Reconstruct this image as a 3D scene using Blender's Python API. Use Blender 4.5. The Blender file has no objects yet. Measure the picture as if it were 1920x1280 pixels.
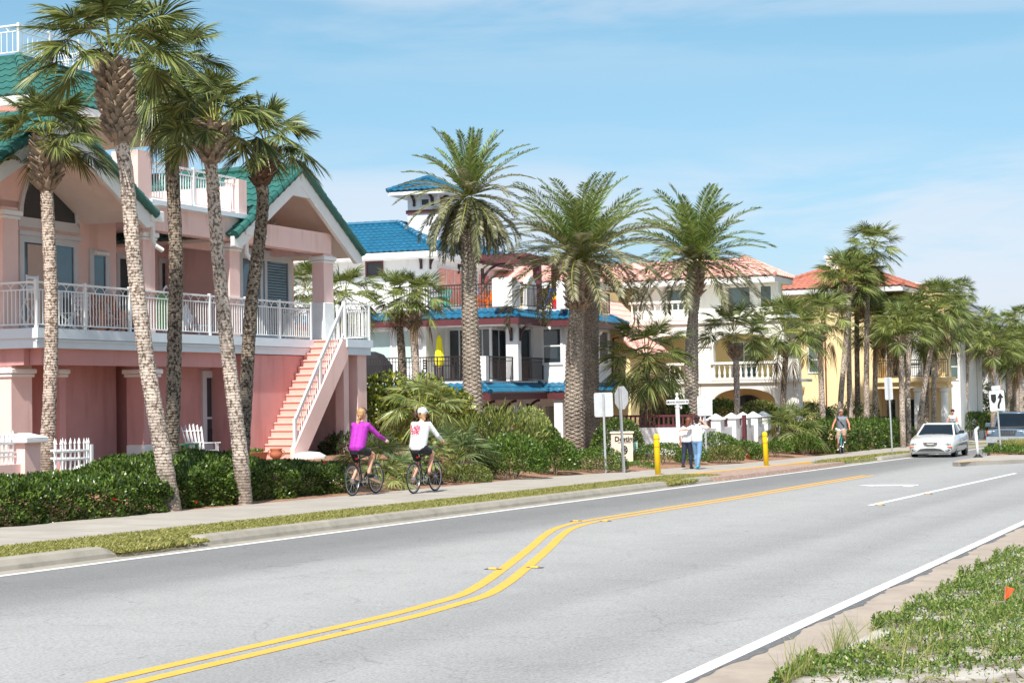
import bpy, math, random
import numpy as np
from mathutils import Vector, Matrix
pi=math.pi; rad=math.radians
SC=bpy.context.scene
# ---------------------------------------------------------------- camera
F=3200.0; PITCH=math.atan(100/F); ROLL=0.0165; H=1.75; TH=rad(23.8); G=0.0155
ST,CT=math.sin(TH),math.cos(TH)
_cp,_sp=math.cos(PITCH),math.sin(PITCH); _cr,_sr=math.cos(ROLL),math.sin(ROLL)
FW=np.array([0,_cp,_sp]); _U0=np.array([0,-_sp,_cp]); _R0=np.array([1.,0,0])
RT=_R0*_cr-_U0*_sr; UP=_U0*_cr+_R0*_sr
CAMP=np.array([0,0,H])
cd=bpy.data.cameras.new('camera'); cam=bpy.data.objects.new('camera',cd); SC.collection.objects.link(cam)
cd.sensor_width=36; cd.lens=F/1920*36; cd.clip_start=.2; cd.clip_end=8000
cam.matrix_world=Matrix(((RT[0],UP[0],-FW[0],0),(RT[1],UP[1],-FW[1],0),(RT[2],UP[2],-FW[2],H),(0,0,0,1)))
SC.camera=cam
# ---------------------------------------------------------------- sky, sun, exposure
SUN_A=rad(14); SUN_E=rad(51)
wd=bpy.data.worlds.new('World'); SC.world=wd; wd.use_nodes=True
nt=wd.node_tree; nt.nodes.clear()
def nd(nt,t,**k):
    n=nt.nodes.new(t)
    for a,b in k.items(): setattr(n,a,b)
    return n
sky=nd(nt,'ShaderNodeTexSky',sky_type='NISHITA',sun_disc=False,sun_elevation=SUN_E,sun_rotation=pi+SUN_A)
sky.air_density=1.0; sky.dust_density=0.6; sky.ozone_density=2.2; sky.altitude=0
bg=nd(nt,'ShaderNodeBackground'); bg.inputs['Strength'].default_value=0.12
wo=nd(nt,'ShaderNodeOutputWorld')
tc=nd(nt,'ShaderNodeTexCoord'); sep=nd(nt,'ShaderNodeSeparateXYZ')
nt.links.new(tc.outputs['Generated'],sep.inputs[0])
mp=nd(nt,'ShaderNodeMapping'); mp.inputs['Scale'].default_value=(3.2,3.2,21); mp.inputs['Location'].default_value=(1.3,0.2,0.55)
nt.links.new(tc.outputs['Generated'],mp.inputs[0])
nz=nd(nt,'ShaderNodeTexNoise'); nz.inputs['Scale'].default_value=1.6; nz.inputs['Detail'].default_value=7; nz.inputs['Roughness'].default_value=.56; nz.inputs['Distortion'].default_value=.35
nt.links.new(mp.outputs[0],nz.inputs['Vector'])
def ramp(nt,src,stops,interp='EASE'):
    r=nd(nt,'ShaderNodeValToRGB'); r.color_ramp.interpolation=interp
    e=r.color_ramp.elements
    while len(e)<len(stops): e.new(.5)
    for x,(p,c) in zip(e,stops):
        x.position=p; x.color=c if len(c)==4 else (*c,1)
    if src is not None: nt.links.new(src,r.inputs[0])
    return r
def g1(v): return (v,v,v,1)
cm=ramp(nt,nz.outputs[0],[(.36,g1(0)),(.60,g1(1))])
band=ramp(nt,sep.outputs['Z'],[(0,g1(.6)),(.05,g1(.9)),(.115,g1(.85)),(.145,g1(.16)),(.165,g1(.04)),(.195,g1(.2)),(.25,g1(.7))])
mul=nd(nt,'ShaderNodeMath',operation='MULTIPLY'); nt.links.new(cm.outputs[0],mul.inputs[0]); nt.links.new(band.outputs[0],mul.inputs[1])
mul2=nd(nt,'ShaderNodeMath',operation='MULTIPLY'); nt.links.new(mul.outputs[0],mul2.inputs[0]); mul2.inputs[1].default_value=.78
mx=nd(nt,'ShaderNodeMix',data_type='RGBA'); nt.links.new(mul2.outputs[0],mx.inputs[0])
hs=nd(nt,'ShaderNodeHueSaturation'); hs.inputs['Hue'].default_value=.485; hs.inputs['Saturation'].default_value=.93; hs.inputs['Value'].default_value=1.0
nt.links.new(sky.outputs[0],hs.inputs['Color'])
grad=ramp(nt,sep.outputs['Z'],[(0,(.64,.66,.84,1)),(.05,(.64,.68,.82,1)),(.10,(.64,.73,.82,1)),(.2,(.68,.83,.87,1)),(.32,(.75,.92,.95,1)),(.6,(1,1,1,1))],'LINEAR')
gm=nd(nt,'ShaderNodeMix',data_type='RGBA',blend_type='MULTIPLY'); gm.inputs[0].default_value=1
nt.links.new(hs.outputs[0],gm.inputs[6]); nt.links.new(grad.outputs[0],gm.inputs[7])
nt.links.new(gm.outputs[2],mx.inputs[6]); mx.inputs[7].default_value=(5.0,5.3,5.9,1)
nt.links.new(mx.outputs[2],bg.inputs[0]); nt.links.new(bg.outputs[0],wo.inputs[0])
sl=bpy.data.lights.new('sun','SUN'); sl.energy=4.8; sl.angle=rad(.53); sl.color=(1,.955,.88)
so=bpy.data.objects.new('sun',sl); SC.collection.objects.link(so); so.location=(-20,-40,60)
so.rotation_euler=Vector((math.sin(SUN_A)*math.cos(SUN_E),math.cos(SUN_A)*math.cos(SUN_E),-math.sin(SUN_E))).to_track_quat('-Z','Y').to_euler()
vs=SC.view_settings; vs.view_transform='Standard'; vs.look='None'; vs.exposure=0.45; vs.gamma=1
try: SC.cycles.max_bounces=8; SC.cycles.diffuse_bounces=6; SC.cycles.transparent_max_bounces=8; SC.cycles.use_denoising=True
except Exception: pass
# ---------------------------------------------------------------- surveying: pixel of the 1920x1280 photograph -> place on the ground or on a wall
def ray(u,v): return FW+RT*((u-960)/F)+UP*((640-v)/F)
def gnd(u,v,off=0.):
    d=ray(u,v); n=np.array([G*ST,G*CT,1.]); t=(off-n@CAMP)/(n@d); return CAMP+t*d
def at(u,v,Y):
    d=ray(u,v); return CAMP+d*(Y/d[1])
def sw(p): return float(p[0]*ST+p[1]*CT), float(-p[0]*CT+p[1]*ST)
def P(s,w,z=0.): return (s*ST-w*CT, s*CT+w*ST, z)          # road frame: s along the road, w to its left, z up
def onw(u,v,w):                                              # point on the vertical plane w=const
    r=ray(u,v); t=w/(-r[0]*CT+r[1]*ST); p=CAMP+t*r; s,_=sw(p); return s,float(p[2])
def ons(u,v,s):
    r=ray(u,v); t=s/(r[0]*ST+r[1]*CT); p=CAMP+t*r; _,w=sw(p); return w,float(p[2])
def gz(s): return -G*s
def hz(u): return 740-ROLL*(u-960)
RZ=pi/2-TH                                                   # turning of the road frame
# ---------------------------------------------------------------- tagging
def tag(o,label=None,cat=None,group=None,kind=None):
    if label: o['label']=label
    if cat: o['category']=cat
    if group: o['group']=group
    if kind: o['kind']=kind
    return o
def link(o,parent=None):
    SC.collection.objects.link(o)
    if parent is not None: o.parent=parent
    return o
def thing(name,label,cat,loc=(0,0,0),rz=0.,group=None,rot=None,scale=1.):
    o=bpy.data.objects.new(name,None); o.empty_display_size=.3; link(o)
    o.location=loc; o.rotation_euler=rot or (0,0,rz); o.scale=(scale,)*3
    return tag(o,label,cat,group)
def copy_tree(o,parent=None):
    c=o.copy(); link(c,parent)
    for ch in list(o.children): copy_tree(ch,c)
    return c
# ---------------------------------------------------------------- mesh builder
class MB:
    def __init__(s): s.v=[]; s.f=[]; s.m=[]
    def add(s,vs,fs,m=0):
        b=len(s.v); s.v.extend([tuple(map(float,p)) for p in vs])
        for f in fs: s.f.append([b+i for i in f]); s.m.append(m)
        return s
    def box(s,x0,y0,z0,x1,y1,z1,m=0):
        if x1<x0: x0,x1=x1,x0
        if y1<y0: y0,y1=y1,y0
        if z1<z0: z0,z1=z1,z0
        return s.add([(x0,y0,z0),(x1,y0,z0),(x1,y1,z0),(x0,y1,z0),(x0,y0,z1),(x1,y0,z1),(x1,y1,z1),(x0,y1,z1)],
          [(0,3,2,1),(4,5,6,7),(0,1,5,4),(1,2,6,5),(2,3,7,6),(3,0,4,7)],m)
    def bbox(s,x0,y0,z0,x1,y1,z1,b=.02,m=0):                 # box with softened edges
        xs=(x0,x1) if x0<x1 else (x1,x0); ys=(y0,y1) if y0<y1 else (y1,y0); zs=(z0,z1) if z0<z1 else (z1,z0)
        ring=lambda z,i:[(xs[0]+i+b,ys[0]+i,z),(xs[1]-i-b,ys[0]+i,z),(xs[1]-i,ys[0]+i+b,z),(xs[1]-i,ys[1]-i-b,z),(xs[1]-i-b,ys[1]-i,z),(xs[0]+i+b,ys[1]-i,z),(xs[0]+i,ys[1]-i-b,z),(xs[0]+i,ys[0]+i+b,z)]
        return s.loft([ring(zs[0],b),ring(zs[0]+b,0),ring(zs[1]-b,0),ring(zs[1],b)],m=m)
    def loft(s,rings,m=0,cap=True,closed=True):
        n=len(rings[0]); vs=[p for r in rings for p in r]; fs=[]
        for k in range(len(rings)-1):
            for i in range(n if closed else n-1):
                j=(i+1)%n; fs.append((k*n+i,k*n+j,(k+1)*n+j,(k+1)*n+i))
        if cap and closed: fs.append(tuple(range(n-1,-1,-1))); fs.append(tuple((len(rings)-1)*n+i for i in range(n)))
        return s.add(vs,fs,m)
    def tube(s,pts,r,n=8,m=0,cap=True):
        pts=[Vector(p) for p in pts]; N=len(pts)
        rs=[r]*N if isinstance(r,(int,float)) else list(r)
        rings=[]; prev=None
        for i,p in enumerate(pts):
            t=(pts[min(i+1,N-1)]-pts[max(i-1,0)]).normalized()
            if prev is None:
                a=Vector((0,0,1)) if abs(t.z)<.9 else Vector((1,0,0)); x=t.cross(a).normalized()
            else:
                x=(prev-t*prev.dot(t)).normalized()
            y=t.cross(x); prev=x
            rings.append([p+(x*math.cos(2*pi*k/n)+y*math.sin(2*pi*k/n))*rs[i] for k in range(n)])
        return s.loft(rings,m,cap)
    def bar(s,p0,p1,w,h=None,m=0,up=(0,0,1)):
        h=h or w; p0=Vector(p0);p1=Vector(p1); t=(p1-p0).normalized(); u=Vector(up)
        if abs(t.dot(u))>.98: u=Vector((1,0,0))
        x=t.cross(u).normalized(); y=x.cross(t)
        q=lambda p:[p-x*w/2-y*h/2,p+x*w/2-y*h/2,p+x*w/2+y*h/2,p-x*w/2+y*h/2]
        return s.loft([q(p0),q(p1)],m)
    def lathe(s,prof,n=12,c=(0,0,0),m=0,cap=True):
        return s.loft([[(c[0]+r*math.cos(2*pi*k/n),c[1]+r*math.sin(2*pi*k/n),c[2]+z) for k in range(n)] for r,z in prof],m,cap)
    def prism(s,poly,a,b,axis='z',m=0):                      # polygon in the other two axes pushed from a to b
        f={'z':lambda p,t:(p[0],p[1],t),'y':lambda p,t:(p[0],t,p[1]),'x':lambda p,t:(t,p[0],p[1])}[axis]
        n=len(poly); vs=[f(p,a) for p in poly]+[f(p,b) for p in poly]
        fs=[tuple(range(n)),tuple(range(2*n-1,n-1,-1))]+[(i,i+n,(i+1)%n+n,(i+1)%n) for i in range(n)]
        return s.add(vs,fs,m)
    def quad(s,a,b,c,d,m=0): return s.add([a,b,c,d],[(0,1,2,3)],m)
    def build(s,name,mats,parent=None,smooth=False,fix=True,loc=None):
        me=bpy.data.meshes.new(name); me.from_pydata(s.v,[],s.f)
        if not isinstance(mats,(list,tuple)): mats=[mats]
        for x in mats: me.materials.append(x)
        if len(mats)>1: me.polygons.foreach_set('material_index',s.m)
        if fix:
            import bmesh
            bm=bmesh.new(); bm.from_mesh(me); bmesh.ops.recalc_face_normals(bm,faces=bm.faces); bm.to_mesh(me); bm.free()
        if smooth: me.polygons.foreach_set('use_smooth',[True]*len(me.polygons))
        me.update()
        o=link(bpy.data.objects.new(name,me),parent)
        if loc is not None: o.location=loc
        return o
def np_mesh(name,V,Fq,mats,parent=None,midx=None,smooth=False,loc=None):
    V=np.asarray(V,np.float32); Fq=np.asarray(Fq,np.int32); k=Fq.shape[1]
    me=bpy.data.meshes.new(name); me.vertices.add(len(V)); me.vertices.foreach_set('co',V.ravel())
    me.loops.add(Fq.size); me.loops.foreach_set('vertex_index',Fq.ravel())
    me.polygons.add(len(Fq)); me.polygons.foreach_set('loop_start',np.arange(0,Fq.size,k,dtype=np.int32))
    if not isinstance(mats,(list,tuple)): mats=[mats]
    for x in mats: me.materials.append(x)
    if midx is not None: me.polygons.foreach_set('material_index',np.asarray(midx,np.int32))
    if smooth: me.polygons.foreach_set('use_smooth',np.ones(len(Fq),bool))
    me.update(calc_edges=True)
    o=link(bpy.data.objects.new(name,me),parent)
    if loc is not None: o.location=loc
    return o
def baked(o,mods):
    """apply modifiers without operators"""
    for t,k in mods:
        md=o.modifiers.new(t,t)
        for a,b in k.items(): setattr(md,a,b)
    dg=bpy.context.evaluated_depsgraph_get(); dg.update()
    me=bpy.data.meshes.new_from_object(o.evaluated_get(dg)); old=o.data
    me.name=old.name; o.modifiers.clear(); o.data=me; bpy.data.meshes.remove(old); return o
_sph=None
def flesh(name,caps,mat,parent=None,vox=.012,smooth=6):
    """one continuous surface grown over tapered limbs: caps = [(p0,r0,p1,r1), ...]"""
    mb=MB()
    for p0,r0,p1,r1 in caps:
        p0=Vector(p0);p1=Vector(p1); t=p1-p0; L=t.length
        t=t.normalized() if L>1e-5 else Vector((0,0,1)); a=Vector((0,0,1)) if abs(t.z)<.9 else Vector((1,0,0))
        x=t.cross(a).normalized(); y=t.cross(x); rings=[]
        for c,r,ang in [(p0,r0,-85),(p0,r0,-50),(p0,r0,-20),(p1,r1,20),(p1,r1,50),(p1,r1,85)]:
            cc=c+t*(r*math.sin(rad(ang))); rr=r*math.cos(rad(ang))
            rings.append([cc+(x*math.cos(2*pi*k/12)+y*math.sin(2*pi*k/12))*rr for k in range(12)])
        mb.loft(rings)
    o=mb.build(name,mat,parent)
    return baked(o,[('REMESH',dict(mode='VOXEL',voxel_size=vox,use_smooth_shade=True)),('SMOOTH',dict(factor=.5,iterations=smooth))])
def text_mesh(name,txt,size,mat,parent,mtx,extrude=.004,align='CENTER',shear=0.,bold=0.):
    c=bpy.data.curves.new('letters','FONT'); c.body=txt; c.size=size; c.extrude=extrude; c.align_x=align; c.align_y='CENTER'; c.shear=shear; c.offset=bold; c.resolution_u=3
    t=bpy.data.objects.new('letters',c); SC.collection.objects.link(t)
    dg=bpy.context.evaluated_depsgraph_get(); dg.update()
    me=bpy.data.meshes.new_from_object(t.evaluated_get(dg)); bpy.data.objects.remove(t); bpy.data.curves.remove(c)
    me.name=name; me.materials.clear(); me.materials.append(mat)
    o=link(bpy.data.objects.new(name,me),parent); o.matrix_local=mtx; return o
# ---------------------------------------------------------------- materials
def srgb(r,g,b):
    f=lambda c:(c/255/12.92 if c<=10 else ((c/255+.055)/1.055)**2.4)
    return (f(r),f(g),f(b),1)
def mat(name,col,rough=.7,var=.12,scale=3.,bump=0.,bscale=60.,metal=0.,spec=.5,coat=0.,dirt=None,coord='Object',detail=4,dsc=None):
    m=bpy.data.materials.new(name); m.use_nodes=True; nt=m.node_tree; b=nt.nodes['Principled BSDF']
    col=col if len(col)==4 else (*col,1)
    b.inputs['Roughness'].default_value=rough; b.inputs['Metallic'].default_value=metal; b.inputs['Specular IOR Level'].default_value=spec
    if coat: b.inputs['Coat Weight'].default_value=coat
    t=nd(nt,'ShaderNodeTexCoord')
    if var>0:
        n=nd(nt,'ShaderNodeTexNoise'); n.inputs['Scale'].default_value=scale; n.inputs['Detail'].default_value=detail; n.inputs['Roughness'].default_value=.62
        nt.links.new(t.outputs[coord],n.inputs['Vector'])
        lo=tuple(c*(1-var) for c in col[:3]); hi=tuple(min(1,c*(1+var)) for c in col[:3])
        r=ramp(nt,n.outputs[0],[(.3,lo),(.7,hi)],'LINEAR'); out=r.outputs[0]
        if dirt:
            n2=nd(nt,'ShaderNodeTexNoise'); n2.inputs['Scale'].default_value=dirt[1]; n2.inputs['Detail'].default_value=6
            if dsc:
                m_=nd(nt,'ShaderNodeMapping'); m_.inputs['Scale'].default_value=dsc; nt.links.new(t.outputs[coord],m_.inputs[0]); nt.links.new(m_.outputs[0],n2.inputs['Vector'])
            else: nt.links.new(t.outputs[coord],n2.inputs['Vector'])
            r2=ramp(nt,n2.outputs[0],[(dirt[2],g1(0)),(dirt[2]+.12,g1(dirt[3]))],'LINEAR')
            mxx=nd(nt,'ShaderNodeMix',data_type='RGBA'); nt.links.new(r2.outputs[0],mxx.inputs[0]); nt.links.new(out,mxx.inputs[6]); mxx.inputs[7].default_value=(*dirt[0][:3],1); out=mxx.outputs[2]
        nt.links.new(out,b.inputs['Base Color'])
    else: b.inputs['Base Color'].default_value=col
    if bump>0:
        n=nd(nt,'ShaderNodeTexNoise'); n.inputs['Scale'].default_value=bscale; n.inputs['Detail'].default_value=3
        nt.links.new(t.outputs[coord],n.inputs['Vector'])
        bp=nd(nt,'ShaderNodeBump'); bp.inputs['Strength'].default_value=bump; bp.inputs['Distance'].default_value=.02
        nt.links.new(n.outputs[0],bp.inputs['Height']); nt.links.new(bp.outputs[0],b.inputs['Normal'])
    return m
def leafmat(name,cols,rough=.42,trans=.3,spec=.5):
    m=bpy.data.materials.new(name); m.use_nodes=True; nt=m.node_tree; b=nt.nodes['Principled BSDF']; out=nt.nodes['Material Output']
    gN=nd(nt,'ShaderNodeNewGeometry'); k=len(cols)
    r=ramp(nt,gN.outputs['Random Per Island'],[(i/(k-1),c) for i,c in enumerate(cols)],'LINEAR')
    b.inputs['Roughness'].default_value=rough; b.inputs['Specular IOR Level'].default_value=spec
    nt.links.new(r.outputs[0],b.inputs['Base Color'])
    tr=nd(nt,'ShaderNodeBsdfTranslucent'); h=nd(nt,'ShaderNodeHueSaturation'); h.inputs['Value'].default_value=1.5; h.inputs['Hue'].default_value=.485
    nt.links.new(r.outputs[0],h.inputs['Color']); nt.links.new(h.outputs[0],tr.inputs[0])
    ms=nd(nt,'ShaderNodeMixShader'); ms.inputs[0].default_value=trans
    nt.links.new(b.outputs[0],ms.inputs[1]); nt.links.new(tr.outputs[0],ms.inputs[2]); nt.links.new(ms.outputs[0],out.inputs[0])
    return m
def glassmat(name,col=(.03,.045,.05),rough=.04):
    m=mat(name,col,rough,var=.25,scale=.8,spec=.9); return m
M={}
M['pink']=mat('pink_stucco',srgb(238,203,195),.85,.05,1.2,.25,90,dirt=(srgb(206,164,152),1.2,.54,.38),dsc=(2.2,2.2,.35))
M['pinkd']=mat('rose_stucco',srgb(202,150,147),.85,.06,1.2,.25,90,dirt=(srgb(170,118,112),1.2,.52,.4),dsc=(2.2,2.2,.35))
M['white']=mat('white_paint',(.82,.82,.80),.5,.03,2)
M['rail']=mat('white_rail_paint',(.80,.81,.80),.4,.03,5)
M['bluewhite']=mat('pale_blue_paint',srgb(214,226,234),.6,.04,2)
M['barge']=mat('barge_board_white',(.80,.80,.78),.6,.05,2)
M['soffit']=mat('tan_soffit',srgb(242,226,214),.8,.04,3,.1,50)
M['teal']=mat('teal_tile',srgb(44,100,92),.45,.22,2.5,spec=.5,dirt=(srgb(14,84,84),6,.58,.5))
M['trim']=mat('grey_window_trim',srgb(206,206,208),.6,.04,3)
M['glass']=glassmat('window_glass',(.022,.034,.042))
M['blind']=mat('dark_blind',srgb(58,62,66),.6,.2,1.)
M['pane_blue']=glassmat('sky_blue_glass',(.05,.12,.17),.05)
M['curtain']=mat('curtain_fabric',srgb(196,170,156),.9,.05,2)
M['doorgrey']=mat('grey_door_paint',srgb(120,116,130),.6,.05,3)
M['steppink']=mat('stair_pink',srgb(226,174,162),.8,.06,4)
M['black']=mat('black_rubber',(.012,.012,.013),.55,.1,8)
M['chrome']=mat('bright_metal',(.62,.63,.65),.25,.05,5,metal=1.)
M['galv']=mat('galvanised_steel',(.50,.51,.52),.5,.12,9,metal=.65)
M['terra']=mat('terracotta',srgb(184,112,82),.8,.1,8)
M['cap']=mat('white_cap_plaster',(.78,.78,.77),.7,.06,4)
# ================================================================ ground, road, pavement
M['asphalt']=None
def asphalt():
    m=bpy.data.materials.new('worn_asphalt'); m.use_nodes=True; nt=m.node_tree; b=nt.nodes['Principled BSDF']
    t=nd(nt,'ShaderNodeTexCoord'); sp=nd(nt,'ShaderNodeSeparateXYZ'); nt.links.new(t.outputs['Object'],sp.inputs[0])
    n0=nd(nt,'ShaderNodeTexNoise'); n0.inputs['Scale'].default_value=.35; n0.inputs['Detail'].default_value=4
    mpn=nd(nt,'ShaderNodeMapping'); mpn.inputs['Scale'].default_value=(.12,1.,1.); nt.links.new(t.outputs['Object'],mpn.inputs[0]); nt.links.new(mpn.outputs[0],n0.inputs['Vector'])
    a=nd(nt,'ShaderNodeMath',operation='MULTIPLY_ADD'); nt.links.new(n0.outputs[0],a.inputs[0]); a.inputs[1].default_value=1.6; nt.links.new(sp.outputs['Y'],a.inputs[2])
    mr=nd(nt,'ShaderNodeMapRange'); mr.inputs['From Min'].default_value=0; mr.inputs['From Max'].default_value=16; nt.links.new(a.outputs[0],mr.inputs[0])
    L=[(3.4,.27),(4.6,.30),(5.2,.25),(6.3,.29),(6.9,.245),(7.8,.28),(9.3,.31),(10.6,.30),(11.9,.20),(13.0,.17),(14.4,.19)]
    r=ramp(nt,mr.outputs[0],[((w+.2)/16,(v*1.10,v*1.09,v*1.065)) for w,v in L],'EASE')
    n1=nd(nt,'ShaderNodeTexNoise'); n1.inputs['Scale'].default_value=38; n1.inputs['Detail'].default_value=5; n1.inputs['Roughness'].default_value=.8; nt.links.new(t.outputs['Object'],n1.inputs['Vector'])
    r1=ramp(nt,n1.outputs[0],[(.25,g1(.42)),(.5,g1(1.0)),(.75,g1(1.42))],'LINEAR')
    mu=nd(nt,'ShaderNodeMix',data_type='RGBA',blend_type='MULTIPLY'); mu.inputs[0].default_value=1; nt.links.new(r.outputs[0],mu.inputs[6]); nt.links.new(r1.outputs[0],mu.inputs[7])
    # little tar specks and scuffs
    v=nd(nt,'ShaderNodeTexNoise'); v.inputs['Scale'].default_value=3.2; v.inputs['Detail'].default_value=2; m2=nd(nt,'ShaderNodeMapping'); m2.inputs['Scale'].default_value=(1.1,3.4,1); nt.links.new(t.outputs['Object'],m2.inputs[0]); nt.links.new(m2.outputs[0],v.inputs['Vector'])
    rv=ramp(nt,v.outputs[0],[(.22,g1(.45)),(.255,g1(1))],'LINEAR')
    mu2=nd(nt,'ShaderNodeMix',data_type='RGBA',blend_type='MULTIPLY'); mu2.inputs[0].default_value=1; nt.links.new(mu.outputs[2],mu2.inputs[6]); nt.links.new(rv.outputs[0],mu2.inputs[7])
    # hairline cracks
    vo=nd(nt,'ShaderNodeTexVoronoi',feature='DISTANCE_TO_EDGE'); vo.inputs['Scale'].default_value=.42; 
    nd_=nd(nt,'ShaderNodeTexNoise'); nd_.inputs['Scale'].default_value=1.3; nt.links.new(t.outputs['Object'],nd_.inputs['Vector'])
    mvx=nd(nt,'ShaderNodeMix',data_type='RGBA',blend_type='ADD'); mvx.inputs[0].default_value=.9; nt.links.new(t.outputs['Object'],mvx.inputs[6]); nt.links.new(nd_.outputs[1],mvx.inputs[7]); nt.links.new(mvx.outputs[2],vo.inputs['Vector'])
    rc=ramp(nt,vo.outputs['Distance'],[(0,g1(.8)),(.006,g1(1))],'LINEAR')
    mu3=nd(nt,'ShaderNodeMix',data_type='RGBA',blend_type='MULTIPLY'); mu3.inputs[0].default_value=1; nt.links.new(mu2.outputs[2],mu3.inputs[6]); nt.links.new(rc.outputs[0],mu3.inputs[7])
    # blotches, patches and a coarse aggregate
    nb=nd(nt,'ShaderNodeTexNoise'); nb.inputs['Scale'].default_value=1.1; nb.inputs['Detail'].default_value=9; nb.inputs['Roughness'].default_value=.72; nt.links.new(t.outputs['Object'],nb.inputs['Vector'])
    rb=ramp(nt,nb.outputs[0],[(.3,g1(.92)),(.5,g1(1)),(.7,g1(1.05))],'LINEAR')
    mu4=nd(nt,'ShaderNodeMix',data_type='RGBA',blend_type='MULTIPLY'); mu4.inputs[0].default_value=1; nt.links.new(mu3.outputs[2],mu4.inputs[6]); nt.links.new(rb.outputs[0],mu4.inputs[7])
    nt.links.new(mu4.outputs[2],b.inputs['Base Color']); b.inputs['Roughness'].default_value=.85
    bp=nd(nt,'ShaderNodeBump'); bp.inputs['Strength'].default_value=.35; bp.inputs['Distance'].default_value=.01; nt.links.new(n1.outputs[0],bp.inputs['Height']); nt.links.new(bp.outputs[0],b.inputs['Normal'])
    return m
M['asphalt']=asphalt()
M['concrete']=mat('pale_concrete',(.375,.34,.295),.9,.12,1.1,.2,70,dirt=((.33,.30,.27),4,.60,.45))
M['kerb']=mat('kerb_concrete',(.32,.29,.24),.9,.16,2.2,.3,40,dirt=((.22,.20,.17),3,.56,.6))
M['gutter']=mat('sandy_gutter_concrete',(.36,.30,.245),.92,.14,2.5,.3,60,dirt=((.3,.25,.2),6,.58,.5))
M['sand']=mat('white_sand',(.46,.43,.38),.95,.15,3,.6,30,dirt=((.17,.13,.09),1.6,.47,.75))
M['straw']=mat('pine_straw',(.27,.145,.09),.95,.4,14,.8,40,dirt=((.46,.27,.16),9,.5,.6))
M['soil']=mat('yard_sand',(.36,.29,.21),.95,.25,2,.5,20,dirt=((.12,.13,.05),.8,.5,.7))
M['turf']=mat('turf_base',(.17,.175,.06),.95,.4,9,.6,50,dirt=((.34,.31,.12),5,.52,.6))
M['linew']=mat('white_road_paint',(.80,.80,.79),.7,.05,8,.1,80,dirt=((.40,.40,.40),14,.58,.5))
M['liney']=mat('yellow_road_paint',srgb(224,170,66),.7,.07,8,.1,80,dirt=(srgb(176,160,120),14,.56,.55))
M['brick']=mat('red_paver',(.34,.23,.18),.9,.25,9,.3,40,dirt=((.5,.38,.3),6,.5,.5))
def sheet(name,edges,mt,off,kind='structure',smooth=False):
    """edges: list of (s, w_right, w_left); lies off above the tilted road plane"""
    mb=MB()
    for (s,a,b),(s2,a2,b2) in zip(edges,edges[1:]):
        mb.quad((s,a,gz(s)+off),(s2,a2,gz(s2)+off),(s2,b2,gz(s2)+off),(s,b,gz(s)+off))
        if off>.05 and (s,a,b)==edges[0]: mb.quad((s,a-.06,gz(s)-.02),(s,a,gz(s)+off),(s,b,gz(s)+off),(s,b,gz(s)-.02))
        if off>.05: mb.quad((s2,a2,gz(s2)+off),(s,a,gz(s)+off),(s,a-.06,gz(s)-.02),(s2,a2-.06,gz(s2)-.02))
    o=mb.build(name,mt,fix=False); o.rotation_euler=(0,0,RZ); tag(o,kind=kind); return o
def srange(a,b,n): return [a+(b-a)*i/n for i in range(n+1)]
_S=[-80,-20,0,20,40,60,80,100,140,200,320]
# base land, reaching the horizon
mb=MB(); zz=lambda s:gz(min(max(s,-80),320))-.03
rows=[-2500,-80]+_S[1:]+[4000]
for a,b in zip(rows,rows[1:]):
    mb.quad((a,-2500,zz(a)),(b,-2500,zz(b)),(b,2500,zz(b)),(a,2500,zz(a)))
o=mb.build('ground',M['soil'],fix=False); o.rotation_euler=(0,0,RZ); tag(o,kind='structure')
sheet('road',[(s,3.50,13.78) for s in _S],M['asphalt'],0)
sheet('gutter',[(s,2.62,3.53) for s in _S],M['gutter'],.004)
sheet('gutter',[(s,13.52,14.0) for s in _S[:8]],M['kerb'],.004)
# verge on the right: low sandy bank
rng=random.Random(5)
def vergez(s,w): 
    t=min(1,max(0,(2.95-w)/2.4)); return gz(s)+.012+.16*t*t*(3-2*t)+.05*math.sin(s*1.3+w)*t+.03*math.sin(s*3.1-w*2.3)*t
ss=srange(6,34,84); ws=srange(-7,2.95,38)
V=[(s,w,vergez(s,w)) for s in ss for w in ws]; nw=len(ws)
Fq=[(i*nw+j,(i+1)*nw+j,(i+1)*nw+j+1,i*nw+j+1) for i in range(len(ss)-1) for j in range(nw-1)]
o=np_mesh('sandy_verge',V,Fq,M['sand'],smooth=True); o.rotation_euler=(0,0,RZ); tag(o,kind='structure')
# kerb pieces on the far side, with worn round ends
def kerb(name,s0,s1,w=13.80,e0=0,e1=0):
    mb=MB(); prof=[(0,-.03),(.03,.06),(.09,.13),(.16,.145),(.34,.14),(.36,-.03)]
    n=max(2,int((s1-s0)/3)); rings=[]
    st=[s0,s0+.06,s0+.25]+srange(s0+.3,s1-.3,n)+[s1-.25,s1-.06,s1]
    for k,s in enumerate(st):
        e=min(s-s0 if e0 else 9,s1-s if e1 else 9); f=min(1,math.sqrt(max(0,e)/.28+.02)) if e<.28 else 1
        rings.append([(s,w+.18+(y-.18)*(.75+.25*f),gz(s)+z*f) for y,z in prof])
    mb.loft(rings); o=mb.build(name,M['kerb'],smooth=False); o.rotation_euler=(0,0,RZ); tag(o,kind='structure')
    return o
kerb('kerb',-15,12.0); kerb('kerb',12.012,18.5,e1=1)
for a,b,e,f in [(20.3,23.2,1,0),(23.212,27.9,0,0),(27.912,32.6,0,0),(32.612,37.2,0,0),(37.212,41.2,0,1),(42.6,44.9,1,1)]: kerb('kerb',a,b,e0=e,e1=f)
kerb('kerb',66.5,92,13.7,e0=1); kerb('kerb',92.1,140,13.7)
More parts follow.
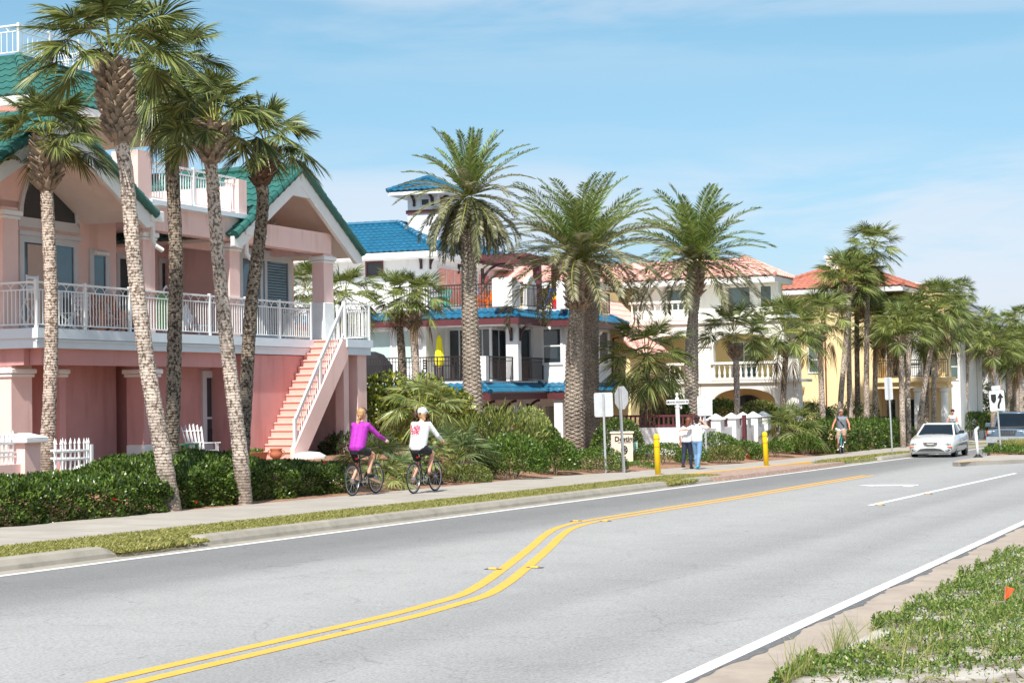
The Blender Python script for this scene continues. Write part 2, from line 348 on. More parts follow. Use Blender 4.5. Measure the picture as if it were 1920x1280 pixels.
# grass verge strip
sheet('grass_strip',[(-20,14.1,15.5),(44,14.1,15.5),(47,14.1,15.4)],M['turf'],.11)
sheet('grass_strip',[(60.5,14.3,15.0),(64,13.9,15.0),(70,14.0,15.0),(76,14.0,15.2),(120,14.0,15.2)],M['turf'],.11)
sheet('sidewalk',[(-20,15.45,18.2),(38,15.42,18.35),(42,15.4,18.5),(45,15.35,18.3),(47.2,15.2,18.0),(50,15.1,17.6),(55,14.95,17.2),(58,14.95,16.75),(64,14.95,16.7),(72,14.95,16.75),(80,15.1,17.2),(140,15.1,17.2)],M['concrete'],.13)
mb=MB()
for s in srange(-6,72,52):
    mb.quad((s,15.5,gz(s)+.1345),(s+.018,15.5,gz(s)+.1345),(s+.018,16.65 if s>50 else 18.1,gz(s)+.1345),(s,16.65 if s>50 else 18.1,gz(s)+.1345))
o=mb.build('sidewalk_joints',mat('joint_grime',(.27,.25,.22),.95,.1,5),fix=False); o.rotation_euler=(0,0,RZ); tag(o,kind='structure')
# side street mouth between the kerbs and brick apron
sheet('driveway_pavement',[(46,17.4,40),(48,17.6,40),(52,17.3,40),(53.2,17.2,40)],M['concrete'],.06)
sheet('brick_apron',[(44.8,13.82,15.35),(45.4,13.7,15.35),(47,13.6,15.2),(52,13.6,15.0),(56,13.65,14.95),(58.5,13.75,14.3),(60.3,13.8,13.98)],M['brick'],.118)
sheet('pavement_edge',[(45.3,15.28,15.40),(50,15.05,15.16),(55,14.9,15.0),(60,14.9,15.0)],M['liney'],.136)
# painted markings
def stripe(name,mt,pts,width,off=.004):
    mb=MB(); L=[]
    for i,(s,w) in enumerate(pts):
        a=pts[max(i-1,0)]; b=pts[min(i+1,len(pts)-1)]; t=Vector((b[0]-a[0],b[1]-a[1])).normalized(); n=Vector((-t.y,t.x))*(width/2)
        L.append(((s-n.x,w-n.y,gz(s)+off),(s+n.x,w+n.y,gz(s)+off)))
    for (a,b),(c,d) in zip(L,L[1:]): mb.quad(a,c,d,b)
    o=mb.build(name,mt,fix=False); o.rotation_euler=(0,0,RZ); return tag(o,kind='structure')
stripe('edge_line',M['linew'],[(s,13.44) for s in srange(-10,140,30)],.13)
stripe('edge_line',M['linew'],[(s,3.63) for s in srange(-10,140,30)],.135)
sg=lambda t:t*t*(3-2*t)
cpx=[(700,1166.5),(770,1149.5),(831,1132.5),(868,1122),(899,1110),(935,1088),(967,1063.5),(992,1043.5),(1015,1024),(1034,1006),(1053,992.5),(1080,983),(1112,976)]
c0=[sw(gnd(u,v)) for u,v in cpx]
def smooth(c,n=6):
    out=[]
    for i in range(len(c)-1):
        p0,p1,p2,p3=c[max(i-1,0)],c[i],c[i+1],c[min(i+2,len(c)-1)]
        for k in range(n):
            t=k/n; out.append(tuple(.5*((2*p1[j])+(p2[j]-p0[j])*t+(2*p0[j]-5*p1[j]+4*p2[j]-p3[j])*t*t+(3*p1[j]-p0[j]-3*p2[j]+p3[j])*t**3) for j in (0,1)))
    return out+[c[-1]]
cl=smooth([(-10,7.16),(0,7.16),(6,7.16),(10,7.16)]+c0+[(30,10.60),(36,10.56),(44,10.66),(50,10.7)])
def shift(c,dw):
    out=[]
    for i,(s,w) in enumerate(c):
        a=c[max(i-1,0)]; b=c[min(i+1,len(c)-1)]; t=Vector((b[0]-a[0],b[1]-a[1])).normalized(); out.append((s-t.y*dw,w+t.x*dw))
    return out
stripe('centre_line',M['liney'],shift(cl,.13),.13); stripe('centre_line',M['liney'],shift(cl,-.13),.13)
stripe('lane_line',M['linew'],[(s,7.12-(s-33)*.015) for s in srange(33.3,52.2,5)],.14)
# turn arrow lying across the lane
mb=MB(); z=lambda s:gz(s)+.0045
E_=lambda u,v:sw(gnd(u,v))
arrow=[[(1608,909.5),(1640,908.5),(1640,911.5)],[(1638,908.6),(1722,908.2),(1722,909.8),(1638,911.0)],[(1692,911.8),(1696,909),(1722,908.6),(1706,912.4)]]
for pl in arrow:
    q=[E_(u,v) for u,v in pl]; mb.add([(s,w,z(s)) for s,w in q],[tuple(range(len(q)))])
o=mb.build('turn_arrow_marking',M['linew'],fix=False); o.rotation_euler=(0,0,RZ); tag(o,kind='structure')
# raised reflective studs beside the centre line
stud_pl=[(925,1067),(1003,1064),(1080,977),(1135,977),(1740,926),(1650,947)]
M['studbase']=mat('stud_grime',(.08,.08,.08),.8,.2,9)
mb=MB(); mb.loft([[(-.045,-.05,0),(.045,-.05,0),(.045,.05,0),(-.045,.05,0)],[(-.02,-.045,.018),(.02,-.045,.018),(.02,.045,.018),(-.02,.045,.018)]])
LB=['yellow road stud left of the nearer bend of the centre line','yellow road stud right of the nearer bend of the centre line','yellow road stud left of the farther bend of the centre line','yellow road stud right of the farther bend of the centre line','pale road stud beside the far half of the white lane line','pale road stud at the near end of the white lane line']
proto=None
for (u,v),lb in zip(stud_pl,LB):
    s,w=sw(gnd(u,v))
    if proto is None:
        proto=o=mb.build('road_stud',[M['liney']]); d=MB(); d.box(-.045,-.10,.0,.045,.10,.004); d.build('glue_pad',M['studbase'],o)
    else: o=copy_tree(proto)
    o.location=P(s,w,gz(s)+.004); o.rotation_euler=(0,0,RZ); tag(o,lb,'road stud','reflective studs on the road')
# yard land behind the sidewalk
def yardz(s,w):
    t=min(1,max(0,(w-18.6)/3.6)); t=t*t*(3-2*t)
    k=min(1,max(0,(s-48)/8)); k=k*k*(3-2*k)
    hi=.10*(1-k)+(gz(s)+.33)*k
    return (gz(s)+.12)*(1-t)+hi*t if s>-5 else gz(s)+.1
ss=srange(2,45.9,44); ws=srange(18.1,44,52)
V=[(s,w,yardz(s,w)) for s in ss for w in ws]; nw=len(ws)
Fq=[(i*nw+j,(i+1)*nw+j,(i+1)*nw+j+1,i*nw+j+1) for i in range(len(ss)-1) for j in range(nw-1)]
o=np_mesh('yard_ground',V,Fq,M['straw'],smooth=True); o.rotation_euler=(0,0,RZ); tag(o,kind='structure')
ss=srange(45.9,150,70); ws=[16.6+27*t*t for t in srange(0,1,30)]
def yz2(s,w):
    t=min(1,max(0,(w-17)/4)); return gz(s)+.10+.25*t+.05*math.sin(s*.9)*math.sin(w*1.7)*min(1,(w-16.6))
V=[(s,w+(1.2 if s<48 else 0),yz2(s,w)) for s in ss for w in ws]; nw=len(ws)
Fq=[(i*nw+j,(i+1)*nw+j,(i+1)*nw+j+1,i*nw+j+1) for i in range(len(ss)-1) for j in range(nw-1)]
o=np_mesh('yard_ground',V,Fq,M['straw'],smooth=True); o.rotation_euler=(0,0,RZ); tag(o,kind='structure')
# planted median island
mb=MB(); E14=lambda u,v:(lambda p:(p[0],p[1]))(sw(gnd(u,v,.14)))
n0=E14(1797,866.5); n1=E14(1830,864.5); n2=E14(1880,862.5); n3=E14(1930,860)
isl=[n0,(n0[0]+.5,n0[1]+.28),(n0[0]+4,n0[1]+.45),(84,9.85),(140,9.8),(140,6.5),n3,n2,n1]
mb.prism(isl,-.05,.14,'z')
mb.v=[(a,b,gz(a)+c) for a,b,c in mb.v]
o=mb.build('median_island',M['concrete']); o.rotation_euler=(0,0,RZ); tag(o,kind='structure')
stripe('median_nose_paint',M['liney'],[(n0[0]+.1,n0[1]),(n1[0]+.12,n1[1]+.1),((n1[0]+n2[0])/2+.12,(n1[1]+n2[1])/2+.1)],.2,.146)
mb=MB(); m0=E14(1857,853); m1=E14(1930,851.5); isl=[m0,(m0[0]+1.5,m0[1]+.35),(82,9.75),(140,9.6),(140,6.8),m1]
mb.prism(isl,-.05,.19,'z'); mb.v=[(a,b,gz(a)+c) for a,b,c in mb.v]
o=mb.build('median_bed',M['straw']); o.rotation_euler=(0,0,RZ); tag(o,kind='structure')

rgn_=np.random.default_rng(12); mb=MB(); prev=None
for s_ in np.arange(6,40,.12):
    e=3.52-.045*rgn_.random()-.03*math.sin(s_*2.1)-.02*math.sin(s_*5.3); cur=((s_,3.56,gz(s_)+.007),(s_,e,gz(s_)+.007))
    if prev: mb.quad(prev[1],cur[1],cur[0],prev[0])
    prev=cur
o=mb.build('asphalt_edge',mat('broken_asphalt_edge',(.13,.13,.13),.95,.3,20),fix=False); o.rotation_euler=(0,0,RZ); tag(o,kind='structure')
# ================================================================ house helpers
class House:
    def __init__(h,name,label,cat,s0,w0,z0,rz=0.,group=None):
        h.o=thing(name,label,cat,P(s0,w0,z0),RZ+rz,group); h.off=Vector((-s0,-w0,-z0)) if rz==0 else Vector((0,0,0))
    def part(h,name,mb,mats,parent=None,smooth=False,label=None):
        o=mb.build(name,mats,parent or h.o,smooth)
        if parent is None: o.location=h.off
        if label: o['label']=label
        return o
def vlerp(a,b,t): return tuple(a[i]+(b[i]-a[i])*t for i in range(3))
def tile_roof(mb,A,B,C,D,tw=.30,tl=.42,amp=.045,m=0,sub=6):
    """barrel tile courses on the slope A-B (eave, left to right) to D-C (top)"""
    A,B,C,D=[Vector(p) for p in (A,B,C,D)]
    ux=(B-A).normalized(); n=ux.cross(D-A).normalized()
    if n.z<0: n=-n
    vv=n.cross(ux); 
    if vv.z<0: vv=-vv
    L=(D-A).dot(vv); N=max(1,round(L/tl)); step=tw/sub
    uo=lambda p:(p-A).dot(ux)
    def bound(t): return uo(A.lerp(D,t)),uo(B.lerp(C,t))
    for k in range(N):
        t0,t1=k/N,min(1,(k+1.12)/N)
        l0,r0=bound(t0); l1,r1=bound(min(t1,1))
        if r0-l0<.05: continue
        i0=math.ceil(max(l0,min(l0,l1))/step-1e-6); i1=math.floor(r0/step+1e-6)
        us=[l0]+[i*step for i in range(i0,i1+1) if l0<i*step<r0]+[r0]
        row0=[];row1=[];row2=[]
        jit=(k%2)*0
        for u in us:
            hgt=amp*(.5+.5*math.cos(2*pi*(u/tw+jit)))
            uu=min(max(u,l1),r1)
            row2.append(A+ux*u+vv*(t0*L)+n*(hgt-.025)); row0.append(A+ux*u+vv*(t0*L)+n*(hgt+.03)); row1.append(A+ux*uu+vv*(t1*L)+n*(hgt*.95+.002))
        q=len(us); fs=[]
        for i in range(q-1): fs+= [(i,i+1,q+i+1,q+i),(q+i,q+i+1,2*q+i+1,2*q+i)]
        mb.add(row2+row0+row1,fs,m)
def ridge(mb,p0,p1,r=.10,seg=.42,m=0):
    p0=Vector(p0);p1=Vector(p1); L=(p1-p0).length; N=max(1,round(L/seg))
    for k in range(N):
        a=p0.lerp(p1,k/N); b=p0.lerp(p1,min(1,(k+1.1)/N)); mb.tube([a,b],[r*1.12,r*.9],8,m)
def railing(mb,mbp,p0,p1,h=1.05,gap=.115,arcs=True,post=1.75,b=.02,ends=(1,1),pw=.07):
    """balusters and rails into mb, posts into mbp (list of MB)"""
    p0=Vector(p0);p1=Vector(p1); d=p1-p0; Lh=math.hypot(d.x,d.y); N=max(1,round(Lh/post)); up=Vector((0,0,1))
    mb.bar(p0+up*h,p1+up*h,.055,.045)
    mb.bar(p0+up*(h-.17),p1+up*(h-.17),.03,.03) if arcs else mb.bar(p0+up*(h-.13),p1+up*(h-.13),.025,.025)
    mb.bar(p0+up*.09,p1+up*.09,.035,.03)
    K=max(2,round(Lh/gap))
    for k in range(K+1):
        q=p0.lerp(p1,k/K); mb.bar(q+up*.09,q+up*(h-.17 if arcs else h),b,b,up=(1,0,0))
    if arcs:
        A=max(2,round(Lh/.36)); 
        for k in range(A):
            for e in (0,):
                a=p0.lerp(p1,k/A); c=p0.lerp(p1,(k+1)/A); pts=[]
                for j in range(9):
                    t=j/8; pts.append(a.lerp(c,.5-.5*math.cos(pi*t))+up*(h-.17+.155*math.sin(pi*t)))
                mb.tube(pts,.011,4,cap=False)
    for k in range(N+1):
        if (k==0 and not ends[0]) or (k==N and not ends[1]): continue
        q=p0.lerp(p1,k/N); x=MB(); x.bar(q,q+up*(h+.06),pw,pw,up=(1,0,0)); mbp.append(x)
def window(h,parent,s0,s1,z0,z1,w,frame='trim',glass='glass',fw=.09,mull=(),hbar=(),depth=.06,name='window',head=False,lip=.05):
    """window in a wall w=const facing the road: frame, pane, bars; frame stands proud of the wall, pane is set back"""
    f=MB()
    for a,b,c,d in [(s0,s1,z1-fw,z1),(s0,s1,z0,z0+fw),(s0,s0+fw,z0+fw,z1-fw),(s1-fw,s1,z0+fw,z1-fw)]: f.box(a,w-lip,c,b,w+depth,d)
    for m_ in mull: f.box(m_-fw*.35,w-lip*.6,z0+fw,m_+fw*.35,w+depth,z1-fw)
    for z_ in hbar: f.box(s0+fw,w-lip*.5,z_-.03,s1-fw,w+depth,z_+.03)
    if head: f.box(s0-.08,w-lip-.07,z1,s1+.08,w+depth,z1+.11)
    fo=h.part(name,f,M[frame],parent)
    g=MB(); g.box(s0+fw*.9,w-.012,z0+fw*.9,s1-fw*.9,w+.02,z1-fw*.9); h.part('pane',g,M[glass],fo)
    return fo
def window_s(h,parent,w0,w1,z0,z1,s,frame='trim',glass='glass',fw=.09,mull=(),hbar=(),name='window',lip=.05,head=False):
    """window in a wall s=const facing the camera"""
    f=MB()
    for a,b,c,d in [(w0,w1,z1-fw,z1),(w0,w1,z0,z0+fw),(w0,w0+fw,z0+fw,z1-fw),(w1-fw,w1,z0+fw,z1-fw)]: f.box(s-lip,a,c,s+.06,b,d)
    for m_ in mull: f.box(s-lip*.6,m_-fw*.35,z0+fw,s+.06,m_+fw*.35,z1-fw)
    for z_ in hbar: f.box(s-lip*.5,w0+fw,z_-.03,s+.06,w1-fw,z_+.03)
    if head: f.box(s-lip-.07,w0-.08,z1,s+.06,w1+.08,z1+.11)
    fo=h.part(name,f,M[frame],parent)
    g=MB(); g.box(s-.012,w0+fw*.9,z0+fw*.9,s+.02,w1-fw*.9,z1-fw*.9); h.part('pane',g,M[glass],fo)
    return fo
# ================================================================ the pink house
h=House('beach_house','pink stucco beach house with green tiled gables and a white railed balcony','house',37,27,.1)
Fz=3.45
b=MB()
b.box(31.6,28.4,.1,46,36,3.0); 
sA=onw(120,760,27.0)[0]; sB=onw(218,760,27.0)[0]
b.box(sA,27.0,.1,sB,28.4,2.9)                                   # projecting wall panel
b.box(40.0,25.62,.1,43.55,28.4,2.98); b.box(36.4,26.8,.1,40.02,28.4,2.95)                           # wall beside the stair
b.box(43.55,26.6,.1,44.95,28.4,2.98)
b.box(31.5,25.7,2.62,39.34,26.05,3.0)                           # beam under the balcony
b.box(31.3,26.06,2.62,31.62,34,3.0)
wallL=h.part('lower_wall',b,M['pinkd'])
b=MB()
sC=onw(218,480,27.4)[0]
b.box(31.75,27.4,Fz,sC,34,6.6); b.box(sC-.02,29.4,Fz,41.6,34,6.68); b.box(41.55,27.5,Fz,45.65,34,6.6)
b.box(35.0,25.56,6.05,44.62,25.95,6.66)                         # long beam over the columns
b.box(44.2,25.95,6.05,44.62,27.5,6.5)
b.box(35.0,25.96,6.45,44.2,29.4,6.66)                           # porch ceiling
# roof deck parapets
b.box(34.95,25.5,6.66,35.5,26.3,8.0); b.box(39.5,25.5,6.78,39.9,25.95,7.76); b.box(39.78,25.96,6.66,40.1,30,7.62)
b.box(35.2,29.6,6.6,39.78,29.9,8.0); b.box(34.95,26.31,6.66,35.2,29.59,7.6)
wallU=h.part('upper_wall',b,M['pink'])
# gables
def gable(sa,hw,ze,za,wf,wb,wallw,nm):
    sl=(za-ze)/hw; bt=.16
    t=MB(); tile_roof(t,(sa-hw-.12,wf,ze-.12*sl+.12),(sa-hw-.12,wb,ze-.12*sl+.12),(sa,wb,za+.12),(sa,wf,za+.12),m=0)
    tile_roof(t,(sa+hw+.12,wb,ze-.12*sl+.12),(sa+hw+.12,wf,ze-.12*sl+.12),(sa,wf,za+.12),(sa,wb,za+.12),m=0)
    ridge(t,(sa,wf-.1,za+.17),(sa,wb,za+.17),.13)
    for sg_ in (-1,1): ridge(t,(sa+sg_*(hw+.12),wf-.03,ze-.12*sl+.12),(sa,wf-.03,za+.14),.115,.36)
    ro=h.part('roof',t,M['teal'])
    bb=MB()
    for sg_ in (-1,1):
        x=[(sa,za+.08),(sa+sg_*(hw+.1),ze-.1*sl+.08),(sa+sg_*(hw+.1),ze-.1*sl-.18),(sa+sg_*(hw-.22),ze+.22*sl-.44),(sa,za-.42)]
        bb.prism(x if sg_>0 else x[::-1],wf,wf+.12,'y')
    bb.prism([(sa-1.15,za-.42-1.15*sl+.42),(sa+1.15,za-.42-1.15*sl+.42),(sa,za-.30)],wf+.014,wf+.11,'y')
    h.part('barge_board',bb,M['barge'],ro)
    sf=MB()
    for sg_ in (-1,1):
        sf.add([(sa,wf+.12,za-.10),(sa+sg_*hw,wf+.12,ze-.10),(sa+sg_*hw,wb,ze-.10),(sa,wb,za-.10),(sa,wf+.12,za-.0),(sa+sg_*hw,wf+.12,ze-.0),(sa+sg_*hw,wb,ze-.0),(sa,wb,za-.0)],[(0,1,2,3),(4,5,6,7),(0,1,5,4),(1,2,6,5)])
    h.part('soffit',sf,M['soffit'],ro)
    gw=MB(); gw.prism([(sa-hw+.3,ze-.12),(sa+hw-.3,ze-.12),(sa,za-.12-.3*sl*0)],wallw,wallw+.2,'y'); h.part('gable_wall',gw,M['pink'])
gable(31.85,3.4,6.35,8.3,25.3,32,27.4,'a'); gable(42.5,3.45,6.13,8.27,25.3,32,27.5,'b')
for s_,x_ in ((35.45,.25),(39.75,.8)):                          # white eave boxes with downspouts
    b=MB(); b.bbox(s_-.28,25.25,6.22,s_+x_,25.92,6.5); gt=h.part('gutter_box',b,M['white']); s_-=.02
    t=MB(); t.tube([(s_,25.42,6.2),(s_,25.42,5.75),(s_+.05,25.36,5.62),(s_+.22,25.28,5.52)],.06,8); h.part('downspout',t,M['white'],gt)
# balcony slab
b=MB(); b.box(31.1,25.52,3.0,45.0,28.39,3.22); b.box(31.04,25.44,3.22,45.05,28.39,3.45); b.box(31.07,25.48,3.15,45.03,25.52,3.2)
b.box(31.1,28.39,3.0,31.74,33,3.22); b.box(31.04,28.39,3.22,31.74,33,3.45)
h.part('balcony_slab',b,M['bluewhite'])
b=MB(); b.box(35.4,25.40,6.68,39.95,25.56,6.80); b.box(35.5,25.56,6.66,39.5,25.96,6.79); h.part('ledge',b,M['bluewhite'])
# columns
def column(s,w,z0,z1,a,m_,cap='white',foot=0,aw=None):
    aw=aw or a; c=MB(); c.box(s-a,w-aw,z0,s+a,w+aw,z1); o=h.part('column',c,M[m_]); k=MB(); k.bbox(s-a-.09,w-aw-.09,z1-.19,s+a+.09,w+aw+.09,z1-.07); k.bbox(s-a-.05,w-aw-.05,z1-.27,s+a+.05,w+aw+.05,z1-.2,.012); h.part('capital',k,M[cap],o)
    if foot: f=MB(); f.bbox(s-a-.02,w-aw-.02,z0,s+a+.02,w+aw+.02,z0+foot); h.part('plinth',f,M['cap'],o)
column(35.5,25.74,Fz,6.05,.25,'pink',aw=.15); column(39.4,25.74,Fz,6.05,.25,'pink',aw=.15); column(44.5,25.8,Fz,6.05,.28,'pink',foot=1.15,aw=.2)
wq=ons(3,450,31.4)[0]; column(31.5,wq+.1,Fz,6.3,.27,'pink')
wq=ons(12,700,31.6)[0]; column(31.7,wq,.1,2.62,.36,'pink')
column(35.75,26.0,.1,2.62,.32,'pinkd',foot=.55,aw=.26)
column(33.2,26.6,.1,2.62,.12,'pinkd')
# windows and doors of the first floor
wo_=window(h,None,32.75,34.95,Fz+.02,5.8,27.4,fw=.16,glass='pane_blue',mull=(33.85,),name='sliding_door',head=True)
c=MB(); c.box(33.05,27.37,Fz+.2,33.75,27.385,5.6); h.part('curtain',c,M['curtain'],wo_)
wa=MB()
arc=[(33.85+1.15*math.cos(t),6.12+1.5*math.sin(t)) for t in srange(pi,0,14)]
inn=[(33.85+1.0*math.cos(t),6.24+1.28*math.sin(t)) for t in srange(pi,0,14)]
for i in range(14): wa.prism([arc[i],arc[i+1],inn[i+1],inn[i]],27.33,27.42,'y')
wa.box(32.7,27.33,6.0,35.0,27.42,6.24); wa.box(33.78,27.335,6.24,33.92,27.42,7.5)
aw=h.part('arched_window',wa,M['trim']); g=MB(); g.prism(inn+[(32.85,6.24)],27.36,27.405,'y'); h.part('pane',g,M['glass'],aw)
s1=onw(171,500,27.4)[0]; s2=onw(203,500,27.4)[0]
window(h,None,s1-.1,s2,4.1,5.65,27.4,fw=.16,glass='pane_blue',head=False)
k=MB(); k.tube([(s1+.02,27.3,5.56),(s2-.12,27.3,5.56)],.06,8); h.part('roller_shade',k,M['white'])
for (u0,u1,gl,mu) in [(221,252,'blind',()),(300,318,'glass',()),(338,384,'blind',())]:
    a=onw(u0,500,29.4)[0]; c_=onw(u1,500,29.4)[0]; window(h,None,a-.1,c_+.1,Fz+.02 if u0!=300 else 4.2,5.9,29.4,fw=.14,glass=gl,mull=mu)
window(h,None,42.5,45.45,Fz+.02,6.1,27.5,fw=.2,glass='pane_blue',mull=(43.75,44.0),head=True,name='window')
bl=MB()
for k in range(26): bl.box(44.15,27.475,3.7+.085*k,45.2,27.487,3.7+.085*k+.03)
h.part('window_blind',bl,M['blind'])
# ground floor
a=onw(378,760,26.8)[0]; c_=onw(431,760,26.8)[0]
wg=window(h,None,a,c_,.35,2.55,26.8,fw=.19,glass='blind',hbar=(1.25,))
k=MB(); k.box(a+.17,26.775,.52,c_-.17,26.787,.95); h.part('window_sash',k,M['glass'],wg)
a=onw(224,790,28.4)[0]; c_=onw(256,790,28.4)[0]
d=MB(); d.box(a,28.34,.12,c_,28.42,2.15)
for i in range(2):
    for z0,z1 in ((.3,.9),(1.05,1.7),(1.8,2.03)):
        x0=a+.12+i*(c_-a-.1)/2; d.bbox(x0,28.325,z0,x0+(c_-a)/2-.2,28.36,z1,.015)
dd=h.part('door',d,M['doorgrey']); k=MB(); k.lathe([(.01,-.04),(.035,-.03),(.04,0),(.02,.03)],8,(a+.1,28.29,1.1)); h.part('handle',k,M['chrome'],dd)
wq=ons(30,760,32.2)[0]
window(h,None,onw(30,760,28.4)[0],onw(64,760,28.4)[0],.3,2.1,28.4,fw=.13,glass='glass')
# arched opening trim at the left
# railings of the balcony
posts=[]; b=MB(); railing(b,posts,(31.14,25.56,Fz),(43.35,25.56,Fz)); r=h.part('railing',b,M['rail'])
b2=MB(); railing(b2,posts,(31.14,25.56,Fz),(31.14,31,Fz),ends=(0,1))
r2=h.part('railing',b2,M['rail'])
for x in posts: h.part('post',x,M['rail'],r)
posts=[]; b=MB(); railing(b,posts,(35.55,25.62,6.8),(39.5,25.62,6.8),h=.98,ends=(0,0)); r=h.part('railing',b,M['rail'])
for x in posts: h.part('post',x,M['rail'],r)
# landing railing
posts=[]; b=MB(); railing(b,posts,(44.95,25.56,Fz),(44.95,28,Fz)); railing(b,posts,(44.95,24.6,Fz),(44.95,25.4,Fz),ends=(0,0)); railing(b,posts,(43.5,24.5,Fz),(44.95,24.5,Fz),ends=(1,1)); r=h.part('railing',b,M['rail'])
for x in posts: h.part('post',x,M['rail'],r)
b=MB(); b.box(43.5,24.47,3.0,45.0,25.43,3.22); b.box(43.5,24.42,3.22,45.06,25.43,3.45); h.part('landing',b,M['bluewhite'])
# stair
n=17; sb0,sb1=onw(497,850,25.5)[0],43.5; run=(sb1-sb0)/n; rise=(Fz-.1)/n
b=MB(); 
for i in range(n):
    s_=sb0+run*i; z_=.1+rise*(i+1)
    b.box(s_,24.62,z_-rise,s_+run+.02,25.6,z_-.05); b.bbox(s_-.035,24.60,z_-.05,s_+run+.02,25.6,z_,.012)
st=h.part('stair',b,M['steppink'])
b=MB(); x0,x1=sb0-.15,sb1+.1; sl=(Fz-.1)/(sb1-sb0)
b.prism([(x0,.1),(x0+.55,.1),(x1,Fz-.55),(x1,Fz-.02),(sb1-.2,Fz-.02),(x0,.35)],24.46,24.6,'y'); h.part('stringer',b,M['pink'],st)
b=MB(); posts=[]
p0=Vector((sb0-.02,24.53,.2)); p1=Vector((sb1-.02,24.53,Fz+.1))
railing(b,posts,p0,p1,h=.95,gap=.13,arcs=False,post=1.2,b=.02)
b.bar(p0+Vector((0,0,.1)),p1+Vector((0,0,.1)),.05,.04); b.bar(p0+Vector((0,0,.83)),p1+Vector((0,0,.83)),.04,.04)
sr=h.part('stair_railing',b,M['rail'],st)
for x in posts: h.part('post',x,M['rail'],st)
b=MB(); b.box(43.6,24.62,.1,43.9,24.9,3.0); h.part('landing_pier',b,M['pink']); b=MB(); b.box(44.4,24.6,.1,44.95,26.59,3.0); h.part('landing_pier',b,M['pink'])
# rooftop pavilion with a hipped tile roof
sr_,zr_=onw(375,250,30.); sl_=sr_-8.; ze=zr_
t=MB(); ins=2.0; zt=ze+1.5; w0,w1=30.,38.5
C=[(sl_,w0,ze),(sr_,w0,ze),(sr_,w1,ze),(sl_,w1,ze)]; T=[(sl_+ins,w0+ins,zt),(sr_-ins,w0+ins,zt),(sr_-ins,w1-ins,zt),(sl_+ins,w1-ins,zt)]
for i in range(4):
    j=(i+1)%4; tile_roof(t,C[i],C[j],T[j],T[i])
for i in range(4): ridge(t,vlerp(C[i],(0,0,0),0)[:2]+(C[i][2]+.06,),T[i][:2]+(T[i][2]+.06,),.13)
t.box(sl_+ins-.1,w0+ins-.1,zt-.05,sr_-ins+.1,w1-ins+.1,zt+.08)
ro=h.part('roof',t,M['teal'])
b=MB(); b.box(sl_+.05,w0+.05,ze-.27,sr_-.05,w1-.05,ze-.22); h.part('soffit',b,M['soffit'],ro)
b=MB()
for x0,y0,x1,y1 in ((sl_,w0,sr_,w0+.1),(sl_,w1-.1,sr_,w1),(sl_,w0+.1,sl_+.1,w1-.1),(sr_-.1,w0+.1,sr_,w1-.1)): b.box(x0,y0,ze-.25,x1,y1,ze-.02)
h.part('fascia',b,M['white'],ro)
b=MB(); sp=onw(337,300,31.2)[0]; b.box(sp-.2,31.0,6.66,sp+.2,31.4,ze-.27); h.part('pavilion_post',b,M['pinkd']); b=MB(); b.box(sl_+.6,31.2,6.6,sl_+3.4,36,ze-.27); h.part('pavilion_wall',b,M['pink'])
posts=[]; b=MB(); q=[(sl_+ins,w0+ins),(sr_-ins,w0+ins),(sr_-ins,w1-ins),(sl_+ins,w1-ins)]
for i in range(4): railing(b,posts,(*q[i],zt+.08),(*q[(i+1)%4],zt+.08),h=.85,gap=.2,post=1.3,ends=(1,0))
r=h.part('railing',b,M['rail'])
for x in posts: h.part('post',x,M['rail'],r)
for s_,w_,z_ in ((34.2,27.2,6.9),(44.0,27.2,6.95)):
    b=MB(); b.lathe([(.02,0),(.09,.02),(.11,.1),(.06,.17)],8,(s_,w_,z_)); h.part('flood_light',b,M['galv'])
# ================================================================ garden wall with spear fence beside the house
g=House('garden_wall','low pink garden wall with white spear fence and capped pillars','wall',25,22,.0)
s0=25.38
b=MB(); b.box(15,21.2,-.3,s0,21.42,.62); b.box(s0-.02,21.1,-.3,s0+.42,21.5,1.0); wl=g.part('wall',b,M['pink'])
b=MB(); b.bbox(s0-.12,20.98,1.0,s0+.52,21.62,1.1); b.loft([[(s0-.12,20.98,1.1),(s0+.52,20.98,1.1),(s0+.52,21.62,1.1),(s0-.12,21.62,1.1)],[(s0+.15,21.25,1.19),(s0+.28,21.25,1.19),(s0+.28,21.38,1.19),(s0+.15,21.38,1.19)]]); g.part('pillar_cap',b,M['cap'])
def spears(mb,p0,p1,z0,z1,n):
    p0=Vector(p0);p1=Vector(p1)
    for z in (z0+.16,z1-.36,z1-.2): mb.bar((p0.x,p0.y,z),(p1.x,p1.y,z),.03,.035)
    for k in range(n):
        q=p0.lerp(p1,(k+.5)/n); mb.bar((q.x,q.y,z0),(q.x,q.y,z1-.06),.026,.026,up=(1,0,0)); mb.lathe([(.013,0),(.028,.02),(.001,.13)],5,(q.x,q.y,z1-.07))
b=MB(); spears(b,(15,21.3),(s0-.05,21.3),.6,1.2,84); g.part('spear_fence',b,M['rail'])
s1,s2=26.8,27.95
b=MB(); spears(b,(s1,21.6),(s2,21.6),.05,.98,8); spears(b,(s2,21.6),(s2,22.6),.05,.98,5); b.bar((s2,21.6,-.2),(s2,21.6,.9),.07,.07,up=(1,0,0)); g.part('spear_fence',b,M['rail'])
s3=28.55
b=MB(); b.box(s3-.16,22.05,-.3,s3+.16,22.4,.3); b.bbox(s3-.22,21.98,.3,s3+.22,22.47,.39); b.loft([[(s3-.22,21.98,.39),(s3+.22,21.98,.39),(s3+.22,22.47,.39),(s3-.22,22.47,.39)],[(s3-.05,22.18,.47),(s3+.05,22.18,.47),(s3+.05,22.28,.47),(s3-.05,22.28,.47)]]); g.part('pillar_cap',b,M['cap'])
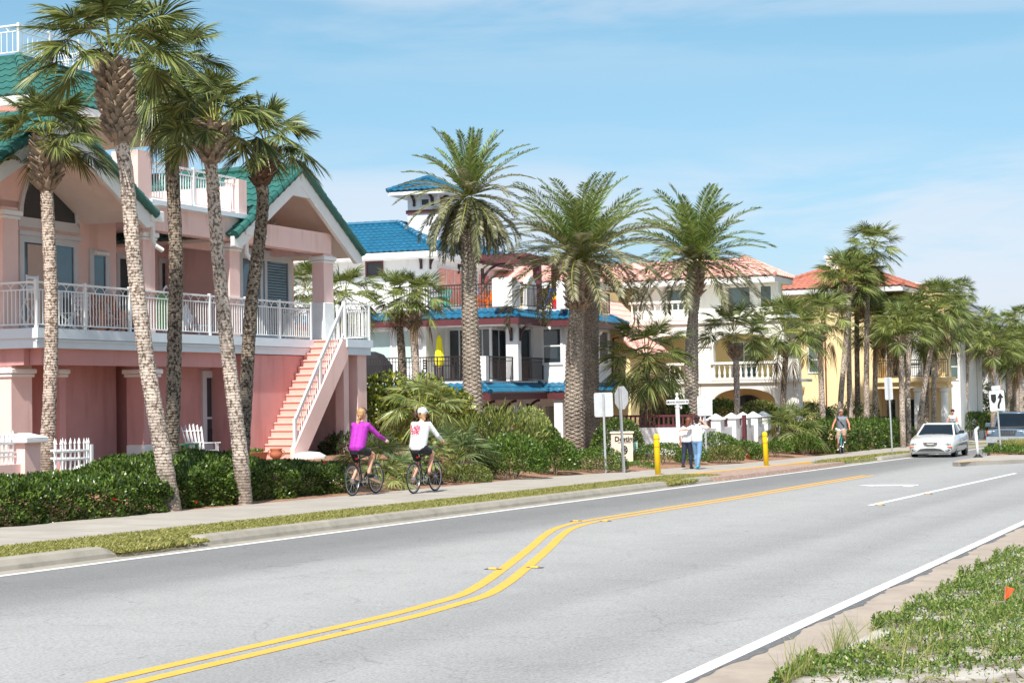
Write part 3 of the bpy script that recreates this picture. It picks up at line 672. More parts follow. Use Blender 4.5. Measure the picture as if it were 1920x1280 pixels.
# capped pillar at the foot of the stair
s4,w4=sw(at(580,862,47.0)); g2=House('stair_pillar','white octagonal pillar cap at the foot of the pink stair','pillar',s4,w4,-.2)
b=MB(); b.lathe([(.38,-.2),(.38,.0),(.48,.03),(.48,.16),(.30,.26),(.02,.29)],8,(s4,w4,.0)); g2.part('cap',b,M['cap'])
b=MB(); b.lathe([(.32,-.6),(.32,-.2)],8,(s4,w4,.0)); g2.part('shaft',b,M['pink'])
# ================================================================ palms
M['fan']=leafmat('fan_palm_leaf',[srgb(44,58,26),srgb(76,92,42),srgb(108,120,60),srgb(150,154,92)],.4,.22,.45)
M['fanfar']=leafmat('fan_palm_leaf_light',[srgb(54,70,32),srgb(86,104,48),srgb(122,134,68),srgb(162,164,104)],.42,.28,.4)
M['petiole']=mat('leaf_stalk',srgb(150,154,70),.45,.2,3)
M['dead']=leafmat('dry_palm_leaf',[srgb(96,76,54),srgb(136,110,80),srgb(160,136,104)],.7,.15,.2)
M['date']=leafmat('date_palm_leaflet',[srgb(72,78,54),srgb(102,106,76),srgb(134,134,102),srgb(172,166,136)],.42,.2,.45)
M['datenew']=leafmat('fresh_date_leaflet',[srgb(66,88,38),srgb(96,120,56),srgb(130,148,80),srgb(158,170,108)],.38,.25,.5)
M['dategold']=leafmat('date_fruit_stalk',[srgb(176,116,30),srgb(206,146,44),srgb(150,98,36)],.5,.2,.4)
def barkmat(name,c0,c1,c2,sc=1.):
    m=bpy.data.materials.new(name); m.use_nodes=True; nt=m.node_tree; b=nt.nodes['Principled BSDF']
    t=nd(nt,'ShaderNodeTexCoord'); mp=nd(nt,'ShaderNodeMapping'); mp.inputs['Scale'].default_value=(17*sc,17*sc,15*sc); nt.links.new(t.outputs['Object'],mp.inputs[0])
    n=nd(nt,'ShaderNodeTexNoise'); n.inputs['Scale'].default_value=1.; n.inputs['Detail'].default_value=5; n.inputs['Roughness'].default_value=.7; nt.links.new(mp.outputs[0],n.inputs['Vector'])
    r=ramp(nt,n.outputs[0],[(.37,c2),(.44,c2),(.475,c1),(.53,c0),(.75,c0)],'LINEAR')
    n2=nd(nt,'ShaderNodeTexNoise'); n2.inputs['Scale'].default_value=.9; n2.inputs['Detail'].default_value=2; nt.links.new(t.outputs['Object'],n2.inputs['Vector'])
    r2=ramp(nt,n2.outputs[0],[(.35,g1(.72)),(.65,g1(1.08))],'LINEAR')
    mu=nd(nt,'ShaderNodeMix',data_type='RGBA',blend_type='MULTIPLY'); mu.inputs[0].default_value=1; nt.links.new(r.outputs[0],mu.inputs[6]); nt.links.new(r2.outputs[0],mu.inputs[7])
    sx=nd(nt,'ShaderNodeSeparateXYZ'); nt.links.new(t.outputs['Object'],sx.inputs[0]); r3=ramp(nt,sx.outputs['Z'],[(.55,g1(.85)),(1.0,g1(0))],'LINEAR')
    n4=nd(nt,'ShaderNodeMath',operation='MULTIPLY'); nt.links.new(r3.outputs[0],n4.inputs[0]); r4=ramp(nt,n.outputs[0],[(.2,g1(1)),(.62,g1(.7)),(.7,g1(0))],'LINEAR'); nt.links.new(r4.outputs[0],n4.inputs[1])
    m3=nd(nt,'ShaderNodeMix',data_type='RGBA'); nt.links.new(n4.outputs[0],m3.inputs[0]); nt.links.new(mu.outputs[2],m3.inputs[6]); m3.inputs[7].default_value=srgb(112,98,86)
    nt.links.new(m3.outputs[2],b.inputs['Base Color']); b.inputs['Roughness'].default_value=.9
    w=nd(nt,'ShaderNodeTexWave',wave_type='BANDS',bands_direction='Z'); w.inputs['Scale'].default_value=5.5*sc; w.inputs['Distortion'].default_value=3; nt.links.new(t.outputs['Object'],w.inputs['Vector'])
    ad=nd(nt,'ShaderNodeMath',operation='MULTIPLY_ADD'); nt.links.new(n.outputs[0],ad.inputs[0]); ad.inputs[1].default_value=3.; nt.links.new(w.outputs[0],ad.inputs[2])
    bp=nd(nt,'ShaderNodeBump'); bp.inputs['Strength'].default_value=.45; bp.inputs['Distance'].default_value=.025; nt.links.new(ad.outputs[0],bp.inputs['Height']); nt.links.new(bp.outputs[0],b.inputs['Normal'])
    return m
M['bark']=barkmat('pale_palm_bark',srgb(206,190,176),srgb(172,154,140),srgb(108,92,80))
M['barkd']=barkmat('grey_palm_bark',srgb(150,136,120),srgb(110,96,82),srgb(56,46,38))
M['barkdate']=barkmat('date_palm_bark',srgb(182,170,156),srgb(150,138,124),srgb(92,80,70),1.6)
M['barkdk']=barkmat('brown_palm_bark',srgb(140,112,86),srgb(104,80,58),srgb(58,42,30),1.4)
M['boot']=mat('leaf_base_fibre',srgb(150,132,114),.9,.4,9,.4,30,dirt=((.10,.07,.05),5,.5,.6))
M['bootd']=mat('dark_leaf_base_fibre',srgb(96,70,54),.9,.4,9,.4,30,dirt=((.06,.04,.03),5,.48,.6))
UPV=np.array([0,0,1.])
def nrm(a): return a/(np.linalg.norm(a,axis=-1,keepdims=True)+1e-9)
def fan_leaf(rg,base,az,el,Lp,Ls,nseg,sag=.25,droop=.35,fold=.2,wid=1.,wind=(0,0,0),A=1.62):
    """one fan leaf -> (V, F, material index per face); 0 blade, 1 stalk"""
    wind=np.array(wind); d0=np.array([math.cos(el)*math.cos(az),math.cos(el)*math.sin(az),math.sin(el)])
    t=np.linspace(0,1,6)[:,None]; pts=base+d0*Lp*t+(np.array([0,0,-sag])+wind*.3)*Lp*t**2
    d1=nrm(d0+2*np.array([0,0,-sag])+wind*.6); s=np.cross(d1,UPV)
    if np.linalg.norm(s)<.15: s=np.array([math.sin(az),-math.cos(az),0])
    s=nrm(s); roll=rg.uniform(-.5,.5); n=np.cross(s,d1); s,n=s*math.cos(roll)+n*math.sin(roll),n*math.cos(roll)-s*math.sin(roll)
    V=[];Fs=[];mi=[]
    pw=np.linspace(.022,.012,6)[:,None]*wid
    R=[pts-s*pw,pts+n*pw*.6,pts+s*pw]; V.append(np.stack(R,1).reshape(-1,3))
    for k in range(5):
        for a in range(3):
            b=(a+1)%3; Fs.append((k*3+a,k*3+b,k*3+3+b,k*3+3+a)); mi.append(1)
    hub=pts[-1]; a=np.linspace(-A,A,nseg)+np.array([rg.uniform(-.04,.04) for _ in range(nseg)])
    L=Ls*(1-.30*(np.abs(a)/A)**1.6)*np.array([rg.uniform(.86,1.08) for _ in range(nseg)])
    costa=.28*Ls; c=np.maximum(0,np.cos(a))[:,None]
    att=hub+d1*costa*c*.8+np.array([0,0,-.35])*costa*c**2
    dirn=nrm(np.cos(a)[:,None]*d1+np.sin(a)[:,None]*s+n*(fold*np.abs(np.sin(a))[:,None])+np.array([0,0,-.25])*c)
    tt=np.array([0,.38,.74,1.]); ww=np.array([.006,.021,.014,.0015])*wid
    dr=droop*np.array([rg.uniform(.6,1.5) for _ in range(nseg)])
    tw=np.array([rg.uniform(-.7,.7) for _ in range(nseg)])[:,None]
    side=nrm(np.cross(dirn,n)); nn=np.cross(side,dirn); side=side*np.cos(tw)+nn*np.sin(tw)
    P_=[]
    for k in range(4):
        p=att+dirn*(L*tt[k])[:,None]+(np.array([0,0,-1.])+wind*1.2)*(dr*L*tt[k]**2.4)[:,None]
        P_+= [p-side*ww[k],p+side*ww[k]]
    W=np.stack(P_,1)                          # nseg x 8 x 3
    b0=18; V.append(W.reshape(-1,3))
    for i in range(nseg):
        o=b0+8*i; Fs+=[(o,o+1,o+3,o+2),(o+2,o+3,o+5,o+4),(o+4,o+5,o+7,o+6)]; mi+=[0,0,0]
    return np.concatenate(V),np.array(Fs),mi
def merge(L):
    V=[];Fs=[];mi=[];b=0
    for v,f,m in L: V.append(v);Fs.append(f+b);mi+=list(m);b+=len(v)
    return np.concatenate(V),np.concatenate(Fs),mi
def fan_crown(seed,n=34,reach=1.6,nseg=34,elmin=-50,elmax=85,wind=(0,0,0),dead=3,droop=.35,wid=1.,pet=.5,sag=.28):
    rg=random.Random(seed); out=[]
    for i in range(n):
        f=(i+.5)/n; el=rad(elmin+(elmax-elmin)*(1-(1-f)**.8)+rg.uniform(-9,9)); az=i*2.39996+rg.uniform(-.35,.35)
        k=rg.uniform(.85,1.12)*(1-.15*max(0,f-.8)/.2)
        Lp=reach*pet*k; Ls=reach*(1-pet*.82)*k
        v,fa,m=fan_leaf(rg,np.array([math.cos(az)*.08,math.sin(az)*.08,rg.uniform(-.12,.1)+.18*f]),az,el,Lp,Ls,nseg,sag*rg.uniform(.6,1.4),droop,rg.uniform(-.3,.3),wid,wind)
        out.append((v,fa,m))
    for i in range(dead):
        az=rg.uniform(0,6.28); v,fa,m=fan_leaf(rg,np.array([math.cos(az)*.12,math.sin(az)*.12,-.1]),az,rad(rg.uniform(-75,-45)),reach*.4,reach*.5,nseg-8,.4,.7,-.1,wid,wind,1.5)
        out.append((v,fa,[2]*len(m)))
    return merge(out)
def crown_obj(name,data,mats,parent,loc):
    V,Fq,mi=data; return np_mesh(name,V,Fq,mats,parent,mi,loc=loc)
def trunk_mb(pts,radii,seed=0,n=14,rough=.06,step=.14):
    rg=random.Random(seed); pts=[Vector(p) for p in pts]; 
    # resample a smooth path
    dense=[];rr=[]
    for i in range(len(pts)-1):
        p0=pts[max(i-1,0)];p1=pts[i];p2=pts[i+1];p3=pts[min(i+2,len(pts)-1)]; N=max(1,int((p2-p1).length/step))
        for k in range(N):
            t=k/N; q=.5*((2*p1)+(p2-p0)*t+(2*p0-5*p1+4*p2-p3)*t*t+(3*p1-p0-3*p2+p3)*t**3); dense.append(q); rr.append(radii[i]+(radii[i+1]-radii[i])*t)
    dense.append(pts[-1]); rr.append(radii[-1])
    mb=MB(); rings=[]
    for q,r in zip(dense,rr):
        k0=1+rg.uniform(-.5,.5)*rough; rings.append([(q.x+math.cos(2*pi*j/n)*r*k0*(1+rg.uniform(-1,1)*rough*.5),q.y+math.sin(2*pi*j/n)*r*k0*(1+rg.uniform(-1,1)*rough*.5),q.z) for j in range(n)])
    return mb.loft(rings)
def boots_mb(p0,p1,r0,r1,rows,per,L=.3,seed=0,out=.8,wd=.05):
    """criss-cross stubs of old leaves round the neck of the trunk, from p0 up to p1"""
    rg=random.Random(seed); p0=Vector(p0);p1=Vector(p1); mb=MB(); h=(p1-p0).length
    mb.loft([[tuple(p0.lerp(p1,t)+Vector((math.cos(2*pi*j/12),math.sin(2*pi*j/12),0))*(.62*(r0+(r1-r0)*t+.18*(r0+r1)*math.sin(pi*t)))) for j in range(12)] for t in srange(-.05,1,8)])
    for k in range(rows):
        t=(k+.3)/rows; c=p0.lerp(p1,t); r=(r0+(r1-r0)*t+.16*(r0+r1)*math.sin(pi*t))*.6
        for j in range(per):
            a=2*pi*(j+.5*(k%2))/per+rg.uniform(-.15,.15); o=Vector((math.cos(a),math.sin(a),0)); s=Vector((-o.y,o.x,0)); u=Vector((0,0,1))
            sk=rg.uniform(.35,.8)*(1 if (j+k)%2 else -1); d=(u*rg.uniform(.75,1.1)+o*out*rg.uniform(.6,1.2)+s*sk*.5).normalized(); n=(o-d*o.dot(d)).normalized(); x=d.cross(n)
            b=c+o*r; l=L*rg.uniform(.7,1.2); q=[]
            for f,ww,th in ((0,wd*1.5,.03),(.5,wd,.028),(1,wd*.55,.012)):
                m=b+d*l*f+o*(.05*f*f); q.append([m-x*ww-n*th,m+x*ww-n*th,m+x*ww+n*th,m-x*ww+n*th])
            mb.loft(q)
    return mb
def px_path(pix,Y0,Y1=None):
    Y1=Y1 or Y0; n=len(pix)
    return [Vector(at(u,v,Y0+(Y1-Y0)*i/(n-1))) for i,(u,v) in enumerate(pix)]
PGROUP='sabal palms along the street'
def sabal(label,pix,Y,dia0,dia1,crown,bark='bark',boots=None,group=PGROUP,origin=None,seed=1,sink=.35,rz=0.,scale=1.,name='sabal_palm',crownmats=None,smooth=True,bootm='boot'):
    pts=px_path(pix,Y); base=pts[0].copy(); pts=[p-base for p in pts]
    T=thing(name,label,'palm tree',base,0,group)
    pts=[Vector((pts[0].x-(pts[1].x-pts[0].x)*.1,0,-sink))]+pts; N=len(pts)
    hh=pts[-1].z+1e-6; radii=[(dia0+(dia1-dia0)*min(1,max(0,p.z/hh))**.5)/2 for p in pts]; radii[0]*=1.12
    trunk_mb(pts,radii,seed,n=20 if Y<45 else 10,step=.06 if Y<45 else .3,rough=.085 if Y<45 else .06).build('trunk',M[bark],T,smooth)
    org=pts[-1]
    if boots:
        (u,v),r,L,rows,per=boots; tp=Vector(at(u,v,Y))-base
        b=boots_mb(pts[-1]-Vector((0,0,.05)),tp,r*.75,r,rows,per,L,seed); b.build('leaf_bases',M[bootm],T); org=tp
    if origin is not None: org=Vector(at(*origin,Y))-base
    if isinstance(crown,tuple): c=crown_obj('crown',crown,crownmats or [M['fan'],M['petiole'],M['dead']],T,org)
    else:
        c=bpy.data.objects.new('crown',crown); link(c,T); c.location=org; c.rotation_euler=(0,0,rz); c.scale=(scale,)*3
    return T
# the five tall palms before the pink house
wnd=(-.03,.02,0)
sabal('leftmost tall palm, dark shaggy crown low against the green gable, standing by the spear fence',[(86,905),(95,700),(96,560),(92,450),(87,352)],37.5,.33,.28,fan_crown(11,34,1.26,54,-12,88,wnd,0,.26,.75,.58,.13),boots=((90,264),.33,.24,9,9),seed=3)
sabal('tallest palm with a leaning spotted trunk and long spiky boot neck, second from the left',[(322,962),(305,850),(277,690),(255,520),(238,340),(227,262)],31.4,.37,.26,fan_crown(22,34,1.56,56,4,88,wnd,0,.28,.8,.6,.16),boots=((211,116),.31,.22,14,10),seed=4)
sabal('tall straight palm with drooping dark fronds, standing behind the leaning spotted trunk',[(318,925),(325,740),(328,600),(330,480),(322,300),(317,188)],36.0,.34,.28,fan_crown(33,50,1.34,52,-66,88,wnd,1,.3,.75,.58,.14),bark='barkd',origin=(318,135),seed=5)
sabal('palm with a pale leaning trunk and round boot ball, rooted at the sidewalk',[(458,948),(448,830),(425,640),(408,470),(399,350),(395,302)],33.8,.35,.25,fan_crown(44,32,1.2,54,-8,88,wnd,0,.26,.75,.58,.13),boots=((403,232),.30,.23,6,9),seed=6)
sabal('palm with a curved dark trunk before the right gable of the pink house',[(452,905),(462,720),(472,560),(488,440),(493,372),(490,345)],38.2,.33,.28,fan_crown(55,27,1.3,54,-8,86,(.02,.02,0),0,.26,.75,.58,.13),bark='barkd',boots=((499,280),.30,.26,6,8),seed=7,bootm='bootd')
# ---------------------------------------------------------------- date palms
def frond(rg,base,az,el,L,bend,npair=60,wid=1.,leaf=.36,wind=0.,clump=.15,vee=.45,twist=0.):
    d0=np.array([math.cos(el)*math.cos(az),math.cos(el)*math.sin(az),math.sin(el)]); N=npair
    t=np.linspace(0,1,N); ang=bend*t**1.5
    h=nrm(np.array([math.cos(az),math.sin(az),0.])); 
    dirs=np.stack([np.cos(el-ang)*h[0],np.cos(el-ang)*h[1],np.sin(el-ang)],1)
    lat=np.array([-h[1],h[0],0]); dirs=nrm(dirs+lat*(twist*t**2)[:,None])
    pts=base+np.concatenate([np.zeros((1,3)),np.cumsum(dirs[:-1]*(L/(N-1)),0)])
    n=nrm(np.cross(np.cross(dirs,np.array([0,0,1.])+h*.05),dirs)); s=np.cross(dirs,n)
    V=[];Fs=[];mi=[]
    # rachis
    sel=np.linspace(0,N-1,9).astype(int); pw=np.linspace(.035,.006,9)[:,None]*wid; R=[pts[sel]-s[sel]*pw,pts[sel]+n[sel]*pw*.7,pts[sel]+s[sel]*pw]
    V.append(np.stack(R,1).reshape(-1,3))
    for k in range(8):
        for a in range(3):
            b=(a+1)%3; Fs.append((k*3+a,k*3+b,k*3+3+b,k*3+3+a)); mi.append(1)
    o=27; i0=int(N*.10); tt=t[i0:]; K=len(tt)
    for side in (-1,1):
        fl=np.array([rg.uniform(-clump,clump) for _ in range(K)])[:,None]; fw=.75+.5*tt[:,None]
        d=nrm(s[i0:]*side*1.0+dirs[i0:]*fw+n[i0:]*(vee+fl)+np.array([[rg.uniform(-.12,.12) for _ in range(3)] for _ in range(K)]))
        l=leaf*(.45+1.1*np.sin(pi*np.clip(tt*.86+.10,0,1))**.8)*.72*np.array([rg.uniform(.85,1.1) for _ in range(K)]); l=l[:,None]
        x=nrm(np.cross(d,n[i0:])+n[i0:]*np.array([rg.uniform(-.5,.5) for _ in range(K)])[:,None]); b=pts[i0:]; w=.016*wid
        tip=b+d*l+np.array([0,0,-.22])*l**1.3
        Q=np.stack([b,b+d*l*.42-x*w,tip,b+d*l*.42+x*w],1); V.append(Q.reshape(-1,3))
        for k in range(K): Fs.append((o+4*k,o+4*k+1,o+4*k+2,o+4*k+3)); mi.append(0)
        o+=4*K
    return np.concatenate(V),np.array(Fs),mi
def date_crown(seed,n,L,elmin,elmax,leaf=.36,wid=1.2,extra=(),old=.45,npair=58,bend=1.0,hang=0):
    rg=random.Random(seed); out=[]
    for i in range(n):
        f=(i+.5)/n; el=rad(elmin+(elmax-elmin)*f**.85+rg.uniform(-8,8)); az=i*2.39996+rg.uniform(-.3,.3)
        v,fa,m=frond(rg,np.array([math.cos(az)*.12,math.sin(az)*.12,.25*f]),az,el,L*rg.uniform(.82,1.08)*(.9 if f>.9 else 1),rg.uniform(.65,1.25)*bend*(1-.35*f),npair,wid,leaf,clump=.2,twist=rg.uniform(-.3,.3))
        if f<old: m=[2 if q==0 else 1 for q in m]
        out.append((v,fa,m))
    for i in range(hang):
        az=rg.uniform(0,6.28); v,fa,m=frond(rg,np.array([math.cos(az)*.2,math.sin(az)*.2,-.05]),az,rad(rg.uniform(-58,-25)),L*rg.uniform(.7,.95),rg.uniform(.5,1.0),npair,wid,leaf*.9); out.append((v,fa,[2 if q==0 else 1 for q in m]))
    for az,el,k,b in extra:
        v,fa,m=frond(rg,np.array([0,0,.2]),az,rad(el),L*k,b,npair,wid,leaf); out.append((v,fa,m))
    return merge(out)
def date_trunk(pts,radii,M_=10,dh=.075,amp=.13,seed=0,n=44):
    pts=[Vector(p) for p in pts]; step=dh/5; rings=[]; acc=0
    rg=random.Random(seed)
    for i in range(len(pts)-1):
        a,b=pts[i],pts[i+1]; N=max(1,int((b-a).length/step))
        for k in range(N):
            t=k/N; q=a.lerp(b,t); r=radii[i]+(radii[i+1]-radii[i])*t; v=acc/dh; acc+=(b-a).length/N; ring=[]
            for j in range(n):
                u=j/n*M_; A=(u*.5+v*.5)%1; B=(u*.5-v*.5)%1
                h=(1-abs(2*A-1)**3)*(1-abs(2*B-1)**3); sl=((v*1.0+(math.floor(u)%2)*.5)%1)
                rr=r*(1+amp*(h-.6)+.05*(.5-sl)+rg.uniform(-.012,.012)); ring.append((q.x+math.cos(2*pi*j/n)*rr,q.y+math.sin(2*pi*j/n)*rr,q.z))
            rings.append(ring)
    return MB().loft(rings)
def datepalm(label,pix,Y,radii,crown,origin,boots=None,bark='barkdate',seed=1,gold=False,mats=None):
    pts=px_path(pix,Y); base=pts[0].copy(); pts=[p-base for p in pts]
    T=thing('date_palm',label,'palm tree',base,0,'date palms')
    pts=[Vector((0,0,-.4))]+pts; date_trunk(pts,[radii[0]]+list(radii),seed=seed).build('trunk',M[bark],T)
    if boots:
        (u0,v0),(u1,v1),r0,r1,rows,per=boots; boots_mb(Vector(at(u0,v0,Y))-base,Vector(at(u1,v1,Y))-base,r0,r1,rows,per,.3,seed,.9,.06).build('leaf_bases',M['boot' if bark!='barkdk' else 'bootd'],T)
    org=Vector(at(*origin,Y))-base
    crown_obj('crown',crown,mats or [M['datenew'],M['petiole'],M['date']],T,org)
    if gold:
        rg=random.Random(9); out=[]
        for i in range(26):
            az=rg.uniform(0,6.28); out.append(frond(rg,np.array([0,0,.1]),az,rad(rg.uniform(15,70)),.75,.9,26,.6,.14))
        V,Fq,mi=merge(out); crown_obj('fruit_stalks',(V,Fq,[0]*len(mi)),[M['dategold']],T,org)
    return T
datepalm('date palm with a hanging skirt of fronds before the blue roofed house',[(890,862),(888,770),(884,680),(880,560),(878,430)],60,(.38,.35,.31,.28,.26),date_crown(71,54,2.75,-40,84,.33,1.15,hang=36,old=.55,bend=1.0,npair=64),(878,372),seed=2)
datepalm('date palm with brown boot ball and widest crown, front of the touching pair',[(1078,866),(1076,760),(1078,660),(1082,575)],63,(.37,.35,.33,.28),date_crown(82,80,3.75,-20,74,.5,1.3,old=.55,bend=1.15,npair=66),(1088,490),boots=((1084,582),(1087,492),.46,.56,8,13),seed=3)
datepalm('grey trunked date palm leaning behind the front trunk of the touching pair',[(1111,862),(1108,760),(1107,660),(1110,545),(1112,500)],66,(.34,.32,.31,.30,.29),date_crown(93,22,3.5,-15,60,.48,1.3,old=.8,bend=1.1),(1112,480),seed=4)
datepalm('date palm with orange fruit stalks in its crown before the cream house',[(1296,826),(1297,760),(1296,690),(1297,640),(1300,590),(1304,545)],72,(.31,.29,.29,.27,.21,.23),date_crown(104,66,3.35,-34,82,.58,1.5,old=.35,bend=1.05),(1306,490),boots=((1304,556),(1306,492),.30,.42,6,11),seed=5,gold=True)
# ================================================================ the blue roofed house
M['blue']=mat('blue_tile',srgb(26,98,130),.4,.2,2.2,spec=.5,dirt=(srgb(8,70,112),5,.6,.5))
M['hwhite']=mat('white_stucco',(.76,.76,.76),.8,.05,1,.2,60,dirt=((.55,.54,.52),1.2,.56,.4),dsc=(2.,2.,.3))
M['burg']=mat('burgundy_paint',srgb(92,44,50),.5,.1,3)
M['darkiron']=mat('dark_iron',srgb(48,36,36),.5,.1,5)
M['bracket']=mat('dark_bracket',srgb(62,44,46),.6,.1,4)
M['shade']=mat('pale_roller_blind',srgb(176,192,188),.8,.04,3)
M['sageglass']=glassmat('sage_tinted_glass',(.10,.15,.15),.08)
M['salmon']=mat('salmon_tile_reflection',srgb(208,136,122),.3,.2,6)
M['cherry']=mat('cherry_wood',srgb(110,58,48),.5,.2,3)
class Frame(House):
    def __init__(h,name,label,cat,loc,rz,z0,group=None):
        h.o=thing(name,label,cat,(loc[0],loc[1],z0),rz,group); h.off=Vector((0,0,-z0))
def iron_rail(mb,p0,p1,h=1.0,gap=.125,b=.022,post=1.6):
    p0=Vector(p0);p1=Vector(p1); up=Vector((0,0,1)); L=(p1-p0).length; K=max(2,round(L/gap))
    mb.bar(p0+up*h,p1+up*h,.06,.05); mb.bar(p0+up*(h-.16),p1+up*(h-.16),.025,.025); mb.bar(p0+up*.09,p1+up*.09,.035,.03)
    for k in range(K+1): q=p0.lerp(p1,k/K); mb.bar(q+up*.06,q+up*h,b*(2 if k%max(1,round(post/gap))==0 else 1),b*(2 if k%max(1,round(post/gap))==0 else 1),up=(1,0,0))
def bracket(mb,x,y,z,dx,dy,L=.55,D=.7):
    """curved eave bracket against a wall; dx,dy the way it reaches out"""
    pts=[]
    for j in range(8):
        t=j/7*pi/2; pts.append((x+dx*L*(1-math.cos(t)),y+dy*L*(1-math.cos(t)),z-D+D*math.sin(t)))
    for a,b in zip(pts,pts[1:]): mb.bar(a,b,.10,.10)
    mb.box(x-.06,y-.06,z-D,x+.06,y+.06,z-D*.2)
bh=Frame('blue_roof_house','white house with bright blue tile roofs, burgundy trim and a lookout tower','house',(.29,72),pi/2-rad(20),-.9)
# walls
b=MB()
b.box(.7,4.4,-.9,2.9,12,2.1); b.box(.7,4.55,2.35,2.9,12,5.35)               # camera-facing wing with shaded windows
b.box(2.9,2.0,2.35,11.4,12,5.35)
b.box(4.4,-.62,2.36,11.4,2.0,5.35)                                           # bay
b.box(1.5,.9,-.9,11.2,4.4,2.1)
bh.part('lower_wall',b,M['hwhite'])
b=MB(); b.box(4.2,5.9,5.5,13.6,13,8.3); b.box(.5,.3,5.5,1.1,.7,6.6)
b.box(-.05,.25,5.5,.5,1.15,6.72); b.box(3.6,-.9,5.5,3.9,-.5,6.75)
bh.part('upper_wall',b,M['hwhite'])
b=MB()
for k in range(9):
    a=pi*k/8
b.prism([(3.35+.62*math.cos(a),6.35+.62*math.sin(a)) for a in srange(0,pi,12)]+[(2.73,5.5),(3.97,5.5)],.55,.75,'y')
bh.part('arched_parapet',b,M['hwhite'])
# skirt roofs: ring of eave corners -> inner corners
def skirt(eave,inner,ze,zi,nm='skirt_roof',fh=.30,clo=False):
    t=MB(); n=len(eave)
    for i in range(n-1):
        a,bq,c,d=eave[i],eave[i+1],inner[i+1],inner[i]
        tile_roof(t,(*a,ze),(*bq,ze),(*c,zi),(*d,zi),tw=.30,tl=.36,amp=.05)
    for i in range(1,n-1): ridge(t,(*eave[i],ze+.05),(*inner[i],zi+.05),.10,.36)
    ro=bh.part(nm,t,M['blue'])
    f=MB()
    for i in range(n-1):
        a,bq=Vector((*eave[i],0)),Vector((*eave[i+1],0)); d=(bq-a).normalized(); nn=Vector((-d.y,d.x,0))
        ci=(Vector((*inner[i],0))+Vector((*inner[i+1],0)))/2
        if (ci-a).dot(nn)<0: nn=-nn
        p=[a+nn*.03,bq+nn*.03,bq+nn*.15,a+nn*.15]; f.loft([[(q.x,q.y,ze-fh) for q in p],[(q.x,q.y,ze-.02) for q in p]])
    bh.part('fascia',f,M['burg'],ro)
    return ro
skirt([(0,12),(0,0),(3.72,0),(3.72,-1.32),(12.15,-1.32),(12.15,3)],[(.75,12),(.75,.75),(4.35,.75),(4.35,-.6),(11.4,-.6),(11.4,3)],5.05,5.45)
skirt([(-3.5,9.5),(-3.5,-.0),(3.72,-.0),(3.72,-1.32),(12.15,-1.32),(12.15,3)],[(-2.8,9.5),(-2.8,.65),(4.35,.65),(4.35,-.6),(11.4,-.6),(11.4,3)],1.85,2.25)
b=MB(); b.box(.72,.72,5.44,4.34,5.88,5.52); b.box(4.36,-.6,5.44,11.4,5.88,5.53); b.box(.6,5.9,5.44,4.2,12,5.52)
b.box(-2.8,.65,2.22,4.36,9.5,2.34); b.box(4.37,-.66,2.2,11.44,.64,2.35); b.box(.3,.3,4.76,11.2,12,4.8) 
bh.part('deck_slab',b,M['hwhite'])
# porch column with brackets, corner piers
for nm,(x0,y0,x1,y1,z0,z1) in (('column',(.72,.3,1.12,.85,2.35,4.78)),('pier',(-2.85,.42,-2.5,.95,2.35,3.35)),('pier',(3.9,-.6,4.35,-.2,-.9,2.0))):
    c=MB(); c.box(x0,y0,z0,x1,y1,z1); bh.part(nm,c,M['hwhite'])
for x,y,z,dx,dy in ((.72,.6,4.75,-1,0),(.95,.3,4.75,0,-1),(4.2,6.2,8.28,-1,0),(4.5,5.9,8.28,0,-1),(8.,5.9,8.28,0,-1),(11.4,.0,4.75,1,0),(-2.6,.7,1.5,0,-1),(0,.7,1.5,0,-1),(3.,.7,1.5,0,-1)):
    c=MB(); bracket(c,x,y,z,dx,dy); bh.part('eave_bracket',c,M['bracket'])
# windows
def win_x(y0,y1,z0,z1,x,**k): return window_s(bh,None,y0,y1,z0,z1,x,**k)
def win_y(x0,x1,z0,z1,y,**k): return window(bh,None,x0,x1,z0,z1,y,**k)
win_x(6.15,7.9,3.05,4.7,.7,frame='hwhite',glass='shade'); win_x(5.0,5.95,3.05,4.7,.7,frame='hwhite',glass='shade')
win_x(8.3,10.,3.05,4.7,.7,frame='hwhite',glass='shade')
b=MB(); b.box(.64,4.6,2.7,.72,10,2.8); bh.part('wall_band',b,M['trim'])
wd_=win_x(2.15,4.4,2.36,4.75,2.9,frame='trim',glass='glass',mull=(2.75,3.3,3.85),name='sliding_door')
win_y(1.9,3.9,2.36,4.7,2.0,frame='trim',glass='glass',mull=(2.9,),name='sliding_door') 
win_x(.9,1.95,2.36,4.75,4.4,frame='trim',glass='glass',name='sliding_door')
win_x(-.5,.5,3.05,4.75,4.4,frame='white',glass='glass',hbar=(3.9,),fw=.11)
w_=win_y(9.3,10.9,3.05,4.8,-.62,frame='white',glass='sageglass',hbar=(3.9,),fw=.12)
win_y(6.0,7.6,3.05,4.8,-.62,frame='white',glass='sageglass',hbar=(3.9,),fw=.12)
b=MB(); b.box(4.36,-.64,2.34,11.42,-.625,2.9); 
win_x(8.1,9.0,7.3,8.05,4.2,frame='burg',glass='blind')
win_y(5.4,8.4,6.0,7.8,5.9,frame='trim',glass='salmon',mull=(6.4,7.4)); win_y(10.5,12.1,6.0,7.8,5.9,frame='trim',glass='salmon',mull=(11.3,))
win_x(1.2,2.6,.2,1.3,1.5,frame='trim',glass='blind'); win_y(4.9,7.5,-.5,1.3,.9-.0,frame='trim',glass='sageglass',mull=(6.2,))
b=MB(); b.box(8.2,.78,-.5,9.4,.9,1.2); bh.part('panelled_door',b,M['bluewhite'])
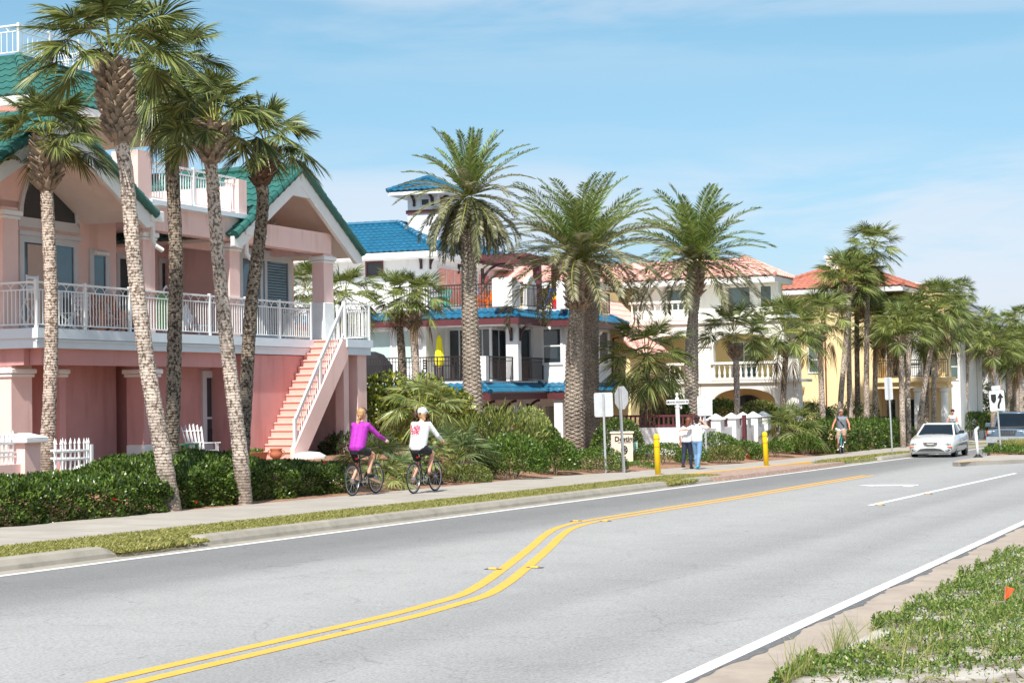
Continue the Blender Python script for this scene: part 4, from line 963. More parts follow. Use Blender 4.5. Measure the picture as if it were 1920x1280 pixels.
# main hip roof
eb=8.36
C=[(3.4,5.1),(16.3,5.1),(16.3,14),(3.4,14)]; T=[(6.6,8.4),(13.0,8.4),(13.0,11),(6.6,11)]; zt=10.0
t=MB()
for i in range(4): tile_roof(t,(*C[i],eb),(*C[(i+1)%4],eb),(*T[(i+1)%4],zt),(*T[i],zt),tw=.3,tl=.36,amp=.05)
for i in range(4): ridge(t,(*C[i],eb+.06),(*T[i],zt+.06),.11); ridge(t,(*T[i],zt+.05),(*T[(i+1)%4],zt+.05),.11)
ro=bh.part('main_roof',t,M['blue'])
f=MB()
for i in range(4):
    a,c=C[i],C[(i+1)%4]; f.bar((*a,eb-.17),(*c,eb-.17),.06,.26)
f.box(3.45,5.15,eb-.32,16.25,13.95,eb-.26)
bh.part('fascia',f,M['white'],ro)
cap=MB()
for i in range(14): 
    q=vlerp((*C[0],eb+.13),(*T[0],zt+.13),(i+.5)/14); cap.box(q[0]-.05,q[1]-.05,q[2]-.02,q[0]+.05,q[1]+.05,q[2]+.03)
bh.part('mortar_spots',cap,M['cap'],ro)
# lookout tower
b=MB(); b.box(7,6.5,8.8,8.6,8.05,11.35); tw=bh.part('tower',b,M['hwhite'])
b=MB(); 
for x0,y0,x1,y1 in ((6.93,6.43,8.67,6.5),(6.93,8.05,8.67,8.12),(6.93,6.5,7,8.05),(8.6,6.5,8.67,8.05)): b.box(x0,y0,10.45,x1,y1,10.62)
bh.part('band',b,M['burg'],tw)
window_s(bh,tw,6.85,7.4,10.75,11.2,7,frame='trim',glass='blind'); window(bh,tw,7.4,8.2,10.75,11.2,6.5,frame='trim',glass='blind')
for x,y,dx,dy in ((7,7.7,-1,0),(7,6.75,-1,0),(7.4,6.5,0,-1),(8.2,6.5,0,-1)):
    c=MB(); bracket(c,x,y,11.3,dx,dy,.4,.5); bh.part('eave_bracket',c,M['bracket'],tw)
t=MB(); q=[(6.25,5.75),(9.35,5.75),(9.35,8.8),(6.25,8.8)]; ap=(7.8,7.3,12.25)
for i in range(4): tile_roof(t,(*q[i],11.5),(*q[(i+1)%4],11.5),ap,ap,tw=.3,tl=.34,amp=.05)
for i in range(4): ridge(t,(*q[i],11.55),(ap[0],ap[1],ap[2]+.04),.1,.34)
tr=bh.part('tower_roof',t,M['blue'])
b=MB(); b.box(6.3,5.8,11.3,9.3,8.75,11.46); bh.part('fascia',b,M['white'],tr)
# pergola
b=MB()
for y in (1.0,3.2): b.box(2.9,y-.06,7.68,8.2,y+.06,7.83)
for k in range(17): x=2.8+k*.34; b.box(x,.6,7.83,x+.09,3.5,7.98)
pg=bh.part('pergola',b,M['burg'])
for x in (5.4,8.0):
    c=MB(); c.box(x-.16,.84,5.5,x+.16,1.16,7.68); bh.part('post',c,M['burg'],pg)
b=MB(); bracket(b,4.2,3.2,7.66,0,-1,1.1,.9); bh.part('pergola_bracket',b,M['bracket'])
# railings
for a,c,z in [((-2.78,.95),(-2.78,9),2.35),((-2.5,.7),(.72,.55),2.35),((1.12,.55),(4.38,.45),2.35),((.62,1.15),(.62,6.),5.52),((1.1,.5),(3.6,.1),5.52),((3.9,-.62),(11.3,-.62),5.53),((11.3,-.62),(11.3,5.8),5.53)]:
    b=MB(); iron_rail(b,(*a,z),(*c,z)); bh.part('railing',b,M['darkiron'])
b=MB(); 
for k in range(5): b.box(2.2+k*.42,.05,5.55,2.2+k*.42+.08,.12,6.5)
b=MB(); b.box(2.35,.98,2.36,3.9,1.5,3.2); bh.part('bar_counter',b,M['cherry'])
b=MB(); b.lathe([(.02,0),(.12,.08),(.15,.3),(.05,.45)],8,(.55,4.78,4.0)); bh.part('wall_lantern',b,M['galv'])
b=MB(); b.tube([(11.9,-1.4,4.9),(11.9,-1.4,4.55),(11.6,-.7,4.4),(11.45,-.66,2.4)],.05,6); bh.part('downspout',b,M['burg'])
def bpt(x,y,z): 
    a=pi/2-rad(20); return (.29+x*math.cos(a)-y*math.sin(a),72+x*math.sin(a)+y*math.cos(a),z)
BRZ=pi/2-rad(20)
# ================================================================ cream house with balustrades
M['cream']=mat('cream_white_stucco',(.76,.75,.69),.8,.05,1,.15,50,dirt=((.56,.54,.48),1.2,.56,.4),dsc=(2.,2.,.3))
M['lemon']=mat('lemon_stucco',srgb(232,214,160),.85,.05,1,.15,50)
M['yellow']=mat('yellow_stucco',srgb(238,212,164),.85,.05,1,.15,50,dirt=(srgb(206,176,124),1.2,.55,.4),dsc=(2.,2.,.3))
M['pinktile']=mat('salmon_roof_tile',srgb(232,176,164),.6,.15,3)
M['orangetile']=mat('orange_roof_tile',srgb(178,112,92),.65,.22,3,dirt=(srgb(140,76,60),4,.58,.5))
def hip(h,C,T,ze,zt,mt,name='roof',tw=.34,tl=.42,amp=.055,fas='white'):
    t=MB()
    for i in range(4): tile_roof(t,(*C[i],ze),(*C[(i+1)%4],ze),(*T[(i+1)%4],zt),(*T[i],zt),tw=tw,tl=tl,amp=amp,sub=4)
    for i in range(4): ridge(t,(*C[i],ze+.06),(*T[i],zt+.06),.12)
    if T[0]!=T[1]: ridge(t,(*T[0],zt+.06),(*T[1],zt+.06),.12)
    r=h.part(name,t,M[mt]); f=MB(); x=[c[0] for c in C]; y=[c[1] for c in C]; f.box(min(x)+.05,min(y)+.05,ze-.32,max(x)-.05,max(y)-.05,ze-.04); h.part('eave',f,M[fas],r); return r
def baluster(mb,x,y,z,h=.68,r=.075): mb.lathe([(r*.9,0),(r*.9,h*.1),(r*.5,h*.14),(r*1.05,h*.38),(r*.55,h*.62),(r*.45,h*.78),(r*.85,h*.88),(r*.85,h)],7,(x,y,z))
def balustrade(h,p0,p1,z,gap=.27,mt='cream',hh=.85):
    p0=Vector((*p0,z));p1=Vector((*p1,z)); L=(p1-p0).length; K=round(L/gap)
    m=MB(); m.bar(p0+Vector((0,0,hh)),p1+Vector((0,0,hh)),.22,.12); m.bar(p0+Vector((0,0,.06)),p1+Vector((0,0,.06)),.24,.12); o=h.part('balustrade',m,M[mt])
    for k in range(K):
        q=p0.lerp(p1,(k+.5)/K); m=MB(); baluster(m,q.x,q.y,z+.12,hh-.18); h.part('baluster',m,M[mt],o,smooth=True)
    return o
def arch_wall(mb,w0,w1,z0,z1,aw0,aw1,zspring,ztop,x0,x1,n=16):
    """wall plate facing the camera (plane x0..x1) with an arched opening"""
    cx=(aw0+aw1)/2; rw=(aw1-aw0)/2; rise=ztop-zspring
    arc=[(cx+rw*math.cos(t),zspring+rise*math.sin(t)) for t in srange(0,pi,n)]
    mb.prism([(w0,z0),(aw0,z0),(aw0,zspring),(w0,zspring)],x0,x1,'x'); mb.prism([(aw1,z0),(w1,z0),(w1,zspring),(aw1,zspring)],x0,x1,'x')
    for a,c in zip(arc,arc[1:]): mb.prism([(a[0],a[1]),(a[0],z1),(c[0],z1),(c[0],c[1])],x0,x1,'x')
    mb.prism([(w0,zspring),(aw0,zspring),(aw0,z1),(w0,z1)],x0,x1,'x'); mb.prism([(aw1,zspring),(w1,zspring),(w1,z1),(aw1,z1)],x0,x1,'x')
ch=House('cream_house','cream stucco house with white balustrades, arches and a salmon pink tile roof','house',82,25,-1.1)
S=82
b=MB(); b.box(S+2.4,21.6,-1.1,S+3.4,36,5.2); b.box(S+2.41,22.5,5.2,S+3.4,36,7.6); ch.part('back_wall',b,M['lemon'])
b=MB()
arch_wall(b,25.6,29.2,2.27,5.2,25.9,28.9,4.0,4.6,S,S+.4); arch_wall(b,21.6,25.58,2.27,5.2,22.1,25.2,4.0,4.6,S,S+.4)
b.box(S,29.2,-1.1,S+.4,34,1.4); 
ch.part('arcade_wall',b,M['cream'])
b=MB(); arch_wall(b,20.9,25.9,-1.1,2.2,22.1,25.25,1.25,1.88,S+.02,S+.42); arch_wall(b,25.92,30.6,-1.1,2.2,26.3,30.2,1.25,1.5,S+.02,S+.42)
b.box(S+.43,20.9,-1.1,S+.8,21.9,2.0); b.box(S+.4,21.62,2.3,S+2.39,21.8,5.1)
ch.part('lower_arcade_wall',b,M['cream'])
b=MB(); b.box(S-.12,20.8,2.16,S+2.4,30.7,2.3); b.box(S-.12,21.5,5.16,S+2.4,30.0,5.34); ch.part('floor_slab',b,M['cream'])
b=MB(); b.box(S+1.9,22.3,5.34,S+2.4,30,7.5); b.box(S-.04,20.85,2.3,S+.38,22.0,3.3); ch.part('upper_wall',b,M['cream'])
balustrade(ch,(S-.02,22.0),(S-.02,25.3),2.3); balustrade(ch,(S-.02,26.0),(S-.02,29.2),2.3); balustrade(ch,(S-.02,26.2),(S-.02,29.6),5.34,.3,hh=.95); 
b=MB(); b.box(S-.1,25.32,2.3,S+.3,25.95,4.1); cl_=ch.part('column',b,M['cream']); b=MB(); b.bbox(S-.16,25.26,3.95,S+.36,26.01,4.12,.03); ch.part('capital',b,M['cream'],cl_)
for y0,y1,z0,z1,gl,mu,hb in [(23.6,25.0,2.4,4.3,'pane_blue',(24.3,),(3.0,3.6)),(21.4,22.3,2.4,4.2,'pane_blue',(21.85,),()),(26.3,27.3,2.4,4.3,'glass',(),()),]:
    window_s(ch,None,y0,y1,z0,z1,S+2.4,frame='cream',glass=gl,mull=mu,hbar=hb)
for y0,y1 in ((22.6,23.3),(23.7,25.0),(26.6,28.3)): window_s(ch,None,y0,y1,5.9,7.1,S+1.9,frame='cream',glass='sageglass')
dw=window_s(ch,None,23.4,24.9,-1.0,.95,S+2.4,frame='cream',glass='pane_blue',mull=(24.15,),name='french_door')
b=MB(); arcp=[(24.15+.75*math.cos(t),1.0+.55*math.sin(t)) for t in srange(0,pi,12)]; b.prism(arcp,S+2.3,S+2.38,'x'); ch.part('fanlight',b,M['glass'],dw)
b=MB(); b.box(S+1.0,30.2,-1.1,S+1.2,34,1.4); b.box(S+2.2,25.9,-1.1,S+2.38,30.4,2.0); ch.part('garage_door',b,M['blind'])
for y in (22.6,21.6):
    b=MB(); b.lathe([(.02,-.1),(.08,0),(.14,.28),(.16,.32),(.03,.5)],6,(S+.55 if y<22 else S+2.2,y,.6)); ch.part('lantern',b,M['black'])
hip(ch,[(S+.9,22.2),(S+4.6,22.2),(S+4.6,37),(S+.9,37)],[(S+2.7,24.3),(S+2.8,24.3),(S+2.8,33),(S+2.7,33)],7.5,8.55,'pinktile')
# side wing whose salmon roof falls towards the street
b=MB(); b.box(S-4,30.5,-1.1,S+.9,37,6.9); ch.part('wing_wall',b,M['lemon'])
t=MB(); tile_roof(t,(S-4.4,27.6,3.6),(S+1.,27.6,3.6),(S+1.,30.6,6.5),(S-4.4,30.6,6.5),tw=.34,tl=.42,amp=.055,sub=4); ridge(t,(S-4.4,27.6,3.68),(S-4.4,30.6,6.58),.12); ch.part('wing_roof',t,M['pinktile'])
hip(ch,[(S-4.6,30.3),(S+1.5,30.3),(S+1.5,38),(S-4.6,38)],[(S-2,33),(S-1,33),(S-1,35),(S-2,35)],7.3,8.3,'pinktile','wing_hip_roof')
b=MB(); b.box(S-3.9,28.2,-1.1,S-.2,30.49,3.7); ch.part('wing_lower_wall',b,M['lemon'])
# ================================================================ yellow house
yh=House('yellow_house','yellow stucco house with an orange barrel tile roof and black iron balcony','house',98,22,-1.3)
S=98
b=MB(); b.box(S,20.45,-1.3,S+10,24.9,7.4); yh.part('wall',b,M['yellow'])
b=MB(); b.box(S+1.6,16.8,-1.3,S+3.6,20.44,7.2); yh.part('side_wall',b,M['yellow'])
b=MB(); b.box(S+.35,23.3,-1.3,S+.0,23.38,7.3) if 0 else b.box(S-.06,23.3,-1.3,S-.0,23.38,7.3); yh.part('downspout',b,M['cherry'])
window_s(yh,None,23.7,24.4,2.7,4.6,S,frame='cream',glass='sageglass',hbar=(3.5,),head=True)
b=MB(); b.box(S-.03,20.9,3.9,S-.0,21.3,4.3); 
hip(yh,[(S-.9,18.6),(S+12,18.6),(S+12,27),(S-.9,27)],[(S+4,22.5),(S+6,22.5),(S+6,23.4),(S+4,23.4)],7.6,9.2,'orangetile',fas='trim')
b=MB(); b.box(S+3,23.2,8.4,S+3.8,23.9,9.6); b.box(S+2.9,23.1,9.6,S+3.9,24.0,9.75); yh.part('chimney',b,M['cream'])
b=MB(); b.box(S+.2,16.4,1.75,S+1.59,20.44,1.95); b.box(S-.0,16.2,2.1,S+1.59,20.44,2.35); b.box(S+.25,16.5,1.95,S+1.59,20.44,2.1); yh.part('cornice',b,M['yellow']); b=MB(); b.box(S+.2,16.4,5.6,S+1.59,20.44,5.95); yh.part('cornice',b,M['yellow'])
b=MB(); iron_rail(b,(S+.1,16.4,2.35),(S+.1,20.4,2.35)); yh.part('railing',b,M['black'])
for y in (18.2,16.7):
    b=MB(); b.lathe([(.28,0),(.28,.12),(.22,.16),(.20,2.7),(.27,2.78),(.3,2.95)],14,(S+.5,y,-1.2)); yh.part('column',b,M['white'])
b=MB(); b.box(S+.3,17.9,2.36,S+.7,18.5,5.6); yh.part('pillar',b,M['white'])
for y0,y1 in ((19.4,20.2),(18.5,19.2),(17.2,17.9)): window_s(yh,None,y0,y1,2.4,4.9,S+1.6,frame='cream',glass='glass',mull=((y0+y1)/2,))
for y0,y1 in ((19.6,20.2),(18.4,19.2)): window_s(yh,None,y0,y1,-1.2,1.2,S+1.6,frame='cream',glass='glass')
b=MB(); b.lathe([(.02,-.1),(.08,0),(.14,.28),(.16,.32),(.03,.5)],6,(S+1.5,20.3,3.6)); yh.part('lantern',b,M['black'])
# sconce-like planters on its wall
for z_ in (3.2,1.6):
    b=MB(); b.loft([[(S-.25,24.75,z_),(S-.02,24.75,z_),(S-.02,24.95,z_),(S-.25,24.95,z_)],[(S-.35,24.6,z_+.35),(S-.02,24.6,z_+.35),(S-.02,25.1,z_+.35),(S-.35,25.1,z_+.35)]]); yh.part('wall_planter',b,M['yellow'])
# ================================================================ white houses farther on
def far_house(label,s,w0,w1,z1,mt,roofz=None,rt='galv',wins=(),name='white_house'):
    h=House(name,label,'house',s,(w0+w1)/2,gz(s)); g0=gz(s)
    b=MB(); b.box(s,w0,g0,s+9,w1,z1); h.part('wall',b,M[mt])
    if roofz: hip(h,[(s-.8,w0-.8),(s+9.8,w0-.8),(s+9.8,w1+.8),(s-.8,w1+.8)],[(s+4,(w0+w1)/2),(s+5,(w0+w1)/2),(s+5,(w0+w1)/2+.1),(s+4,(w0+w1)/2+.1)],z1,roofz,rt,fas='white')
    for y0,y1,za,zb in wins: window_s(h,None,y0,y1,za,zb,s,frame='white',glass='sageglass',hbar=((za+zb)/2,))
    return h
M['slate']=mat('grey_shingle',srgb(120,124,130),.8,.15,4)
wq=ons(1742,700,108)[0]; wr=ons(1800,700,108)[0]
wh=far_house('plain white house with shuttered window beyond the yellow house',108,wr,wq,6.2,'hwhite',7.6,'slate',[((wq+wr)/2-.9,(wq+wr)/2-.1,2.2,3.9)])
wq=ons(1690,530,112)[0]; wr=ons(1738,530,112)[0]
far_house('white house with rooftop parapet behind the yellow house',112,wr,wq,ons(1700,530,112)[1],'hwhite')
wq=ons(1795,600,126)[0]; wr=ons(1850,600,126)[0]
far_house('far pale house with a grey hip roof among the palms',126,wr,wq,ons(1790,612,126)[1],'hwhite',ons(1770,596,126)[1],'slate',[(wr+1.2,wr+2.4,1.5,3.2)])
wq=ons(1830,700,150)[0]; wr=ons(1885,700,150)[0]
far_house('farthest white house low behind the palm trunks at right',150,wr,wq,3.6,'hwhite',4.6,'slate')
# ================================================================ white garden wall with burgundy rails
gw=House('garden_wall','white plastered garden wall with pointed piers and burgundy rails before the cream house','wall',66,20.5,-1.0)
b=MB(); b.box(61.5,19.3,-1.2,61.8,23.5,.42); b.box(61.81,20.2,-1.2,73.2,20.45,.30); gw.part('wall',b,M['hwhite'])
b=MB(); b.bar((61.65,19.3,.86),(61.65,23.5,.86),.08,.08); b.bar((61.65,19.3,.5),(61.65,23.5,.5),.06,.06)
for k in range(22): y=19.4+k*.19; b.box(61.62,y,.42,61.68,y+.06,.85)
gw.part('rail',b,M['burg'])
for s_ in (64.0,66.3,68.5,70.2,71.8,73.4):
    b=MB(); b.box(s_-.28,20.05,-1.2,s_+.28,20.6,.62); b.loft([[(s_-.34,19.99,.62),(s_+.34,19.99,.62),(s_+.34,20.66,.62),(s_-.34,20.66,.62)],[(s_-.02,20.3,.86),(s_+.02,20.3,.86),(s_+.02,20.34,.86),(s_-.02,20.34,.86)]]); gw.part('pier',b,M['cap'])
for a in (64.3,66.6,68.8,72.1):
    b=MB(); b.bar((a,20.32,.62),(a+1.3,20.32,.62),.06,.08); b.bar((a,20.32,.36),(a+1.3,20.32,.36),.05,.06)
    for k in range(9): b.box(a+.05+k*.14,20.29,.3,a+.11+k*.14,20.35,.6)
    gw.part('rail',b,M['burg'])
b=MB(); b.box(69.45,20.0,-1.1,69.6,20.15,.75); gw.part('gate_post',b,M['burg'])
# ================================================================ shrubs, hedges, palmettos, farther palms
M['hedge']=leafmat('dark_hedge_leaf',[srgb(34,50,18),srgb(58,82,28),srgb(86,112,42),srgb(124,144,66)],.35,.2,.5)
M['glossy']=leafmat('yellow_green_leaf',[srgb(44,62,20),srgb(82,100,32),srgb(132,142,50),srgb(178,176,84)],.35,.25,.5)
M['bright']=leafmat('bright_shrub_leaf',[srgb(38,62,20),srgb(64,96,30),srgb(96,126,46),srgb(136,154,74)],.38,.25,.5)
M['olive']=leafmat('olive_shrub_leaf',[srgb(54,70,28),srgb(84,98,42),srgb(118,128,60),srgb(158,158,90)],.45,.2,.4)
M['varieg']=leafmat('pale_variegated_leaf',[srgb(96,120,50),srgb(140,158,80),srgb(184,190,124),srgb(120,140,66)],.45,.2,.4)
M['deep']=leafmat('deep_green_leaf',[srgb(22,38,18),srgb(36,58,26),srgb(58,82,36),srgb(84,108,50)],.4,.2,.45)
M['palmetto']=leafmat('palmetto_leaf',[srgb(78,94,46),srgb(110,126,64),srgb(146,154,90),srgb(182,182,124)],.36,.25,.55)
M['palmettog']=leafmat('silver_palmetto_leaf',[srgb(72,92,58),srgb(98,118,74),srgb(132,144,98),srgb(108,128,70)],.36,.22,.55)
M['bloom']=leafmat('pink_flower',[srgb(226,90,140),srgb(240,150,180)],.6,.3,.3)
M['redbloom']=leafmat('red_flower',[srgb(214,20,30),srgb(226,44,40)],.6,.2,.3)
M['twig']=mat('grey_twig',srgb(120,108,92),.9,.2,8)
def leaf_quads(pos,dirs,ln,wd,rgn,fold=.15):
    """diamond leaves: pos Nx3, dirs Nx3 (pointing), ln, wd arrays"""
    N=len(pos); r=rgn.normal(size=(N,3)); d=nrm(dirs); x=nrm(np.cross(d,r)); n=np.cross(x,d)
    ln=np.broadcast_to(ln,N)[:,None]; wd=np.broadcast_to(wd,N)[:,None]
    V=np.stack([pos,pos+d*ln*.5+x*wd*.5+n*ln*fold,pos+d*ln,pos+d*ln*.5-x*wd*.5+n*ln*fold],1).reshape(-1,3)
    return V,np.arange(4*N).reshape(N,4)
def lumps(rgn,k=9,amp=.28,sharp=7):
    D=nrm(rgn.normal(size=(k,3))); D[:,2]=np.abs(D[:,2]); A=rgn.uniform(-.6,1,size=k)*amp
    return lambda d: 1+(np.exp(sharp*(d@D.T-1))*A).sum(1)
def shrub(label,u,v,Y,rx,h,ry=None,n=1800,leaf=.09,wd=.5,m='bright',name='shrub',group=None,seed=1,up=.35,amp=.3,shell=.35,stems=5,flat=1.,flowers=None,lo=-.25,cat='shrub',at_=None,jag=.0):
    rgn=np.random.default_rng(seed); n=int(n*1.7) if n>300 else n; ry=ry or rx*.9; base=Vector(at(u,v,Y)) if at_ is None else Vector(at_)
    T=thing(name,label,cat,base,0,group)
    d=nrm(rgn.normal(size=(int(n*1.5),3))); d=d[d[:,2]>lo][:n]; N=len(d); f=lumps(rgn,10,amp)(d)
    rr=f*(1-shell*rgn.random(N)**2)*(1+jag*np.abs(rgn.normal(size=N)))
    sc=np.array([rx,ry,h*.62]); pos=d*rr[:,None]*sc+np.array([0,0,h*.38]); pos[:,2]=np.maximum(pos[:,2],.02)
    dirs=nrm(d*.7+rgn.normal(size=(N,3))*.55+np.array([0,0,up])); ln=leaf*rgn.uniform(.55,1.3,size=N)
    V,Fq=leaf_quads(pos,dirs,ln,ln*wd,rgn); o=np_mesh('foliage',V,Fq,M[m],T)
    if stems:
        mb=MB(); rg=random.Random(seed)
        for k in range(stems):
            a=rg.uniform(0,6.28); e=rg.uniform(.25,.6); mb.tube([(rg.uniform(-.1,.1)*rx,rg.uniform(-.1,.1)*ry,-.25),(math.cos(a)*rx*e*.5,math.sin(a)*ry*e*.5,h*.3),(math.cos(a)*rx*e,math.sin(a)*ry*e,h*.65)],[.03*h**.5,.022*h**.5,.01],5)
        mb.build('stem',M['twig'],T)
    if flowers:
        mf,k,sz=flowers; q=rgn.choice(N,k); fp=pos[q]*1.03; V=[];Fs=[]
        Vf,Ff=leaf_quads(np.repeat(fp,5,0),rgn.normal(size=(5*k,3))+np.array([0,-.6,.4]),sz,sz*.8,rgn); np_mesh('flower',Vf,Ff,M[mf],T)
    return T
def hedge(label,s0,s1,w0,w1,ztop,zbot,n=22000,leaf=.062,m='hedge',seed=1,name='hedge',amp=.10,wave=.12,round_=.35,flowers=None,dens_in=.5):
    """clipped hedge, ztop/zbot functions of s"""
    rgn=np.random.default_rng(seed); base=P((s0+s1)/2,(w0+w1)/2,0); L=s1-s0; D=w1-w0
    zt=float(ztop((s0+s1)/2)); zb=float(zbot((s0+s1)/2)); T=thing(name,label,'hedge',(base[0],base[1],zb),RZ)
    hh=np.array([float(ztop(x))-float(zbot(x)) for x in (s0,s1)]).mean()
    n=int(n*1.9); front=int(n*1.25*hh/(hh*1.25+D+.001)); top=n-front
    def surf(k,kind):
        s=rgn.uniform(s0,s1,k); j=rgn.random(k)
        if kind=='f':
            t=rgn.random(k); w=np.full(k,w0); z=t; nn=np.tile([0,-1,.25],(k,1)); rd=round_*D*np.clip((t-.7)/.3,0,1)**2; w=w+rd
        else:
            w=w0+D*rgn.random(k); z=1-.10*(np.abs((w-(w0+w1)/2)/(D/2))**4); nn=np.tile([0,-.1,1.],(k,1))
        Z0=np.interp(s,[s0,s1],[float(zbot(s0)),float(zbot(s1))]); Z1=np.array([float(ztop(x)) for x in np.linspace(s0,s1,40)]); Z1=np.interp(s,np.linspace(s0,s1,40),Z1)
        lump=wave*(np.sin(s*2.3+w*1.7+seed)*.5+np.sin(s*5.1-w*3.3)*.3+np.sin(s*9.7+z*6+w*5)*.3+np.sin(z*9+s*3.7)*.25)
        zz=Z0+z*(Z1-Z0); dep=rgn.random(k)**2*amp*2.2
        w=w+ (dep-lump if kind=='f' else 0); zz=zz+((lump-dep) if kind=='t' else 0)
        e=np.minimum(s-s0,s1-s)/.5; zz=np.where(e<1,Z0+(zz-Z0)*(.75+.25*np.sqrt(np.clip(e,0,1))),zz)
        return np.stack([s,w,zz],1),nn
    p1,n1=surf(front,'f'); p2,n2=surf(top,'t')
    # the ends
    k=int(front*.12*D); w=rgn.uniform(w0,w1,k); t=rgn.random(k); pe=np.stack([np.full(k,s0)+rgn.random(k)**2*.25+.15*np.sin(w*4+t*5),w,float(zbot(s0))+t*(float(ztop(s0))-float(zbot(s0)))*.97],1); ne=np.tile([-1,0,.3],(k,1))
    pos=np.concatenate([p1,p2,pe]); nn=np.concatenate([n1,n2,ne]); N=len(pos)
    pos=pos-np.array([(s0+s1)/2,(w0+w1)/2,zb]); dirs=nn*.8+rgn.normal(size=(N,3))*.55+np.array([0,0,.25]); ln=leaf*rgn.uniform(.5,1.5,size=N)
    V,Fq=leaf_quads(pos,dirs,ln,ln*.48,rgn); np_mesh('foliage',V,Fq,M[m],T)
    mb=MB(); rg=random.Random(seed)
    for k in range(int(L*2)): s=rg.uniform(-L/2+.2,L/2-.2); w=rg.uniform(-.3,.3)*D; mb.tube([(s,w,-.1),(s+rg.uniform(-.1,.1),w+rg.uniform(-.1,.1),hh*.4),(s+rg.uniform(-.3,.3),w+rg.uniform(-.2,.2),hh*.8)],[.02,.014,.008],5)
    mb.build('stem',M['twig'],T)
    if flowers:
        mf,kf,sz=flowers; q=rgn.choice(len(p1),kf); Vf,Ff=leaf_quads(np.repeat(pos[q]+np.array([0,-.04,.0]),5,0),rgn.normal(size=(5*kf,3))+np.array([0,-.8,.3]),sz,sz*.8,rgn); np_mesh('flower',Vf,Ff,M[mf],T)
    return T
def palmetto(label,u,v,Y,reach,n=26,trunk=None,m='palmetto',seed=1,elmin=5,nseg=26,name='palmetto',group='palmettos',wid=.9,at_=None):
    base=Vector(at(u,v,Y)) if at_ is None else Vector(at_); T=thing(name,label,'palm shrub',base,0,group); org=Vector((0,0,.12))
    if trunk:
        org=Vector((trunk[1],0,trunk[0])); boots_mb((0,0,-.15),org,trunk[2],trunk[2]*1.05,int(trunk[0]*9)+2,8,.2,seed,.7,.035).build('leaf_bases',M['bootd'],T)
    crown_obj('crown',fan_crown(seed,n,reach,nseg,elmin,84,(0,0,0),1,.28,wid*.85,.55,.16),[M[m],M['petiole'],M['dead']],T,org); return T
gr=lambda s,o=.1: gz(s)+o
zt1=lambda s: np.interp(s,[20,24,28,31.2],[onw(0,908,18.8)[1],onw(140,900,18.8)[1],onw(250,896,18.8)[1],onw(325,892,18.8)[1]])
hedge('clipped dark green hedge at the left edge running along the sidewalk',14.5,onw(312,900,18.5)[0],18.3,20.4,zt1,lambda s:gr(s),36000,.066,seed=2,flowers=('redbloom',5,.05))
hedge('short taller hedge behind the left hedge, ending at the capped white pillar',28.2,32.6,20.5,22.2,lambda s:onw(250,864,20.6)[1],lambda s:gr(s,.2),9000,.066,seed=3)
za,zb_=onw(352,880,18.7)[1],onw(440,872,18.7)[1]
hedge('dark hedge between the two leaning palm trunks at the sidewalk',onw(338,930,18.8)[0],onw(447,930,18.8)[0],18.7,21.3,lambda s:onw(400,868,18.9)[1],lambda s:gr(s),12000,.066,seed=4,flowers=('redbloom',4,.05))
hedge('hedge right of the pale leaning palm, ending beside the woman in purple',onw(474,920,18.9)[0],onw(640,910,19.2)[0],18.95,21.8,lambda s:float(np.interp(s,[31,35.5],[onw(480,872,19)[1],onw(630,880,19.3)[1]])),lambda s:gr(s),15000,.064,seed=5)
shrub('leafless grey twiggy shrub with red blossom at the end of the pink house hedge',612,920,38.3,.42,.62,n=260,leaf=.06,m='deep',seed=6,stems=60,flowers=('redbloom',2,.09))
# yellow-green thicket and palmettos behind the two cyclists
shrub('big yellow green broadleaf bush right of the pink stair',712,862,53,1.35,2.3,1.3,n=4200,leaf=.15,wd=.62,m='glossy',seed=7,amp=.4,name='broadleaf_bush')
shrub('big yellow green broadleaf bush beside the skirted date palm trunk',818,858,55,1.0,2.05,1.2,n=3200,leaf=.15,wd=.62,m='glossy',seed=8,amp=.4,name='broadleaf_bush')
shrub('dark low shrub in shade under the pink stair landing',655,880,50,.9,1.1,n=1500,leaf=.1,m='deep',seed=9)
palmetto('pale fan palmetto fanning up behind the woman in purple',700,893,44,1.15,34,seed=21)
palmetto('palmetto on a shaggy dark trunk above the white cap of the cyclist',789,880,47,1.15,28,(1.55,.05,.17),seed=22,elmin=-10)
palmetto('low silvery palmetto between the two cyclists',752,905,42.5,.85,24,m='palmettog',seed=23)
palmetto('low palmetto leaning right below the purple sleeve',720,920,40.5,.75,20,seed=24,elmin=0)
palmetto('broad palmetto right of the cyclist in white',850,880,45.5,1.25,34,seed=25,m='palmettog')
palmetto('small palmetto stump of stripped stalks before the white bicycle wheel',815,902,42.8,.6,14,(.45,0,.12),seed=26)
shrub('oleander with long narrow yellowish leaves and pink blossoms left of the touching date palms',925,885,50,1.35,1.5,1.1,n=3800,leaf=.19,wd=.2,m='olive',seed=10,up=.9,jag=.12,flowers=('bloom',9,.07),name='oleander')
shrub('flat topped pale mound shrub at the sidewalk right of the white cyclist',870,914,44.3,.72,.55,n=2400,leaf=.055,m='olive',seed=11,amp=.12,name='mound_shrub')
shrub('leggy bright green shrub in front of the oleander',960,901,46.5,.98,1.02,n=3600,leaf=.085,m='bright',seed=12)
shrub('rounded bright green shrub against the foot of the front date palm',1040,893,49.5,.72,1.08,n=3000,leaf=.08,m='bright',seed=13)
shrub('low spreading shrub at the sidewalk corner by the stop sign',1112,892,51.5,1.0,.82,n=3600,leaf=.065,m='bright',seed=14,amp=.15)
shrub('white speckled shrub before the lower storey of the blue roofed house',1000,842,60,.65,1.25,n=1500,leaf=.09,m='varieg',seed=15)
